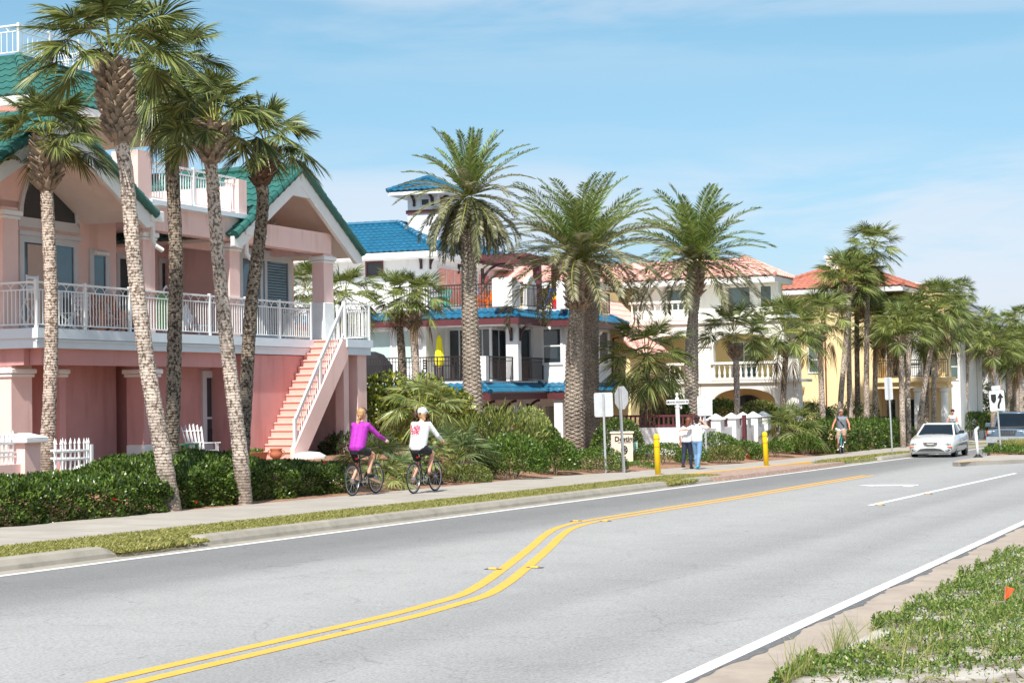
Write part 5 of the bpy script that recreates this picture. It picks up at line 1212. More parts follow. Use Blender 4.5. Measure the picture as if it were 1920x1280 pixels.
shrub('dark green shrub between oleander and the date palm trunks',1025,850,57,.55,.85,n=1300,leaf=.09,m='hedge',seed=16)
shrub('tall dark green shrub behind the plain sign back and stop sign',1160,858,60,.95,1.35,n=2600,leaf=.09,m='hedge',seed=17)
sb_=shrub('dark shrubby tree behind the white garden wall under the palm',1248,836,69,1.0,2.15,n=2800,leaf=.13,m='hedge',seed=18)
shrub('wide low shrub around the yellow bollard and monument sign',1240,872,57.5,1.0,.72,n=2600,leaf=.07,m='bright',seed=19,amp=.15)
shrub('shrub at the feet of the embracing couple',1296,873,59,.55,.65,n=1500,leaf=.07,m='bright',seed=20)
shrub('green shrub right of the couple below the white sign',1345,858,63,.75,.85,n=1900,leaf=.08,m='bright',seed=31)
shrub('rounded olive shrub right of the couple at the mulch edge',1362,872,60.5,.6,.68,n=1700,leaf=.07,m='olive',seed=32)
shrub('spreading shrub below the white wall piers left of the second bollard',1398,862,64,.85,.7,n=1900,leaf=.08,m='bright',seed=33)
shrub('low leafy clump just right of the second yellow bollard',1455,853,68,.7,.55,n=1500,leaf=.08,m='bright',seed=34)
shrub('shrub with one red hibiscus bloom before the wall end',1508,851,71,.75,.75,n=1900,leaf=.08,m='bright',seed=35,flowers=('redbloom',2,.13))
shrub('low shrub with a red hibiscus at the second bollard',1422,866,63.5,.4,.5,n=800,leaf=.07,m='bright',seed=36,flowers=('redbloom',1,.13))
palmetto('green palmetto clump at the right end of the white garden wall',1490,838,72,1.35,34,(.7,0,.2),seed=27,elmin=-15,m='fanfar')
palmetto('blue green cycad before the yellow house wall',1530,800,88,1.5,26,m='palmettog',seed=28,elmin=-5)
palmetto('spiky yucca by the yellow house downspout',1600,800,92,1.3,22,m='palmettog',seed=29,elmin=0)
for (u,v,Y,rx,h,m_,lb) in [(1354,800,78,.75,1.15,'bright','bright green conical bush right of the white sign'),(1322,800,79,.5,.9,'hedge','small dark bush behind the white sign post'),(1428,795,80,.8,1.0,'olive','bush below the black lanterns'),(1458,800,80,.6,.8,'hedge','dark bush at the right end of the arcade'),(1520,812,86,1.3,1.5,'deep','dark shrub mass before the yellow house'),(1590,812,92,1.6,1.5,'deep','deep green shrub at the foot of the palm cluster')]:
    shrub(lb,u,v,Y,rx,h,n=1500,leaf=.11,m=m_,seed=u)
zh=lambda s: onw(1600,790,17.3)[1]+.0*s
hedge('tall dark hedge beside the man on the cruiser bicycle',72.5,91.5,17.2,19.2,lambda s:gz(s)+1.42,lambda s:gr(s),15000,.10,'hedge',41,wave=.2)
for (u,v,Y,rx,h,lb) in [(1678,842,93,.8,1.05,'pale variegated shrub left of the small blank sign'),(1706,838,95,.55,1.0,'pale variegated shrub left of the white sedan'),(1736,830,98,.8,.95,'pale variegated shrub right behind the white sedan roof')]:
    shrub(lb,u,v,Y,rx,h,n=1500,leaf=.1,m='varieg',seed=u,amp=.15,group=None)
for (u,v,Y,rx,h,m_,lb) in [(1772,802,112,1.6,2.0,'hedge','dark round shrub beyond the sedan roof'),(1820,815,108,1.2,1.3,'hedge','clipped green shrub right of the sedan'),(1850,812,112,1.3,1.4,'varieg','pale clipped shrub before the dark suv'),(1800,790,120,2.2,2.6,'deep','dark broadleaf thicket right of the white house'),(1840,780,125,2.2,2.2,'olive','olive thicket behind the median sign'),(1900,780,140,4,4.2,'deep','far dark tree mass behind the suv'),(1760,760,140,4.5,4.5,'deep','far dark tree mass beyond the white house')]:
    shrub(lb,u,v,Y,rx,h,n=1700,leaf=.16,m=m_,seed=u)
# ---------------------------------------------------------------- pool of crowns for palms farther off
CP=[]
for k in range(6):
    V,Fq,mi=fan_crown(200+k,[50,44,56,46,40,54][k],1.0,28,[-30,-18,-48,-25,-12,-40][k],88,(0,0,0),[2,1,2,2,0,2][k],.20,.60,.60,.10)
    o=np_mesh('crown',V,Fq,[M['fanfar'],M['petiole'],M['dead']],None,mi); CP.append(o.data); bpy.data.objects.remove(o)
def palm2(label,pix,Y,crown,R,k,boots=None,bark='bark',dia=.32,name='sabal_palm',group=PGROUP):
    """pix trunk pixels, crown (u,v) centre, R crown radius in pixels"""
    scale=R/F*Y*(.98 if pix[0][0]>1630 else 1.0); bt=None
    if boots: bt=(boots,dia*.8,.26,5,7)
    return sabal(label,pix,Y,dia,dia*.82,CP[k%6],bark,bt,group,origin=(crown[0],crown[1]+R*.25),seed=k+int(pix[0][0]),rz=k*1.7,scale=scale)
L2=[
('palm crown glimpsed between the pink house wall and its corner column',[(575,860),(574,640)],62,(575,530),58,0,None,'barkd'),
('palm with a pale stub trunk right of the pink stair landing',[(664,862),(663,760),(660,585)],57,(645,545),66,2,None,'bark'),
('palm with a dark trunk before the shaded windows of the blue roofed house',[(757,850),(755,700),(749,610)],60,(742,545),56,1,(748,588),'barkd'),
('palm with a pale trunk left of the yellow umbrella',[(785,850),(780,700),(775,615)],59,(785,550),58,3,(775,592),'bark'),
('dense dark palm between the blue roofed house and the cream house',[(1204,838),(1208,740),(1214,690)],66,(1210,655),82,2,None,'barkd'),
('palm before the balustrade arch of the cream house',[(1382,850),(1382,760),(1380,672)],76,(1374,612),66,4,(1378,648),'bark'),
('bushy palm at the right end of the balustrade',[(1468,845),(1469,740),(1473,668)],80,(1468,607),72,0,(1474,640),'barkd'),
('palm with boot neck before the yellow wall window',[(1545,830),(1540,720),(1538,640)],84,(1540,588),62,3,(1537,618),'bark'),
('slightly leaning palm in the tall cluster before the yellow house',[(1574,815),(1577,740),(1588,620),(1592,560)],88,(1584,512),62,1,(1590,535),'bark'),
('straight palm second in the tall cluster before the yellow house',[(1596,815),(1592,700),(1591,560)],90,(1600,505),56,5,(1592,535),'bark'),
('dark trunked palm in the middle of the tall cluster',[(1609,810),(1607,680),(1606,550)],92,(1610,520),52,2,None,'barkd'),
('tallest palm of the cluster, its crown highest against the sky',[(1625,810),(1625,660),(1627,510)],90,(1635,455),54,3,(1630,488),'bark'),
('palm with a swollen boot neck right of the tall cluster',[(1640,815),(1641,700),(1642,655)],92,(1650,595),58,0,(1645,618),'bark'),
('palm with a pale bristly boot ball behind the small blank sign',[(1694,845),(1691,740),(1690,665)],86,(1690,605),60,1,(1690,630),'bark'),
('palm trunk close right of the bristly boot ball palm',[(1704,835),(1702,720),(1706,625)],89,(1712,588),58,4,None,'bark'),
('right leaning palm crossing other trunks above the white sedan',[(1722,830),(1731,740),(1748,640),(1752,600)],90,(1757,562),58,0,(1753,592),'bark'),
('shaded straight palm between the crossing trunks',[(1737,825),(1737,720),(1735,640)],93,(1730,610),54,2,None,'barkd'),
('thick trunked palm right of the crossing trunks',[(1752,825),(1751,720),(1756,640)],95,(1775,590),56,5,None,'bark'),
('lone slim palm with a small crown against the sky',[(1796,810),(1798,700),(1804,575)],112,(1801,540),30,4,(1802,556),'bark'),
('palm with a boot neck below the lone slim palm',[(1809,808),(1813,700),(1815,640)],108,(1818,612),42,3,(1815,622),'bark'),
('dark trunked palm left of the median sign',[(1830,805),(1828,700),(1826,640)],112,(1835,612),44,2,None,'barkd'),
('palm with a round boot ball right above the median sign',[(1862,800),(1863,730),(1863,675)],104,(1865,636),52,1,(1863,655),'bark'),
('palm behind the suv roof, pale trunk',[(1889,800),(1890,730),(1892,690)],112,(1892,652),46,5,None,'bark'),
('palm at the right edge of the picture',[(1915,800),(1914,730),(1912,690)],110,(1914,640),48,0,None,'bark'),
('far palm whose crown pokes above the others at upper right',[(1908,780),(1910,640),(1912,612)],135,(1913,592),32,4,None,'bark'),
('far palm, second from the right against the sky',[(1884,780),(1886,640),(1888,622)],140,(1888,600),26,1,None,'bark'),
('far palm right of the lone slim palm',[(1842,780),(1840,640),(1840,610)],135,(1840,592),28,3,None,'bark'),
('tiny far palm standing in the gap against the sky',[(1865,770),(1865,640),(1865,618)],160,(1865,598),15,5,None,'bark'),
('palm with a hidden trunk behind the yellow house balcony palms',[(1668,820),(1668,690),(1670,640)],98,(1672,575),50,2,None,'barkd'),
('palm behind the leaning palm, crown against the grey roof',[(1772,812),(1772,700),(1774,640)],106,(1778,575),44,3,None,'barkd'),
('palm far along the sidewalk left of the suv',[(1850,800),(1848,720),(1848,690)],130,(1846,668),34,4,None,'barkd'),
('low young palm beyond the sedan',[(1832,806),(1833,760)],116,(1834,735),34,1,None,'bark'),
]
for lb,pix,Y,cr,R,k,bt,bk in L2: palm2(lb,pix,Y,cr,R,k,bt,bk)

L3=[(1660,815,1664,640,1662,600,50,100),(1682,812,1684,650,1686,615,48,104),(1715,815,1712,660,1716,620,46,100),(1765,808,1764,680,1768,640,44,110),(1785,806,1784,700,1784,668,40,116),(1822,800,1824,690,1826,655,40,118),(1848,795,1852,690,1854,650,38,124),(1876,795,1876,700,1878,664,38,122),(1902,795,1902,700,1904,668,40,118),(1926,795,1926,680,1928,640,46,114),(1838,785,1838,700,1838,672,30,140),(1868,785,1868,680,1870,640,30,138),(1896,785,1896,670,1898,626,32,136),(1790,800,1792,640,1794,604,30,132),(1818,795,1818,650,1820,622,32,130)]
LB3=['dark palm tucked behind the bristly boot ball palm','palm whose crown fills the gap before the yellow cornice','palm behind the crossing trunks with a low crown','low palm against the plain white house wall','small palm by the white house corner','palm left of the keep right sign in the second row','palm directly above the pipe barrier in the second row','slim palm behind the sign arrow','palm above the suv windshield in the second row','palm cut by the right picture edge, second row','small far palm low between trunks beyond the sign','far palm above the suv roof rail','far palm beside the right edge palms','far palm under the lone slim palm','far palm right below the lone slim palm crown']
for i,((a,b,c,d,e,f,R,Y),lb) in enumerate(zip(L3,LB3)): palm2(lb,[(a,b),(a*.5+c*.5,b*.5+d*.5),(c,d)],Y,(e,f),R,i,None,'barkd' if i%3==0 else 'bark')
# fallen straw, low grass on the strip (too many blades to count)
def grass(name,N,area,hgt,cols,seed,wid=.006,lean=.35,clump=None,zf=None):
    rgn=np.random.default_rng(seed); s0,s1,w0,w1=area; s=rgn.uniform(s0,s1,N); w=rgn.uniform(w0,w1,N)
    z=zf(s,w); b=np.stack([s,w,z],1); a=rgn.uniform(0,6.28,N); d=np.stack([np.cos(a)*lean*rgn.random(N),np.sin(a)*lean*rgn.random(N),np.ones(N)],1); d=nrm(d); h=(hgt*rgn.uniform(.5,1.3,N))[:,None]
    x=np.stack([-np.sin(a),np.cos(a),np.zeros(N)],1)*(wid*rgn.uniform(.7,1.3,N))[:,None]; tip=b+d*h+np.stack([np.cos(a),np.sin(a),-.3*np.ones(N)],1)*h*.35
    V=np.stack([b-x,b+x,b+d*h*.6+x*.7,tip],1).reshape(-1,3); o=np_mesh(name,V,np.arange(4*N).reshape(N,4),cols,None); o.rotation_euler=(0,0,RZ); return tag(o,kind='stuff')
M['blade']=leafmat('verge_grass_blade',[srgb(92,106,44),srgb(134,138,66),srgb(166,160,92),srgb(182,170,118)],.5,.3,.3)
gzv=lambda s,w:-G*s+.10
grass('grass',90000,(13,46.5,14.12,15.46),.06,M['blade'],1,.0065,.6,zf=gzv)
grass('grass',7000,(61,77,14.1,15.0),.07,M['blade'],2,.014,.6,zf=gzv)
grass('grass',2600,(18.4,20.4,13.7,14.2),.07,M['blade'],3,.009,.6,zf=lambda s,w:-G*s+.06)
grass('grass',1500,(40.8,43.2,13.75,14.2),.09,M['blade'],4,.01,.6,zf=lambda s,w:-G*s+.06)
# ================================================================ bicycles and people
M['skin']=mat('skin',srgb(214,158,130),.55,.06,12,spec=.4)
M['skinred']=mat('sunburnt_skin',srgb(214,134,112),.55,.06,12,spec=.4)
M['purple']=mat('purple_fleece',srgb(170,46,170),.75,.12,14,.9,10)
M['tee']=mat('white_cotton',(.76,.76,.78),.85,.05,8,.9,9)
M['blackcloth']=mat('black_cloth',(.016,.016,.02),.8,.2,12,.2,30)
M['jean']=mat('blue_denim',srgb(112,148,186),.85,.12,20,.2,40)
M['navy']=mat('navy_leggings',srgb(38,44,66),.8,.1,14)
M['greytee']=mat('heather_grey_cotton',srgb(122,128,138),.9,.15,25)
M['khaki']=mat('khaki_cotton',srgb(166,138,118),.9,.1,14)
M['hairbrown']=mat('brown_hair',srgb(110,64,42),.5,.3,30)
M['hairdark']=mat('dark_hair',srgb(52,30,26),.45,.3,30)
M['hairblond']=mat('blond_hair',srgb(176,136,92),.5,.3,26)
M['capwhite']=mat('white_cap_cotton',(.72,.73,.76),.85,.06,14)
M['tealpaint']=mat('teal_bicycle_paint',srgb(20,170,150),.3,.05,5,coat=.5)
M['bikeblk']=mat('black_bicycle_paint',(.02,.02,.024),.3,.1,5,coat=.4)
M['steel']=mat('bicycle_steel',(.55,.56,.58),.3,.05,5,metal=1.)
M['redlens']=mat('red_reflector',srgb(200,20,24),.3,.05,5)
M['print']=mat('pink_red_print',srgb(222,40,84),.7,.05,5)
M['brownleather']=mat('brown_leather',srgb(96,70,56),.6,.1,9)
M['aqua']=mat('aqua_shoe_mesh',srgb(70,170,190),.7,.1,20)
def wheel(parent,c,r,tw,rimm,tyre=None,spokes=18):
    """one wheel standing in the x-z plane: tyre with rim, spokes and hub beneath it"""
    def ring(R,a,n=36,k=8):
        mb=MB(); rings=[]
        vs=[];fs=[]
        for i in range(n):
            t=2*pi*i/n
            for j in range(k):
                q=2*pi*j/k; rr=R+a*math.cos(q); vs.append((c[0]+rr*math.cos(t),c[1]+a*.9*math.sin(q),c[2]+rr*math.sin(t)))
        for i in range(n):
            for j in range(k): fs.append((i*k+j,((i+1)%n)*k+j,((i+1)%n)*k+(j+1)%k,i*k+(j+1)%k))
        return mb.add(vs,fs)
    o=ring(r-tw,tw).build('wheel',tyre or M['black'],parent,True)
    ring(r-2.1*tw-.008,.012).build('rim',rimm,o,True)
    s=MB()
    for i in range(spokes):
        a=2*pi*i/spokes; d=Vector((math.cos(a+.3*(1 if i%2 else -1)),0,math.sin(a+.3*(1 if i%2 else -1)))); e=Vector((math.cos(a),0,math.sin(a))); C=Vector(c)
        s.tube([C+d*.025+Vector((0,.03*(1 if i%2 else -1),0)),C+e*(r-2.1*tw)],.0022,4)
    s.tube([(c[0],c[1]-.05,c[2]),(c[0],c[1]+.05,c[2])],.025,8)
    s.build('spokes',M['steel'],o); return o
def bicycle(label,pos,head,frame='bikeblk',cruiser=False,crank=50,wob=0):
    T=thing('bicycle',label,'bicycle',pos,head); T.rotation_euler=(wob,0,head)
    r=.345 if not cruiser else .335; tw=.018 if not cruiser else .03
    rh,fh=(-.52,0,r),(.54,0,r); bb=(-.08,0,.285); st=(-.23,0,.80); hd0,hd1=(.30,0,.86),(.37,0,.66)
    wheel(T,rh,r,tw,M['steel']); wheel(T,fh,r,tw,M['steel'])
    f=MB()
    if cruiser:
        f.tube([(.31,0,.84),(.1,0,.80),(-.12,0,.70),(-.23,0,.66)],.022,8); f.tube([hd1,(.18,0,.45),bb],.022,8); f.tube([(.33,0,.78),(.12,0,.68),(-.10,0,.52),rh],.014,6)
    else: f.tube([hd0,st],.018,8); f.tube([hd1,bb],.02,8)
    f.tube([bb,st],.018,8); f.tube([hd0,hd1],.022,8)
    for y in (-.055,.055): f.tube([(st[0]+.02,y*.4,st[2]-.06),(rh[0],y,rh[2])],.009,6); f.tube([bb,(rh[0],y,rh[2])],.010,6); f.tube([(hd1[0]+.01,y,hd1[2]),(fh[0]-.03,y,fh[2]+.1),(fh[0],y,fh[2])],.011,6)
    f.build('frame',M[frame],T,True)
    if cruiser:
        for c in (rh,fh):
            m=MB(); pts=[(c[0]+(r+.03)*math.cos(a),0,c[2]+(r+.03)*math.sin(a)) for a in srange(rad(20),rad(175),12)]
            for p,q in zip(pts,pts[1:]): m.bar(p,q,.07,.008,up=(0,1,0))
            m.build('mudguard',M['white'],T)
    s=MB(); s.loft([[(-.42,-.09,.90),(-.42,.09,.90),(-.42,.09,.95),(-.42,-.09,.95)],[(-.3,-.075,.90),(-.3,.075,.90),(-.3,.07,.96),(-.3,-.07,.96)],[(-.14,-.02,.91),(-.14,.02,.91),(-.14,.02,.945),(-.14,-.02,.945)]])
    sd_=s.build('saddle',M['bikeblk'],T); p=MB(); p.tube([st,(-.27,0,.91)],.013,8); p.build('seat_post',M['steel'],sd_)
    l=MB(); l.bbox(-.34,-.025,.78,-.30,.025,.83,.008); l.build('tail_light',M['redlens'],T)
    h=MB()
    if cruiser: h.tube([(.02,-.34,1.04),(.14,-.33,1.05),(.27,-.18,1.07),(.29,0,1.0),(.27,.18,1.07),(.14,.33,1.05),(.02,.34,1.04)],.012,6)
    else: h.tube([(.24,-.31,1.04),(.30,-.2,1.03),(.31,0,1.0),(.30,.2,1.03),(.24,.31,1.04)],.012,6)
    h.tube([hd0,(.295,0,1.0)],.014,8); ho=h.build('handlebar',M['steel'],T)
    for y in (-1,1):
        g=MB(); a=(.02,.34*y,1.04) if cruiser else (.24,.31*y,1.04); b_=(.12,.332*y,1.05) if cruiser else (.275,.25*y,1.035); g.tube([a,b_],.017,8); g.build('grip',M['black'],ho)
    c=MB(); c.tube([(bb[0],-.075,bb[2]),(bb[0],.075,bb[2])],.02,8); ca=rad(crank)
    px=(.17*math.cos(ca),.17*math.sin(ca))
    c.bar((bb[0],-.075,bb[2]),(bb[0]+px[0],-.08,bb[2]+px[1]),.018,.022); c.bar((bb[0],.075,bb[2]),(bb[0]-px[0],.08,bb[2]-px[1]),.018,.022)
    c.tube([(bb[0]+.09*math.cos(a),-.06,bb[2]+.09*math.sin(a)) for a in srange(0,2*pi,18)],.006,4)
    co=c.build('crank',M['steel'],T)
    for s_,y in ((1,-.14),(-1,.14)):
        g=MB(); q=(bb[0]+s_*px[0],bb[2]+s_*px[1]); g.box(q[0]-.045,y-.05,q[1]-.012,q[0]+.045,y+.05,q[1]+.012); g.build('pedal',M['black'],co)
    return T
def hand(caps,wr,dirv,side,curl=.8):
    """palm, four curled fingers of different lengths and a thumb"""
    d=Vector(dirv).normalized(); up=Vector((0,0,1)); s=d.cross(up).normalized(); n=s.cross(d); w=Vector(wr)
    caps.append((w,.026,w+d*.07,.030))
    for k,(o,l) in enumerate(((-.028,.062),(-.010,.072),(.010,.068),(.028,.052))):
        b=w+d*.085+s*o; m=b+d*l*.5-n*.012*curl; e=m+d*l*.25-n*l*.55*curl; caps+= [(b,.0105,m,.0095),(m,.0095,e,.008)]
    b=w+d*.03+s*side*.03; m=b+d*.03+s*side*.018-n*.012; caps+=[(b,.013,m,.011),(m,.011,m+d*.025-n*.018,.009)]
def headcaps(c,f,tilt=0):
    """skull, jaw, nose, ears; f = facing direction"""
    c=Vector(c); f=Vector(f).normalized(); s=f.cross(Vector((0,0,1))).normalized(); u=Vector((0,0,1))
    L=[(c+f*-.02+u*.035,.093,c+f*.025+u*.02,.085),(c+f*.03+u*-.03,.066,c+f*.045+u*-.07,.045),(c+f*.098+u*.0,.010,c+f*.112+u*-.028,.014)]
    for y in (-1,1): L+= [(c+s*y*.088+u*-.012-f*.01,.014,c+s*y*.092+u*.018-f*.015,.016),(c+f*.07+s*y*.032+u*-.03,.03,c+f*.06+s*y*.03+u*-.02,.03)]
    return L
def face(T,c,f,glasses=False,eye=True):
    c=Vector(c); f=Vector(f).normalized(); s=f.cross(Vector((0,0,1))).normalized(); u=Vector((0,0,1)); r=[s,f,u]
    e=MB()
    for y in (-1,1):
        q=c+f*.088+s*y*.035+u*.012
        if glasses: e.bar(q-s*.026,q+s*.026,.02,.036)
        else: e.lathe([(.001,-.008),(.010,-.004),(.010,.004),(.001,.008)],6,q)
    if glasses: e.bar(c+f*.095-s*.03+u*.02,c+f*.095+s*.03+u*.02,.008,.008)
    e.build('sunglasses' if glasses else 'eyes',M['black'],T)
    m=MB(); q=c+f*.088-u*.058; m.bar(q-s*.022,q+s*.022,.012,.009); m.build('mouth',M['redlens'],T)
def rider(label,pos,head,skin='skin',top='tee',bottom='blackcloth',hair='hairblond',lean=.16,reach=(.27,.30,1.07),crank=50,sleeves=True,shoe='blackcloth',lthigh=.11,look=(1,0,0),arms=None,wide=1.,short_len=.55):
    T=thing('person',label,'person',pos,head)
    hip=Vector((-.28,0,1.02)); ch=hip+Vector((lean,0,.40)); nk=ch+Vector((lean*.30,0,.16)); hc=nk+Vector((.05,0,.17))
    ca=rad(crank); bb=Vector((-.08,0,.285)); body=[]; tops=[]; bots=[]; shoes=[]
    body+= [(hip+Vector((0,0,.02)),.13*wide,ch,.13*wide),(ch,.10,nk,.055),(nk,.052,hc-Vector((0.01,0,.05)),.055)]+headcaps(hc,look)
    for y,sg_ in ((-1,1),(1,-1)):
        pd=bb+Vector((math.cos(ca)*.17*sg_,.135*y,math.sin(ca)*.17*sg_)); an=pd+Vector((-.09,0,.10 if sg_>0 else .12)); h0=hip+Vector((.02,.10*y,-.04))
        # knee from two leg lengths
        d=an-h0; L=min(d.length,.87); a=.44; b=.44; x=(a*a-b*b+L*L)/(2*L); hh=math.sqrt(max(.0001,a*a-x*x)); dn=d.normalized(); fw=Vector((1,0,.0)); pv=(fw-dn*fw.dot(dn)).normalized(); kn=h0+dn*x+pv*hh; kn.y=h0.y+.03*y
        body+= [(h0,.088*wide,kn,.056),(kn,.056,kn.lerp(an,.35)+Vector((-.015,0,0)),.060),(kn.lerp(an,.35)+Vector((-.015,0,0)),.060,an,.037),(an,.036,pd+Vector((.02,0,.035)),.034)]
        bots+= [(h0,.106*wide,h0.lerp(kn,short_len),.090*wide)]; 
        sh=MB()
        shoes+= [(pd+Vector((-.10,0,.045)),.043,pd+Vector((.03,0,.04)),.044),(pd+Vector((.03,0,.04)),.044,pd+Vector((.13,0,.03)),.032)]
        s0=ch+Vector((lean*.22,.175*y*wide,.10)); hd=Vector((reach[0],reach[1]*y,reach[2]))
        if arms and y in arms: hd=Vector(arms[y])
        d=hd-s0; el=s0.lerp(hd,.48)+Vector((-.03,.05*y,-.06)); wr=hd-d.normalized()*.07
        body+= [(s0,.052,el,.042),(el,.042,wr,.030)]; hand(body,wr,hd-wr,-y)
        if sleeves: tops+= [(s0,.068,el,.057),(el,.057,el.lerp(wr,.93),.042)]
        tops+= [(ch+Vector((lean*.1,.07*y,.05)),.11*wide,s0,.066)]
    bots+= [(hip+Vector((0,-.06,-.01)),.135*wide,hip+Vector((0,.06,-.01)),.135*wide),(hip,.13*wide,hip+Vector((lean*.3,0,.12)),.13*wide)]
    tops+= [(hip+Vector((-.01,-.045,.03)),.146*wide,ch+Vector((0,-.05,0)),.150*wide),(hip+Vector((-.01,.045,.03)),.146*wide,ch+Vector((0,.05,0)),.150*wide),(ch,.13,nk-Vector((.0,0,.03)),.075)]
    flesh('body',body,M[skin],T); flesh('shirt',tops,M[top],T); flesh('shorts',bots,M[bottom],T); flesh('shoes',shoes,M[shoe],T)
    return T,hip,ch,nk,hc
HD=RZ                                                       # heading along the road
def on_walk(u,v): return gnd(u,v,.135)
# ---- woman in purple
g=on_walk(683,927); g=Vector(g)
bicycle('black bicycle ridden by the woman in the purple jacket',g,HD,crank=35)
T,hip,ch,nk,hc=rider('woman in purple jacket with a long blond braid, riding a bicycle away',g,HD,top='purple',lean=.13,crank=35,arms={-1:(.40,-.36,1.16)},shoe='blackcloth',look=(1,-.2,0))
flesh('hair',[(hc+Vector((-.03,0,.05)),.104,hc+Vector((.0,0,.05)),.10),(hc+Vector((-.06,0,-.02)),.085,hc+Vector((-.05,0,-.06)),.06)],M['hairblond'],T)
b=MB(); p=hc+Vector((-.12,.0,-.06)); prev=None
pl=[(p+Vector((-.03*k/10-.012*(k%2),.012*(1 if k%2 else -1)+.005*k,-.045*k)),.030-.0012*k) for k in range(11)]
flesh('braid',[(pl[k][0],pl[k][1],pl[k+1][0],pl[k+1][1]) for k in range(10)],M['hairblond'],T,.008,2)
flesh('visor',[(hc+Vector((.04,0,.06)),.098,hc+Vector((.05,0,.055)),.098),(hc+Vector((.13,0,.04)),.03,hc+Vector((.19,0,.02)),.02)],M['blackcloth'],T)
flesh('glove',[(Vector((.385,-.355,1.16)),.042,Vector((.43,-.36,1.15)),.036)],M['tee'],T)
# ---- rider in the white long-sleeved shirt
g=Vector(on_walk(796,923))
bicycle('black bicycle ridden by the person in the white printed shirt',g,HD,crank=30)
T,hip,ch,nk,hc=rider('person in white long sleeved shirt with red print and white cap, cycling away',g,HD,top='tee',lean=.14,crank=30,arms={-1:(.30,-.33,1.12)},shoe='brownleather',wide=1.12)
flesh('hair',[(hc+Vector((-.02,0,-.02)),.098,hc+Vector((.0,0,-.03)),.094),(hc+Vector((-.05,-.05,-.08)),.05,hc+Vector((-.04,-.07,-.12)),.035)],M['hairblond'],T)
flesh('cap',[(hc+Vector((-.02,0,.055)),.105,hc+Vector((.02,0,.06)),.102),(hc+Vector((.12,0,.055)),.05,hc+Vector((.18,0,.045)),.035),(hc+Vector((.12,.04,.055)),.04,hc+Vector((.17,.03,.045)),.03),(hc+Vector((.12,-.04,.055)),.04,hc+Vector((.17,-.03,.045)),.03)],M['capwhite'],T)
k=MB(); k.lathe([(.001,0),(.03,.004),(.03,.012),(.001,.016)],10,(hc.x-.128,0,hc.z+.02)); k.build('cap_opening',M['hairdark'],T)
# lettering on the back
bk=ch.x-.176*1.0
for tx,zo in (('Ugly',.05),('Stik',-.06)):
    mt=Matrix.Translation((bk-.045+zo*.33,.02,ch.z+zo))@Matrix.Rotation(rad(-90),4,'Z')@Matrix.Rotation(rad(90-18),4,'X')@Matrix.Rotation(rad(8),4,'Z')
    text_mesh('lettering',tx,.135,M['print'],T,mt,.006,bold=.0015)
# ---- man on the teal cruiser coming towards us
g=Vector(on_walk(1578,850)); hd=RZ+pi+rad(6)
bicycle('teal cruiser bicycle with white mudguards ridden by the man in grey',g,hd,'tealpaint',True,crank=-70)
T,hip,ch,nk,hc=rider('man in grey sleeveless shirt, khaki shorts and sunglasses riding the teal cruiser',g,hd,top='greytee',bottom='khaki',lean=.06,crank=-70,sleeves=False,reach=(.06,.37,1.06),shoe='tee',skin='skinred',wide=1.2,short_len=.85)
flesh('cap',[(hc+Vector((-.02,0,.06)),.10,hc+Vector((.02,0,.065)),.096),(hc+Vector((.09,0,.06)),.04,hc+Vector((.13,0,.055)),.03)],M['khaki'],T)
face(T,hc,(1,0,0),True)
b=MB(); b.bar(ch+Vector((.17,-.16,.10)),hip+Vector((.185,.12,.14)),.05,.012,up=(1,0,0)); b.bar(ch+Vector((.02,-.19,.19)),ch+Vector((.17,-.16,.10)),.05,.012); b.build('shoulder_strap',M['blackcloth'],T)
# ---- far rider behind the sedan
g=Vector(gnd(1787,834,.135)); hd=RZ+pi
bicycle('bicycle of the far rider hidden behind the white sedan',g,hd,'bikeblk',False)
T,hip,ch,nk,hc=rider('far rider with red sunburnt face and black cap behind the white sedan',g,hd,top='tee',bottom='blackcloth',lean=.10,sleeves=False,skin='skinred')
flesh('cap',[(hc+Vector((-.03,0,.06)),.11,hc+Vector((.02,0,.07)),.10)],M['blackcloth'],T); face(T,hc,(1,0,0))
b=MB(); 
for z in (.0,.10,.2): b.tube([(ch.x+.14*math.cos(a)+.0,.17*math.sin(a),ch.z-.25+z) for a in srange(-1.2,1.2,8)],.018,5)
b.build('shirt_stripe',M['greytee'],T)
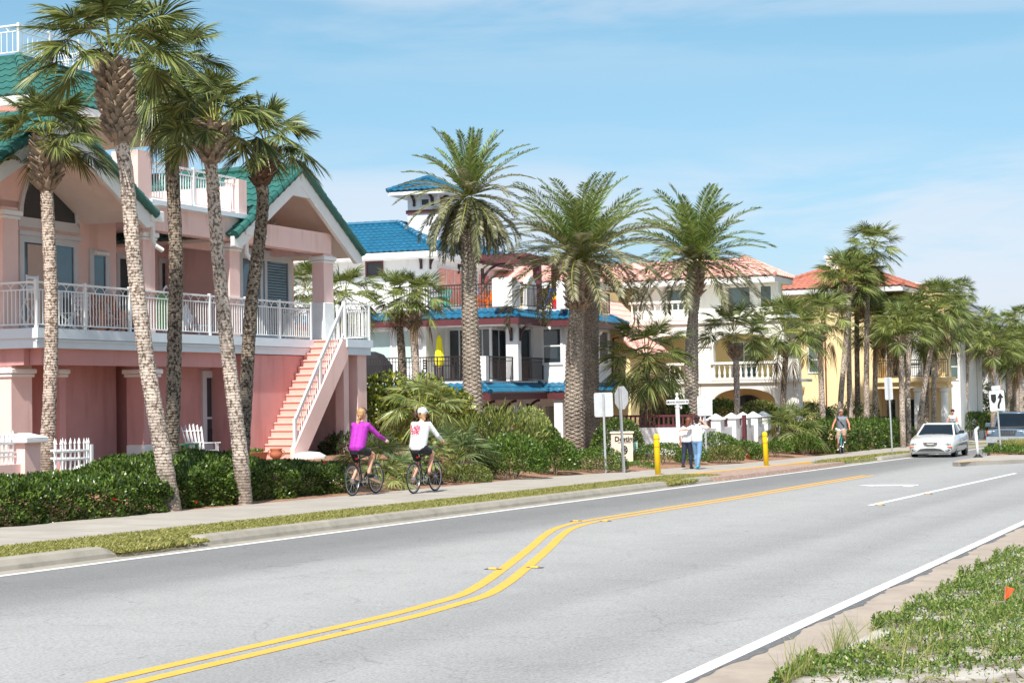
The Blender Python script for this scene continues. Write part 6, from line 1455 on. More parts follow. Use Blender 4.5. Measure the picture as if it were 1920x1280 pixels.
# ---- the couple walking away arm in arm
def walker(label,pos,head,top,legs,hair,shoe,height=1.62,stride=.16,bun=False,long=False,right_up=False,left_arm=None,right_arm=None,lean=0):
    T=thing('person',label,'person',pos,head); k=height/1.62; V3=lambda x,y,z:Vector((x*k,y*k,z*k)); body=[];tp=[];lg=[];sh=[]
    hip=V3(0,0,.86); ch=V3(.02,lean*.6,1.18); nk=V3(.0,lean,1.37); hc=V3(.03,lean*1.25,1.52)
    body+= [(hip,.10,ch,.10),(ch,.085,nk,.05),(nk,.048,hc-V3(0,0,.06),.05)]+headcaps(hc,(1,0,0))
    for y,st in ((1,stride),(-1,-stride)):
        h0=hip+V3(0,.085*y,-.02); an=V3(st-.03,.09*y,.09+(.05 if st<0 else 0)); kn=h0.lerp(an,.5)+V3(.045,0,0)
        body+= [(h0,.082,kn,.055),(kn,.054,kn.lerp(an,.35)+V3(-.02,0,0),.054),(kn.lerp(an,.35)+V3(-.02,0,0),.054,an,.036),(an,.035,an+V3(.08,0,-.05),.034)]
        lg+= [(h0,.102,kn,.072),(kn,.07,kn.lerp(an,.4)+V3(-.015,0,0),.068),(kn.lerp(an,.4)+V3(-.015,0,0),.066,kn.lerp(an,.93),.052)]
        sh+= [(an+V3(-.05,0,-.045),.042,an+V3(.08,0,-.05),.042),(an+V3(.08,0,-.05),.042,an+V3(.15,0,-.055),.032)]
        s0=ch+V3(0,.155*y,.13); arm=(left_arm if y>0 else right_arm) or [V3(-.03,.23*y,1.03),V3(.06,.24*y,.80)]
        el,hd_=[Vector(q) for q in arm]; wr=el.lerp(hd_,.85); body+= [(s0,.048,el,.040),(el,.039,wr,.028)]; hand(body,wr,hd_-wr,-y)
        tp+= [(s0,.064,s0.lerp(el,.75),.062),(ch+V3(0,.06*y,.04),.105,s0,.064)]
    lg+= [(hip+V3(0,-.05,0),.118,hip+V3(0,.05,0),.118)]
    tp+= [(hip+V3(0,-.05,.06),.132,ch+V3(0,-.05,.02),.135),(hip+V3(0,.05,.06),.132,ch+V3(0,.05,.02),.135),(ch,.12,nk-V3(0,0,.03),.07)]
    flesh('body',body,M['skin'],T); flesh('shirt',tp,M[top],T); flesh('trousers',lg,M[legs],T); flesh('shoes',sh,M[shoe],T)
    hr=[(hc+V3(-.02,0,.04),.105,hc+V3(.01,0,.05),.10),(hc+V3(-.05,0,-.03),.085,hc+V3(-.05,0,-.07),.06)]
    if bun: hr.append((hc+V3(-.09,-.05,.07),.055,hc+V3(-.11,-.06,.08),.05))
    if long: hr+= [(hc+V3(-.06,0,-.05),.075,hc+V3(-.085,.02,-.17),.05)]
    flesh('hair',hr,M[hair],T); return T
g=Vector(on_walk(1308,879)); hw=RZ-rad(3)
walker('dark haired person in white top and blue jeans, arm round the brown haired one',g,hw,'tee','jean','hairdark','aqua',1.63,.17,bun=True,right_arm=[(-.02,-.40,1.28),(.02,-.17,1.50)],left_arm=[(-.17,.28,1.24),(-.16,.42,1.22)])
g2=g+Vector((-CT,ST,0))*.37+Vector((ST,CT,0))*.12
walker('brown haired person in white top and navy leggings, beside the one in jeans',g2,hw,'tee','navy','hairbrown','blackcloth',1.58,-.13,long=True,lean=-.05)
# ================================================================ cars
M['carwhite']=mat('white_car_paint',(.62,.62,.61),.25,.02,1,coat=.8)
M['cargrey']=mat('blue_grey_car_paint',srgb(92,108,124),.28,.05,1,coat=.8,metal=.3)
M['carglass']=mat('car_glass',(.008,.014,.02),.06,.2,2,spec=.35)
M['lamp']=mat('headlamp_lens',(.34,.38,.41),.1,.15,30,spec=.9)
M['amber']=mat('amber_lens',srgb(226,90,40),.25,.08,20)
M['plast']=mat('dark_bumper_plastic',(.05,.05,.052),.5,.1,8)
M['chromecar']=mat('car_chrome',(.55,.57,.6),.15,.05,5,metal=1.)
def car(label,pos,head,paint,S,kind):
    """S: stations (x, half width, top z, bottom z); G: greenhouse ((x base front, x roof front, x roof rear, x base rear), z belt, z roof, half width base, half width roof)"""
    T=thing(kind,label,'car',pos,head); st,Gh,whl=S
    mb=MB(); rings=[]
    for x,hw,zt,zb in st:
        hgt=zt-zb; pr=[(0,zb),(hw*.86,zb),(hw*.97,zb+.10*hgt),(hw,zb+.42*hgt),(hw*.985,zb+.72*hgt),(hw*.93,zt-.05*hgt),(hw*.78,zt),(hw*.4,zt+.025),(0,zt+.035)]
        rings.append([(x,y,z) for y,z in pr]+[(x,-y,z) for y,z in pr[-2:0:-1]])
    mb.loft(rings); body=mb.build('body',M[paint],T,True)
    (xa,xb,xc,xd),zb,zr,wb,wr=Gh
    g=MB(); lo=[(xa,wb*.86),(xa-.22,wb),(xd+.3,wb*.97),(xd,wb*.8)]; up=[(xb,wr*.9),(xb-.15,wr),(xc+.15,wr),(xc,wr*.88)]
    L=[(x,y,zb) for x,y in lo]+[(x,-y,zb) for x,y in lo[::-1]]; U=[(x,y,zr-.03) for x,y in up]+[(x,-y,zr-.03) for x,y in up[::-1]]
    g.loft([L,U]); g.build('windows',M['carglass'],T)
    r=MB(); U1=[(x+(.03 if i in(0,7) else 0),y*1.03,zr-.05) for i,(x,y,_) in enumerate(U)]; U2=[(x,y,zr) for x,y,_ in U]; U3=[(x*.8-.05,y*.7,zr+.035) for x,y,_ in U]; r.loft([U1,U2,U3]); ro=r.build('roof',M[paint],T,True)
    for y in (-1,1):
        p=MB(); p.bar((xa+.03,wb*.9*y,zb-.03),(xb+.02,wr*.95*y,zr-.02),.07,.06); p.build('pillar',M[paint],ro); p=MB(); p.bar((xd,wb*.84*y,zb-.03),(xc,wr*.93*y,zr-.02),.16,.08); mx=(xb+xc)/2-.1; p.build('pillar',M[paint],ro); p=MB(); p.bar((mx-.05,wb*1.0*y,zb-.03),(mx,wr*1.015*y,zr-.03),.10,.03)
        p.build('pillar',M[paint],ro)
    for x,y,R,w in whl:
        for sg_ in (-1,1):
            a=MB(); a.lathe([(R*1.14,0),(R*1.14,.03)],24,(0,0,0)); a.v=[(vx+x,sg_*(y+w/2-.03)+vz*sg_*.5,vy+R) for vx,vy,vz in a.v]; ar=a.build('wheel_arch',M['black'],T)
            t=MB(); t.lathe([(R*.62,0),(R*.95,0),(R,.03),(R,w-.03),(R*.95,w),(R*.62,w)],28,(0,0,0),cap=False); t.v=[(vx+x,sg_*(y+w/2+.012)-vz*sg_,vy+R) for vx,vy,vz in t.v]; tr=t.build('wheel',M['black'],T,True)
            q=MB(); q.lathe([(R*.64,0),(R*.60,.02),(R*.2,.005),(.04,-.01)],20,(0,0,0)); 
            for k in range(7):
                an=2*pi*k/7; q.bar((R*.15*math.cos(an),R*.15*math.sin(an),-.005),(R*.6*math.cos(an),R*.6*math.sin(an),-.005),.05,.03)
            q.v=[(vx+x,sg_*(y+w/2+.0)-vz*sg_,vy+R) for vx,vy,vz in q.v]; q.build('rim',M['chromecar'],tr)
    return T,body
CS=([(2.50,.58,.60,.30),(2.44,.80,.68,.22),(2.28,.89,.75,.20),(1.9,.93,.82,.20),(1.3,.94,.90,.20),(.85,.945,.95,.20),(-.6,.95,.96,.20),(-1.6,.94,.99,.22),(-2.1,.90,1.0,.26),(-2.42,.82,.97,.32),(-2.5,.66,.80,.40)],
    ((1.05,.22,-.85,-1.75),.94,1.38,.84,.62),[(1.48,.80,.335,.21),(-1.40,.80,.335,.21)])
c0=Vector(gnd(1746,858.5)); hc_=Vector(gnd(1808,853.5)); 
hd=RZ+pi+rad(1)
fr=Vector(gnd(1745,857.5)); pos=fr+Vector((math.sin(TH-rad(1)),math.cos(TH-rad(1)),-.0152))*2.5
T,bd=car('white sedan with a black sunroof driving towards the camera',pos,hd,'carwhite',CS,'sedan')
def ell(mb,c,a,b,d,n=12):  # flattened lens facing +x
    mb.loft([[(c[0]+dx,c[1]+a*f*math.cos(2*pi*k/n),c[2]+b*f*math.sin(2*pi*k/n)) for k in range(n)] for f,dx in ((1,-d),(1,0),(.75,d*.35),(.3,d*.5))])
for y in (-1,1):
    m=MB(); ell(m,(2.435,.62*y,.58),.20,.075,.10); l=m.build('headlight',M['lamp'],T,True); m=MB(); ell(m,(2.485,.55*y,.58),.055,.055,.02); m.build('bulb_ring',M['chromecar'],l); m=MB(); ell(m,(2.47,.69*y,.585),.05,.05,.03); m.build('bulb_ring',M['chromecar'],l)
    m=MB(); m.box(2.30,.66*y,.44,2.475,.85*y,.49); m.build('indicator',M['amber'],T)
    m=MB(); ell(m,(2.46,.66*y,.345),.12,.05,.06); f_=m.build('fog_light',M['plast'],T); m=MB(); ell(m,(2.495,.65*y,.345),.07,.032,.03); m.build('lens',M['lamp'],f_)
    m=MB(); m.bbox(.80,.93*y,.98,.93,1.14*y,1.11,.03); mi_=m.build('wing_mirror',M['black'],T); m=MB(); m.bar((.86,.84*y,.98),(.86,.98*y,1.03),.06,.05); m.build('mirror_arm',M['black'],mi_)
    m=MB(); m.box(-1.2,.951*y,.52,1.0,.962*y,.56); m.build('side_moulding',M['plast'],T)
    m=MB(); m.box(-.35,.953*y,.80,-.20,.975*y,.83); m.build('door_handle',M['carwhite'],T)
    m=MB(); m.box(.30,.952*y,.26,.312,.957*y,.93); m.box(-.62,.955*y,.26,-.608,.96*y,.93); 
m=MB(); m.prism([(-.30,.66),(.30,.66),(.26,.55),(.12,.50),(-.12,.50),(-.26,.55)],2.42,2.525,'x'); gr_=m.build('grille',M['chromecar'],T); m=MB(); 
for k in range(3): m.box(2.52,-.24+.02*k,.62-.035*k,2.535,.24-.02*k,.634-.035*k)
m.build('grille_bars',M['plast'],gr_); m=MB(); m.bar((2.535,-.14,.605),(2.54,0,.585),.012,.022); m.bar((2.54,0,.585),(2.535,.14,.605),.012,.022); m.build('emblem',M['white'],gr_)
m=MB(); m.prism([(-.56,.30),(.56,.30),(.40,.39),(.15,.42),(-.15,.42),(-.40,.39)],2.35,2.515,'x'); m.build('air_intake',M['plast'],T)
m=MB(); m.box(-.55,-.40,1.40,.0,.40,1.425); m.build('sunroof',M['carglass'],T)
m=MB(); m.box(2.2,-.78,.18,2.4,.78,.24); m.build('chin_spoiler',M['galv'],T)
for y in (-1,1): m=MB(); m.bar((1.12,.1*y-.2,.965),(.95,.1*y+.35,1.0),.02,.015); m.build('wiper',M['black'],T)
m=MB(); m.tube([(.45+.0,.36+.17*math.cos(a),1.02+.17*math.sin(a)) for a in srange(0,2*pi,14)],.014,5); m.build('steering_wheel',M['plast'],T)
# dark suv
SS=([(2.55,.70,.98,.45),(2.50,.90,1.06,.36),(2.3,.97,1.10,.34),(1.5,.995,1.13,.34),(1.0,1.0,1.15,.34),(-1.5,1.0,1.16,.34),(-2.4,.97,1.14,.36),(-2.58,.86,1.05,.5)],
    ((1.15,.55,-2.2,-2.5),1.13,1.82,.90,.74),[(1.55,.86,.38,.25),(-1.5,.86,.38,.25)])
g=Vector(gnd(1893,838)); 
T,bd=car('blue grey suv with a chrome vertical bar grille, partly behind the median shrubs',Vector(P(84.5,11.02,gz(84.5))),RZ+pi-rad(1),'cargrey',SS,'suv')
for y in (-1,1):
    m=MB(); m.bbox(2.38,.50*y,.86,2.535,.90*y,1.03,.03); l=m.build('headlight',M['lamp'],T); m=MB(); ell(m,(2.54,.62*y,.945),.065,.065,.02); m.build('bulb_ring',M['chromecar'],l); m=MB(); m.box(2.36,.86*y,.87,2.525,.93*y,1.02); m.build('indicator',M['amber'],l)
    m=MB(); ell(m,(2.53,.68*y,.60),.085,.085,.04); f_=m.build('fog_light',M['lamp'],T)
    m=MB(); m.bbox(.85,.98*y,1.15,1.02,1.26*y,1.36,.04); m.build('wing_mirror',M['cargrey'],T)
    m=MB(); m.tube([(.4,.66*y,1.86),(.3,.66*y,1.92),(-1.9,.66*y,1.92),(-2.0,.66*y,1.86)],.022,6); m.build('roof_rail',M['chromecar'],T)
m=MB(); m.prism([(-.44,1.04),(.44,1.04),(.36,.80),(-.36,.80)],2.40,2.56,'x'); gr_=m.build('grille',M['plast'],T); m=MB()
for k in range(11): y=-.36+.072*k; m.box(2.555,y-.012,.82,2.575,y+.012,1.02)
m.box(2.555,-.44,1.02,2.58,.44,1.05); m.build('grille_bars',M['chromecar'],gr_)
m=MB(); m.box(2.40,-.95,.46,2.60,.95,.74); m.build('bumper',M['galv'],T); m=MB(); m.box(2.58,-.45,.50,2.61,.45,.58); m.build('air_intake',M['plast'],T)
m=MB(); m.bbox(2.1,-.84,1.12,2.3,.84,1.2,.03); m.build('hood_deflector',M['plast'],T)
# ================================================================ signs, bollards, small street furniture
M['signback']=mat('sign_back_aluminium',(.62,.64,.66),.45,.08,6,metal=.35)
M['signwhite']=mat('white_sign_face',(.62,.63,.64),.5,.03,6)
M['signblack']=mat('black_sign_legend',(.012,.012,.012),.5,0)
M['palegrey']=mat('faded_grey_lettering',(.38,.40,.43),.6,0)
M['boll']=mat('yellow_bollard_plastic',srgb(250,206,10),.45,.05,6)
M['bollband']=mat('dull_gold_band',srgb(196,150,30),.5,.05,6)
M['limestone']=mat('beige_monument_stone',srgb(220,206,186),.85,.08,7,.2,40)
M['mint']=mat('mint_green_sign',srgb(180,224,200),.6,.05,6)
M['flag']=mat('orange_marker_flag',srgb(240,84,30),.6,.05,6)
FACE=RZ+pi/2                                                   # yaw so that a sign's local -y looks back down the road at us
def up_m(x,y,z,flip=False): return Matrix.Translation((x,y,z))@Matrix.Rotation(pi/2,4,'X')
def sign(name,label,u,v,off,tilt=0.,yaw=0.,cat='sign'):
    p=Vector(gnd(u,v,off)); T=thing(name,label,cat,p); T.rotation_euler=(0,tilt,yaw); return T,F/p.y,p
def post(T,h,r=.03,mt='galv',name='post',z0=-.15):
    m=MB(); m.bar((0,0,z0),(0,0,h),r*2,r*1.6,up=(0,1,0)); return m.build(name,M[mt],T)
def rr_panel(w,h,z,mt,T,y=-.03,t=.006,rad_=.05,name='panel'):
    q=[];cx,cz=w/2-rad_,h/2-rad_
    for sx,sz,a0 in ((1,1,0),(-1,1,90),(-1,-1,180),(1,-1,270)):
        for a in (0,45,90): q.append((sx*cx+rad_*math.cos(rad(a0+a)),z+sz*cz+rad_*math.sin(rad(a0+a))))
    m=MB(); m.prism(q,y-t,y,'y'); return m.build(name,M[mt],T)
T,k,p=sign('road_sign','blank grey back of a square road sign by the touching date palms',1136,886,.13,rad(-1.0),rad(-6))
post(T,2.35); rr_panel(.56,.72,2.02,'signback',T,y=.06)
T,k,p=sign('stop_sign','grey back of an octagonal stop sign on a leaning post',1170,888,.1,rad(-3.4),rad(-58))
post(T,2.55,.035); m=MB(); m.prism([(.37*math.cos(pi/8+i*pi/4),2.25+.37*math.sin(pi/8+i*pi/4)) for i in range(8)],.05,.056,'y'); m.build('panel',M['signback'],T)
T,k,p=sign('road_sign','small blank back of a narrow road sign by the white sedan',1673,850,.13,rad(-1.6),0)
post(T,3.2); rr_panel(.34,.95,2.75,'signback',T,y=.06)
# keep-right sign on the median
p=Vector(gnd(1877,849,.19)); T=thing('keep_right_sign','white keep right sign with black arrow on the planted median','sign',p); T.rotation_euler=(0,rad(-3.2),rad(-4))
T.scale=(.86,.86,.94)
post(T,2.72,.035)
rr_panel(.70,.86,2.24,'signwhite',T,y=-.05); 
m=MB(); t=-.0575
m.prism([(-.27,2.52),(-.03,2.52),(-.03,2.30),(-.06,2.22),(-.10,2.165),(-.15,2.13),(-.20,2.165),(-.24,2.22),(-.27,2.30)],t-.002,t,'y'); m.build('island_mark',M['signblack'],T)
m=MB(); L=[(.10,1.90),(.10,2.0),(.12,2.08),(.17,2.16),(.205,2.24),(.215,2.34)]; R=[(.0,1.90),(.0,2.02),(.03,2.12),(.08,2.21),(.105,2.27),(.11,2.34)]
for i in range(5): m.prism([R[i],L[i],L[i+1],R[i+1]],t-.002,t,'y')
m.prism([(.02,2.34),(.32,2.34),(.165,2.57)],t-.002,t,'y'); m.build('arrow',M['signblack'],T)
rr_panel(.42,.20,2.78,'signback',T,y=-.02)
# white pipe barrier beside the median
p=Vector(gnd(1834,857,.14)); T=thing('pipe_barrier','white bent pipe barrier with black foot between sedan and median sign','barrier',p)
m=MB(); m.tube([(0,0,-.02),(-.03,0,.5),(-.06,0,.95),(-.04,.1,1.03),(.1,.5,1.04),(.9,3.2,1.05)],.05,8); m.build('pipe',M['white'],T,True)
m=MB(); m.lathe([(.20,0),(.12,.06),(.07,.12)],12); m.build('foot',M['black'],T)
# bollards
def bollard(lb,u,v,h,r,tl):
    p=Vector(gnd(u,v,.12)); T=thing('bollard',lb,'bollard',p,0,'yellow bollards at the side street'); T.rotation_euler=(0,tl,0)
    m=MB(); m.lathe([(r,-.05),(r,h-.07),(r*.93,h-.03),(r*.6,h),(.01,h+.005)],18); m.build('sleeve',M['boll'],T,True)
    for z in (h-.16,h-.38): m=MB(); m.lathe([(r*1.015,z),(r*1.03,z+.005),(r*1.03,z+.035),(r*1.015,z+.04)],18,cap=False); m.build('reflective_band',M['bollband'],T)
bollard('yellow bollard nearer, in front of the monument sign shrubs',1234,890,1.16,.085,rad(-1.5)); bollard('yellow bollard farther, before the white wall end',1437,873,1.12,.085,rad(-2))
# white street name sign on its own post
p=Vector(at(1273,842,60)); T=thing('street_name_sign','white street name blade on a white post with a ball finial','sign',p); T.rotation_euler=(0,rad(-1),0)
m=MB(); m.lathe([(.075,-.4),(.075,1.45),(.10,1.48),(.10,1.56),(.07,1.6),(.07,1.78),(.04,1.83),(.03,1.86),(.055,1.90),(.055,1.95),(.01,1.99)],12); m.build('post',M['white'],T)
rr_panel(.80,.17,1.66,'signwhite',T,y=-.10,rad_=.05,t=.012,name='blade'); m=MB(); m.box(.1,-.05,1.42,.16,.28,1.57); m.build('cross_blade',M['signwhite'],T)
text_mesh('lettering','GRAND INDIAN BLVD',.092,M['signblack'],T,up_m(.06,-.115,1.655),.001,bold=.002)
m=MB(); m.prism([(-.35,1.66),(-.32,1.70),(-.29,1.66),(-.32,1.62)],-.116,-.113,'y'); m.build('emblem',M['signblack'],T)
# faded notice sign
p=Vector(at(1325,872,60.5)); T=thing('notice_sign','white notice sign with four faded grey lines on a galvanised post','sign',p); T.rotation_euler=(0,rad(-.8),0)
post(T,2.4,.03); rr_panel(.53,.70,2.10,'signwhite',T,y=-.04)
for i,tx in enumerate(('GUESTS MUST','NOT THRU','PARKING ON','RIGHT OF WAY')): text_mesh('lettering',tx,.072,M['palegrey'],T,up_m(0,-.047,2.29-.115*i),.001)
m=MB()
for z in (2.40,1.80): m.lathe([(.001,0),(.012,.001),(.012,.008),(.001,.009)],8,(0,0,0)); m.v[-32:]=[(x,-.05-zz,y+z) for x,y,zz in m.v[-32:]]
m.build('bolts',M['signblack'],T)
# monument sign
p=Vector(at(1167,868,57)); T=thing('monument_sign','beige stone monument sign with black Destiny lettering behind the stop sign post','sign',p); T.rotation_euler=(0,0,rad(-4))
m=MB(); m.box(-.36,0,-.3,.36,.3,.98); m.build('slab',M['limestone'],T); m=MB(); m.bbox(-.40,-.04,.98,.40,.34,1.05,.015); m.build('coping',M['limestone'],T)
text_mesh('lettering','Destiny',.225,M['signblack'],T,up_m(.10,-.008,.80),.006,bold=.006)
m=MB(); m.box(-.14,-.014,.685,.30,-.004,.70); m.build('underline',M['signblack'],T)
m=MB(); m.prism([(.07+.115*math.cos(a),.44+.15*math.sin(a)) for a in srange(0,2*pi*(15/16),15)],-.012,-.003,'y'); em=m.build('emblem',M['signblack'],T); m=MB()
for a in range(6): q=(.07+.06*math.cos(a*pi/3),.44+.085*math.sin(a*pi/3)); m.prism([(q[0]+.014*math.cos(b),q[1]+.018*math.sin(b)) for b in srange(0,2*pi*7/8,7)],-.015,-.0122,'y')
m.build('emblem_spots',M['limestone'],em)
p=Vector(at(1192,872,57.6)); T=thing('yard_sign','small mint green sign with dark marks right of the monument sign','sign',p)
post(T,.55,.012); rr_panel(.15,.34,.66,'mint',T,y=-.02,rad_=.02); m=MB()
for i in range(4): m.box(-.01,-.029,.54+.075*i,.07,-.027,.56+.075*i)
m.build('marks',M['signblack'],T); m=MB(); m.box(-.08,-.03,.80,.06,-.027,.86); m.build('roof_mark',M['signblack'],T)
p=Vector(at(1213,862,56)); T=thing('spot_light','small dark garden spotlight in the shrubs by the bollard','light',p); m=MB(); m.tube([(0,0,0),(0,0,.14)],.012,6); m.build('stake',M['plast'],T); m=MB(); m.tube([(0,-.03,.14),(.02,.1,.2)],[.055,.04],10); m.build('lamp_head',M['plast'],T)
# orange marker flag on the verge
s_,w_=sw(gnd(1884,1172)); p=Vector(P(s_,w_,vergez(s_,w_))); T=thing('marker_flag','orange marker flag on a thin wire in the verge plants','flag',p)
m=MB(); m.tube([(0,0,-.05),(.01,0,.24)],.0025,5); m.build('wire',M['galv'],T)
rows=[]
for i in range(7): t=i/6; rows.append([(.01+t*.075,.012*math.sin(t*5),.24-.015*t),(.0-.0*t+.055*t,.012*math.sin(t*5+.6),.12+.055*t)])
m=MB(); m.loft([[a,b,(b[0],b[1]+.002,b[2]),(a[0],a[1]+.002,a[2])] for a,b in rows]); m.build('cloth',M['flag'],T)
# ================================================================ furniture on porches and decks
M['adwhite']=mat('white_slat_paint',(.78,.79,.80),.5,.04,6); M['adterra']=mat('terracotta_slat_paint',srgb(206,138,104),.6,.05,6); M['adteal']=mat('teal_slat_paint',srgb(20,170,160),.5,.05,6); M['adblue']=mat('blue_slat_paint',srgb(24,96,190),.5,.05,6); M['adorange']=mat('orange_slat_paint',srgb(240,120,20),.5,.05,6); M['tgreen']=mat('green_table_paint',srgb(60,140,80),.5,.05,6)
def adirondack(label,pos,rz,mt,group=None):
    T=thing('adirondack_chair',label,'chair',pos,rz,group); m_=M[mt]
    b=MB(); 
    for i in range(6): y=-.25+.1*i; b.bar((-.30,y*.85,.28),(-.62,y*1.15,1.02-.012*(i-2.5)**2),.085,.02,up=(0,1,0))
    b.bar((-.42,-.27,.55),(-.42,.27,.55),.05,.03); b.bar((-.56,-.3,.85),(-.56,.3,.85),.05,.03); b.build('backrest',m_,T)
    b=MB()
    for i in range(6): x=-.30+.11*i; z=.26+.020*i; b.bar((x,-.27,z),(x,.27,z),.09,.02)
    b.build('seat',m_,T)
    for y in (-1,1):
        a=MB(); a.bar((-.45,.33*y,.53),(.32,.33*y,.55),.12,.025); a.build('armrest',m_,T)
        l=MB(); l.bar((.26,.31*y,0),(.26,.31*y,.54),.09,.03,up=(1,0,0)); l.build('leg',m_,T)
        l=MB(); l.bar((.28,.27*y,.36),(-.60,.27*y,.03),.09,.03); l.build('leg',m_,T)
    return T
def side_table(label,pos,rz,mt,h=.5,w=.5,name='side_table'):
    T=thing(name,label,'table',pos,rz); b=MB()
    for i in range(5): x=-w/2+w*(i+.5)/5; b.box(x-w*.09,-w/2,h-.025,x+w*.09,w/2,h)
    b.build('tabletop',M[mt],T)
    for x in (-1,1):
        for y in (-1,1): l=MB(); l.box(x*w*.42-.03,y*w*.42-.03,0,x*w*.42+.03,y*w*.42+.03,h-.026); l.build('leg',M[mt],T)
    return T
def bistro(label,pos,rz,mt='adwhite',hi=False):
    T=thing('slat_chair',label,'chair',pos,rz); sh=.74 if hi else .45; b=MB()
    for i in range(5): b.box(-.2,-.2+.083*i,sh-.02,.2,-.2+.083*i+.065,sh)
    b.build('seat',M[mt],T); b=MB(); 
    for i in range(4): b.box(-.215,-.21,sh+.12+.11*i,-.195,.21,sh+.19+.11*i)
    for y in (-.2,.2): b.box(-.22,y-.015,sh,-.19,y+.015,sh+.55)
    b.build('backrest',M[mt],T)
    for y in (-1,1): l=MB(); l.bar((-.24,.19*y,0),(.2,.19*y,sh),.03,.03); l.build('leg',M[mt],T); l=MB(); l.bar((.24,.19*y,0),(-.2,.19*y,sh),.03,.03); l.build('leg',M[mt],T)
    return T
def pw(u,v,w): s,z=onw(u,v,w); return s
Fz_=3.452
adirondack('white adirondack chair on the lower porch before the window',Vector(P(pw(378,860,25.2),25.2,.1)),RZ+pi+rad(60),'adwhite')
side_table('green slatted side table beside the white adirondack chair',Vector(P(pw(347,865,25.0),25.0,.1)),RZ,'tgreen',.55,.5)
CG='terracotta deck chairs'
adirondack('terracotta adirondack chair left, behind the white balcony rail',Vector(P(pw(200,615,26.5),26.5,Fz_)),RZ+pi+rad(70),'adterra')
adirondack('terracotta adirondack chair right, nearer the leaning spotted trunk',Vector(P(pw(250,618,26.5),26.5,Fz_)),RZ+pi+rad(110),'adterra')
bistro('tall white slat bar chair at the left end of the balcony',Vector(P(pw(48,610,26.6),26.6,Fz_)),RZ+rad(90),'adwhite',True)
bistro('white folding slat chair behind the leftmost palm trunk',Vector(P(pw(128,612,26.4),26.4,Fz_)),RZ+rad(-60)); bistro('white folding slat chair right of the first one on the balcony',Vector(P(pw(148,612,26.9),26.9,Fz_)),RZ+rad(200))
T=thing('deck_lounger','low white slatted lounger on the balcony by the straight palm','lounger',Vector(P(pw(385,622,26.6),26.6,Fz_)),RZ); b=MB()
for i in range(12): b.box(-.8+.13*i,-.3,.30,-.8+.13*i+.09,.3,.33)
b.build('seat',M['adwhite'],T)
for x in (-.7,.65):
    for y in (-.27,.27): l=MB(); l.box(x-.025,y-.025,0,x+.025,y+.025,.3); l.build('leg',M['adwhite'],T)
b=MB(); b.bar((-.75,0,.33),(-1.1,0,.75),.5,.03,up=(0,1,0)); b.build('backrest',M['adwhite'],T)
T=thing('towel','green towel hanging over the inside of the balcony rail','towel',Vector(P(pw(306,560,25.75),25.75,4.45))); T.rotation_euler=(0,0,RZ)
b=MB(); b.loft([[(-.28,.0,-.85+.01*k),(.28,.02,-.85),(.28,.03,-.0),(-.28,.01,0)] for k in (0,)]+[[(-.28,.02,-.85),(.28,.04,-.85),(.28,.05,0),(-.28,.03,0)]]); b.build('cloth',mat('green_towel_cloth',srgb(120,176,110),.9,.15,9),T)
T=thing('egret_figure','white curved egret figure behind the balcony rail','ornament',Vector(P(pw(308,545,26.2),26.2,Fz_)),RZ)
b=MB(); b.tube([(0,0,.55),(.02,0,.8),(-.05,0,1.0),(-.02,0,1.2),(.08,0,1.28),(.15,0,1.22)],[.09,.08,.03,.025,.035,.012],8); b.build('body',M['white'],T,True)
for y in (-.04,.04): b=MB(); b.tube([(0,y,0),(0,y,.55)],.012,5); b.build('leg',M['white'],T)
# pots at the stair foot
T=thing('flower_trough','terracotta trough with small green plants left of the stair foot','planter',Vector(P(pw(478,858,24.9),24.9,.1)),RZ); b=MB(); b.loft([[(-.36,-.12,0),(.36,-.12,0),(.36,.12,0),(-.36,.12,0)],[(-.42,-.15,.22),(.42,-.15,.22),(.42,.15,.22),(-.42,.15,.22)]]); b.build('trough',M['terra'],T)
rgn=np.random.default_rng(3); V,Fq=leaf_quads(rgn.uniform([-.3,-.1,.2],[.3,.1,.28],(70,3)),rgn.normal(size=(70,3))+np.array([0,0,.8]),.1,.05,rgn); np_mesh('foliage',V,Fq,M['bright'],T)
T=thing('clay_pot','clay jug with two handles on the lowest stair step','pot',Vector(P(pw(518,858,24.6),24.6,.12)),RZ); b=MB(); b.lathe([(.08,0),(.16,.06),(.18,.16),(.14,.24),(.18,.28),(.17,.29),(.12,.24)],14); b.build('pot',M['terra'],T,True)
for y in (-1,1): b=MB(); b.tube([(0,.15*y,.24),(0,.25*y,.22),(0,.26*y,.12),(0,.17*y,.08)],.018,6); b.build('handle',M['terra'],T)
# blue roofed house decks
def bp(x,y,z): return Vector(bpt(x,y,z))
adirondack('teal adirondack chair behind the upper deck rail, left of the date palm trunk',bp(1.6,4.2,5.53),BRZ+pi,'adteal'); adirondack('bright blue adirondack chair on the upper deck right of the trunk',bp(1.5,2.7,5.53),BRZ+pi+.3,'adblue'); adirondack('orange adirondack chair at the right end of the upper deck',bp(1.3,1.9,5.53),BRZ+pi-.5,'adorange'); adirondack('blue adirondack chair behind the red glazed pot',bp(5.4,.9,5.54),BRZ+pi/2,'adblue')
T=thing('glazed_pot','red and yellow glazed pot with a small plant on the upper deck','pot',bp(5.3,-.1,5.54)); b=MB(); b.lathe([(.15,0),(.32,.1),(.38,.3),(.36,.45)],16); b.build('pot',mat('red_glaze',srgb(176,20,34),.25,.1,6),T,True); b=MB(); b.lathe([(.36,.45),(.37,.46),(.36,.6),(.33,.6),(.30,.45)],16,cap=False); b.build('glazed_rim',mat('yellow_glaze',srgb(236,176,40),.25,.1,6),T,True)
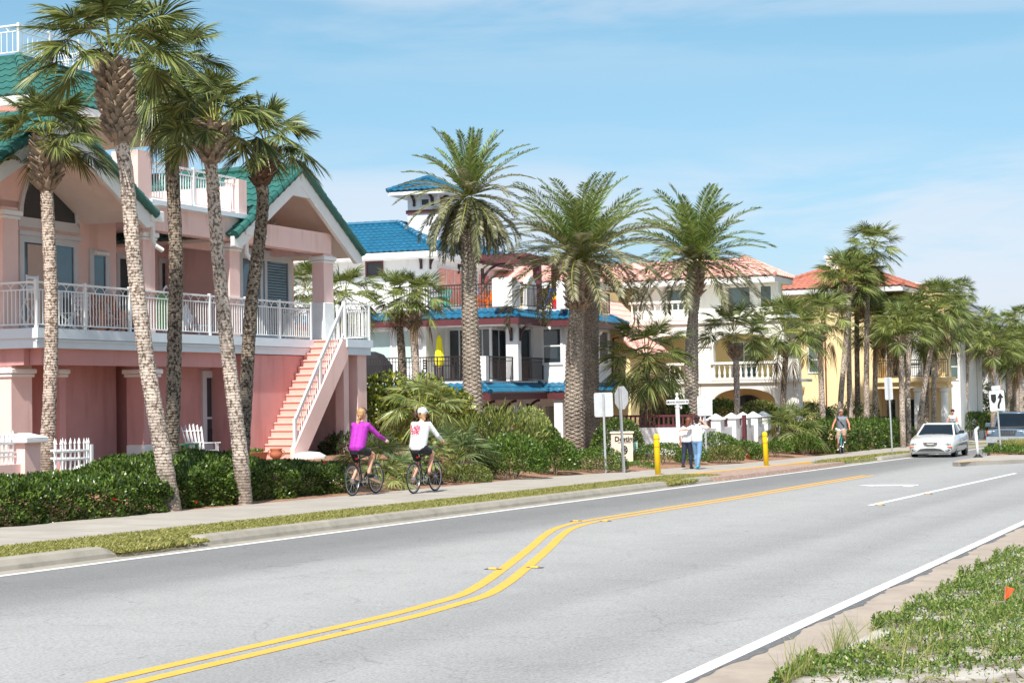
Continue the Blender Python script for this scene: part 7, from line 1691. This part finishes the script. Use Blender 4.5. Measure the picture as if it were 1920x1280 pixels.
V,Fq=leaf_quads(rgn.normal(size=(60,3))*np.array([.12,.12,.1])+np.array([0,0,.8]),rgn.normal(size=(60,3))+np.array([0,0,1.2]),.3,.07,rgn); np_mesh('foliage',V,Fq,M['olive'],T)
T=thing('patio_umbrella','closed yellow patio umbrella on the middle deck of the blue roofed house','umbrella',bp(1.0,4.05,2.35)); b=MB(); b.tube([(0,0,0),(0,0,2.1)],.025,8); b.build('pole',M['cherry'],T)
b=MB(); b.loft([[(r*(1+.12*(k%2))*math.cos(2*pi*k/16),r*(1+.12*(k%2))*math.sin(2*pi*k/16),z) for k in range(16)] for r,z in ((.02,2.08),(.10,1.92),(.14,1.88),(.11,1.85),(.17,1.3),(.21,.95),(.15,.72),(.06,.66))]); b.build('canopy',mat('yellow_canvas',srgb(236,224,40),.8,.05,6),T)
side_table('dark patio table under the closed yellow umbrella',bp(.6,3.5,2.35),BRZ,'darkiron',.72,1.0,'patio_table')
bistro('dark slat chair left of the patio table',bp(.2,4.6,2.35),BRZ+pi/2,'darkiron'); bistro('dark slat chair right of the patio table',bp(.3,2.5,2.35),BRZ-pi/2,'darkiron')
T=thing('covered_grill','barbecue grill under a black cover on the left of the middle deck','grill',bp(-1.6,6.3,2.35),BRZ); b=MB(); b.loft([[(-.5,-.95,0),(.5,-.95,0),(.5,.95,0),(-.5,.95,0)],[(-.5,-.95,.75),(.5,-.95,.75),(.5,.95,.75),(-.5,.95,.75)],[(-.4,-.6,1.2),(.4,-.6,1.2),(.4,.7,1.25),(-.4,.7,1.25)],[(-.1,-.35,1.33),(.1,-.35,1.33),(.1,.4,1.36),(-.1,.4,1.36)]]); b.build('cover',M['blackcloth'],T,False)
# ================================================================ plants of the near verge (ground cover and weeds nobody could count)
M['purslane']=leafmat('verge_creeper_leaf',[srgb(58,88,30),srgb(88,118,46),srgb(124,146,68),srgb(164,168,96)],.4,.3,.5)
M['weed']=leafmat('tall_weed_blade',[srgb(96,124,50),srgb(126,146,68),srgb(164,164,96),srgb(196,180,128)],.5,.35,.3)
rgn=np.random.default_rng(77)
CLP=[(1595,1252,.30),(1625,1245,.26),(1565,1262,.22),(1505,1246,.20),(1470,1258,.20),(1440,1270,.16),(1655,1178,.26),(1690,1172,.26),(1725,1150,.28),(1760,1135,.28),(1790,1112,.28),(1815,1090,.3),(1845,1072,.3),(1875,1056,.3),(1905,1044,.3),(1830,1112,.3),(1865,1100,.34),(1900,1088,.34),(1780,1150,.26),(1815,1150,.28),(1850,1140,.30),(1890,1140,.34),(1735,1195,.24),(1770,1205,.25),(1800,1195,.3),(1870,1185,.3),(1910,1190,.34),(1680,1215,.2),(1850,1225,.24),(1895,1232,.28),(1760,1240,.2),(1930,1120,.4),(1940,1060,.4),(1935,1170,.4),(1960,1220,.4),(1700,1262,.18),(1790,1268,.2),(1915,1268,.25),(1420,1278,.14),(1640,1275,.16),(1925,1020,.25),(1950,1005,.3)]
Vs=[];Fs=[];o=0
for u,v,r in CLP:
    s,w=sw(gnd(u,v)); r*=.98; k=int(1900*r); a=rgn.uniform(0,6.28,k); q=np.sqrt(rgn.random(k))*r*(1+.35*np.sin(a*3+u)+.2*np.sin(a*7+v)); hh=r*.42*np.clip(1-(q/r)**2,0,1)*(1+.3*np.sin(a*2+v))
    S=s+q*np.cos(a)*1.25; W=np.minimum(w+q*np.sin(a),2.98); Z=np.array([vergez(x,y) for x,y in zip(S,W)])+hh*rgn.random(k)**.5
    V,Fq=leaf_quads(np.stack([S,W,Z],1),rgn.normal(size=(k,3))*.7+np.array([0,0,.75]),rgn.uniform(.022,.052,k),rgn.uniform(.009,.019,k),rgn); Vs.append(V);Fs.append(Fq+o);o+=len(V)
ob=np_mesh('ground_cover',np.concatenate(Vs),np.concatenate(Fs),M['purslane']); ob.rotation_euler=(0,0,RZ); tag(ob,kind='stuff')
# thin sparse creeper and dry bits over the sand
k=11000; S=rgn.uniform(8,30,k); W=2.85-np.abs(rgn.normal(size=k))*1.7-.08; Z=np.array([vergez(x,y) for x,y in zip(S,W)])+.004
V,Fq=leaf_quads(np.stack([S,W,Z],1),rgn.normal(size=(k,3))*.8+np.array([0,0,.25]),rgn.uniform(.02,.07,k),rgn.uniform(.006,.018,k),rgn); ob=np_mesh('ground_cover',V,Fq,M['olive']); ob.rotation_euler=(0,0,RZ); tag(ob,kind='stuff')
k=9000; S=rgn.uniform(8,30,k); W=2.85-np.abs(rgn.normal(size=k))*2.2-.05; Z=np.array([vergez(x,y) for x,y in zip(S,W)])+.003
V,Fq=leaf_quads(np.stack([S,W,Z],1),rgn.normal(size=(k,3))*np.array([1,1,.15]),rgn.uniform(.02,.08,k),rgn.uniform(.004,.008,k),rgn,.02); ob=np_mesh('dry_litter',V,Fq,M['dead']); ob.rotation_euler=(0,0,RZ); tag(ob,kind='stuff')
TU=[(1400,1272),(1415,1262),(1530,1236),(1535,1228),(1545,1232),(1560,1222),(1580,1210),(1625,1232),(1640,1238),(1652,1228),(1670,1248),(1740,1255),(1760,1248),(1770,1238),(1840,1205),(1880,1180),(1870,1190),(1790,1190),(1700,1230),(1500,1262),(1480,1268),(1900,1248),(1855,1250),(1320,1278),(1690,1266),(1720,1222),(1905,1150)]
b=[];d=[];h=[]
for u,v in TU:
    s,w=sw(gnd(u,v)); n=int(rgn.integers(12,30))
    for i in range(n):
        a=rgn.uniform(0,6.28); r=abs(rgn.normal())*.09; S=s+r*math.cos(a); W=min(w+r*math.sin(a),2.9); b.append((S,W,vergez(S,W))); d.append((math.cos(a)*rgn.uniform(.1,.5)-.12,math.sin(a)*rgn.uniform(.1,.5)-.1,1)); h.append(rgn.uniform(.10,.38))
b=np.array(b);d=nrm(np.array(d));h=np.array(h)[:,None]; x=nrm(np.cross(d,rgn.normal(size=b.shape)))*rgn.uniform(.0012,.0030,(len(b),1)); bend=np.stack([d[:,0],d[:,1],-.35*np.ones(len(b))],1)
R=[];
for t,wv in ((0,1),(.4,1.),(.75,.7),(1,.08)): c=b+d*h*t+bend*h*.45*t**2.2; R+= [c-x*wv,c+x*wv]
V=np.stack(R,1).reshape(-1,3); Fq=np.concatenate([np.stack([np.arange(len(b))*8+i for i in (2*j,2*j+1,2*j+3,2*j+2)],1) for j in range(3)])
ob=np_mesh('grass',V,Fq,M['weed']); ob.rotation_euler=(0,0,RZ); tag(ob,kind='stuff')
# planting on the median
g0=rgn; k=9000; S=m0[0]+.5+rgn.random(k)**1.6*20; W=8.6+rgn.random(k)*1.8; hgt=.30*np.clip((S-m0[0])/1.5,0.15,1)*np.clip(1-np.abs((W-9.6)/1.1)**3,0.1,1)
Z=gz(0)-G*S+.19; t=rgn.random(k); V,Fq=leaf_quads(np.stack([S,W,Z+hgt*t**.6],1),rgn.normal(size=(k,3))*.5+np.array([0,0,.8]),rgn.uniform(.08,.2,k),rgn.uniform(.02,.05,k),rgn); ob=np_mesh('ground_cover',V,Fq,M['bright']); ob.rotation_euler=(0,0,RZ); tag(ob,kind='stuff')
k=2200; S=m0[0]+1.5+rgn.random(k)**1.4*5; W=8.7+rgn.random(k)*1.3; Z=-G*S+.19+.12; V,Fq=leaf_quads(np.stack([S,W,Z+.25*rgn.random(k)],1),rgn.normal(size=(k,3))*.55+np.array([0,0,1.]),rgn.uniform(.16,.32,k),rgn.uniform(.010,.018,k),rgn); ob=np_mesh('grass',V,Fq,M['blade']); ob.rotation_euler=(0,0,RZ); tag(ob,kind='stuff')
# small seedlings in the mulch by the monument sign
k=900; q=np.array([sw(at(u,v,Y)) for u,v,Y in zip(rgn.uniform(1172,1232,60),rgn.uniform(868,884,60),rgn.uniform(54,56.5,60))]); i=rgn.integers(0,60,k)
S=q[i,0]+rgn.normal(size=k)*.07; W=q[i,1]+rgn.normal(size=k)*.07; Z=np.array([yz2(a,b_) for a,b_ in zip(S,W)])+.1*rgn.random(k); V,Fq=leaf_quads(np.stack([S,W,Z],1),rgn.normal(size=(k,3))*.6+np.array([0,0,.7]),.07,.03,rgn); ob=np_mesh('ground_cover',V,Fq,M['bright']); ob.rotation_euler=(0,0,RZ); tag(ob,kind='stuff')
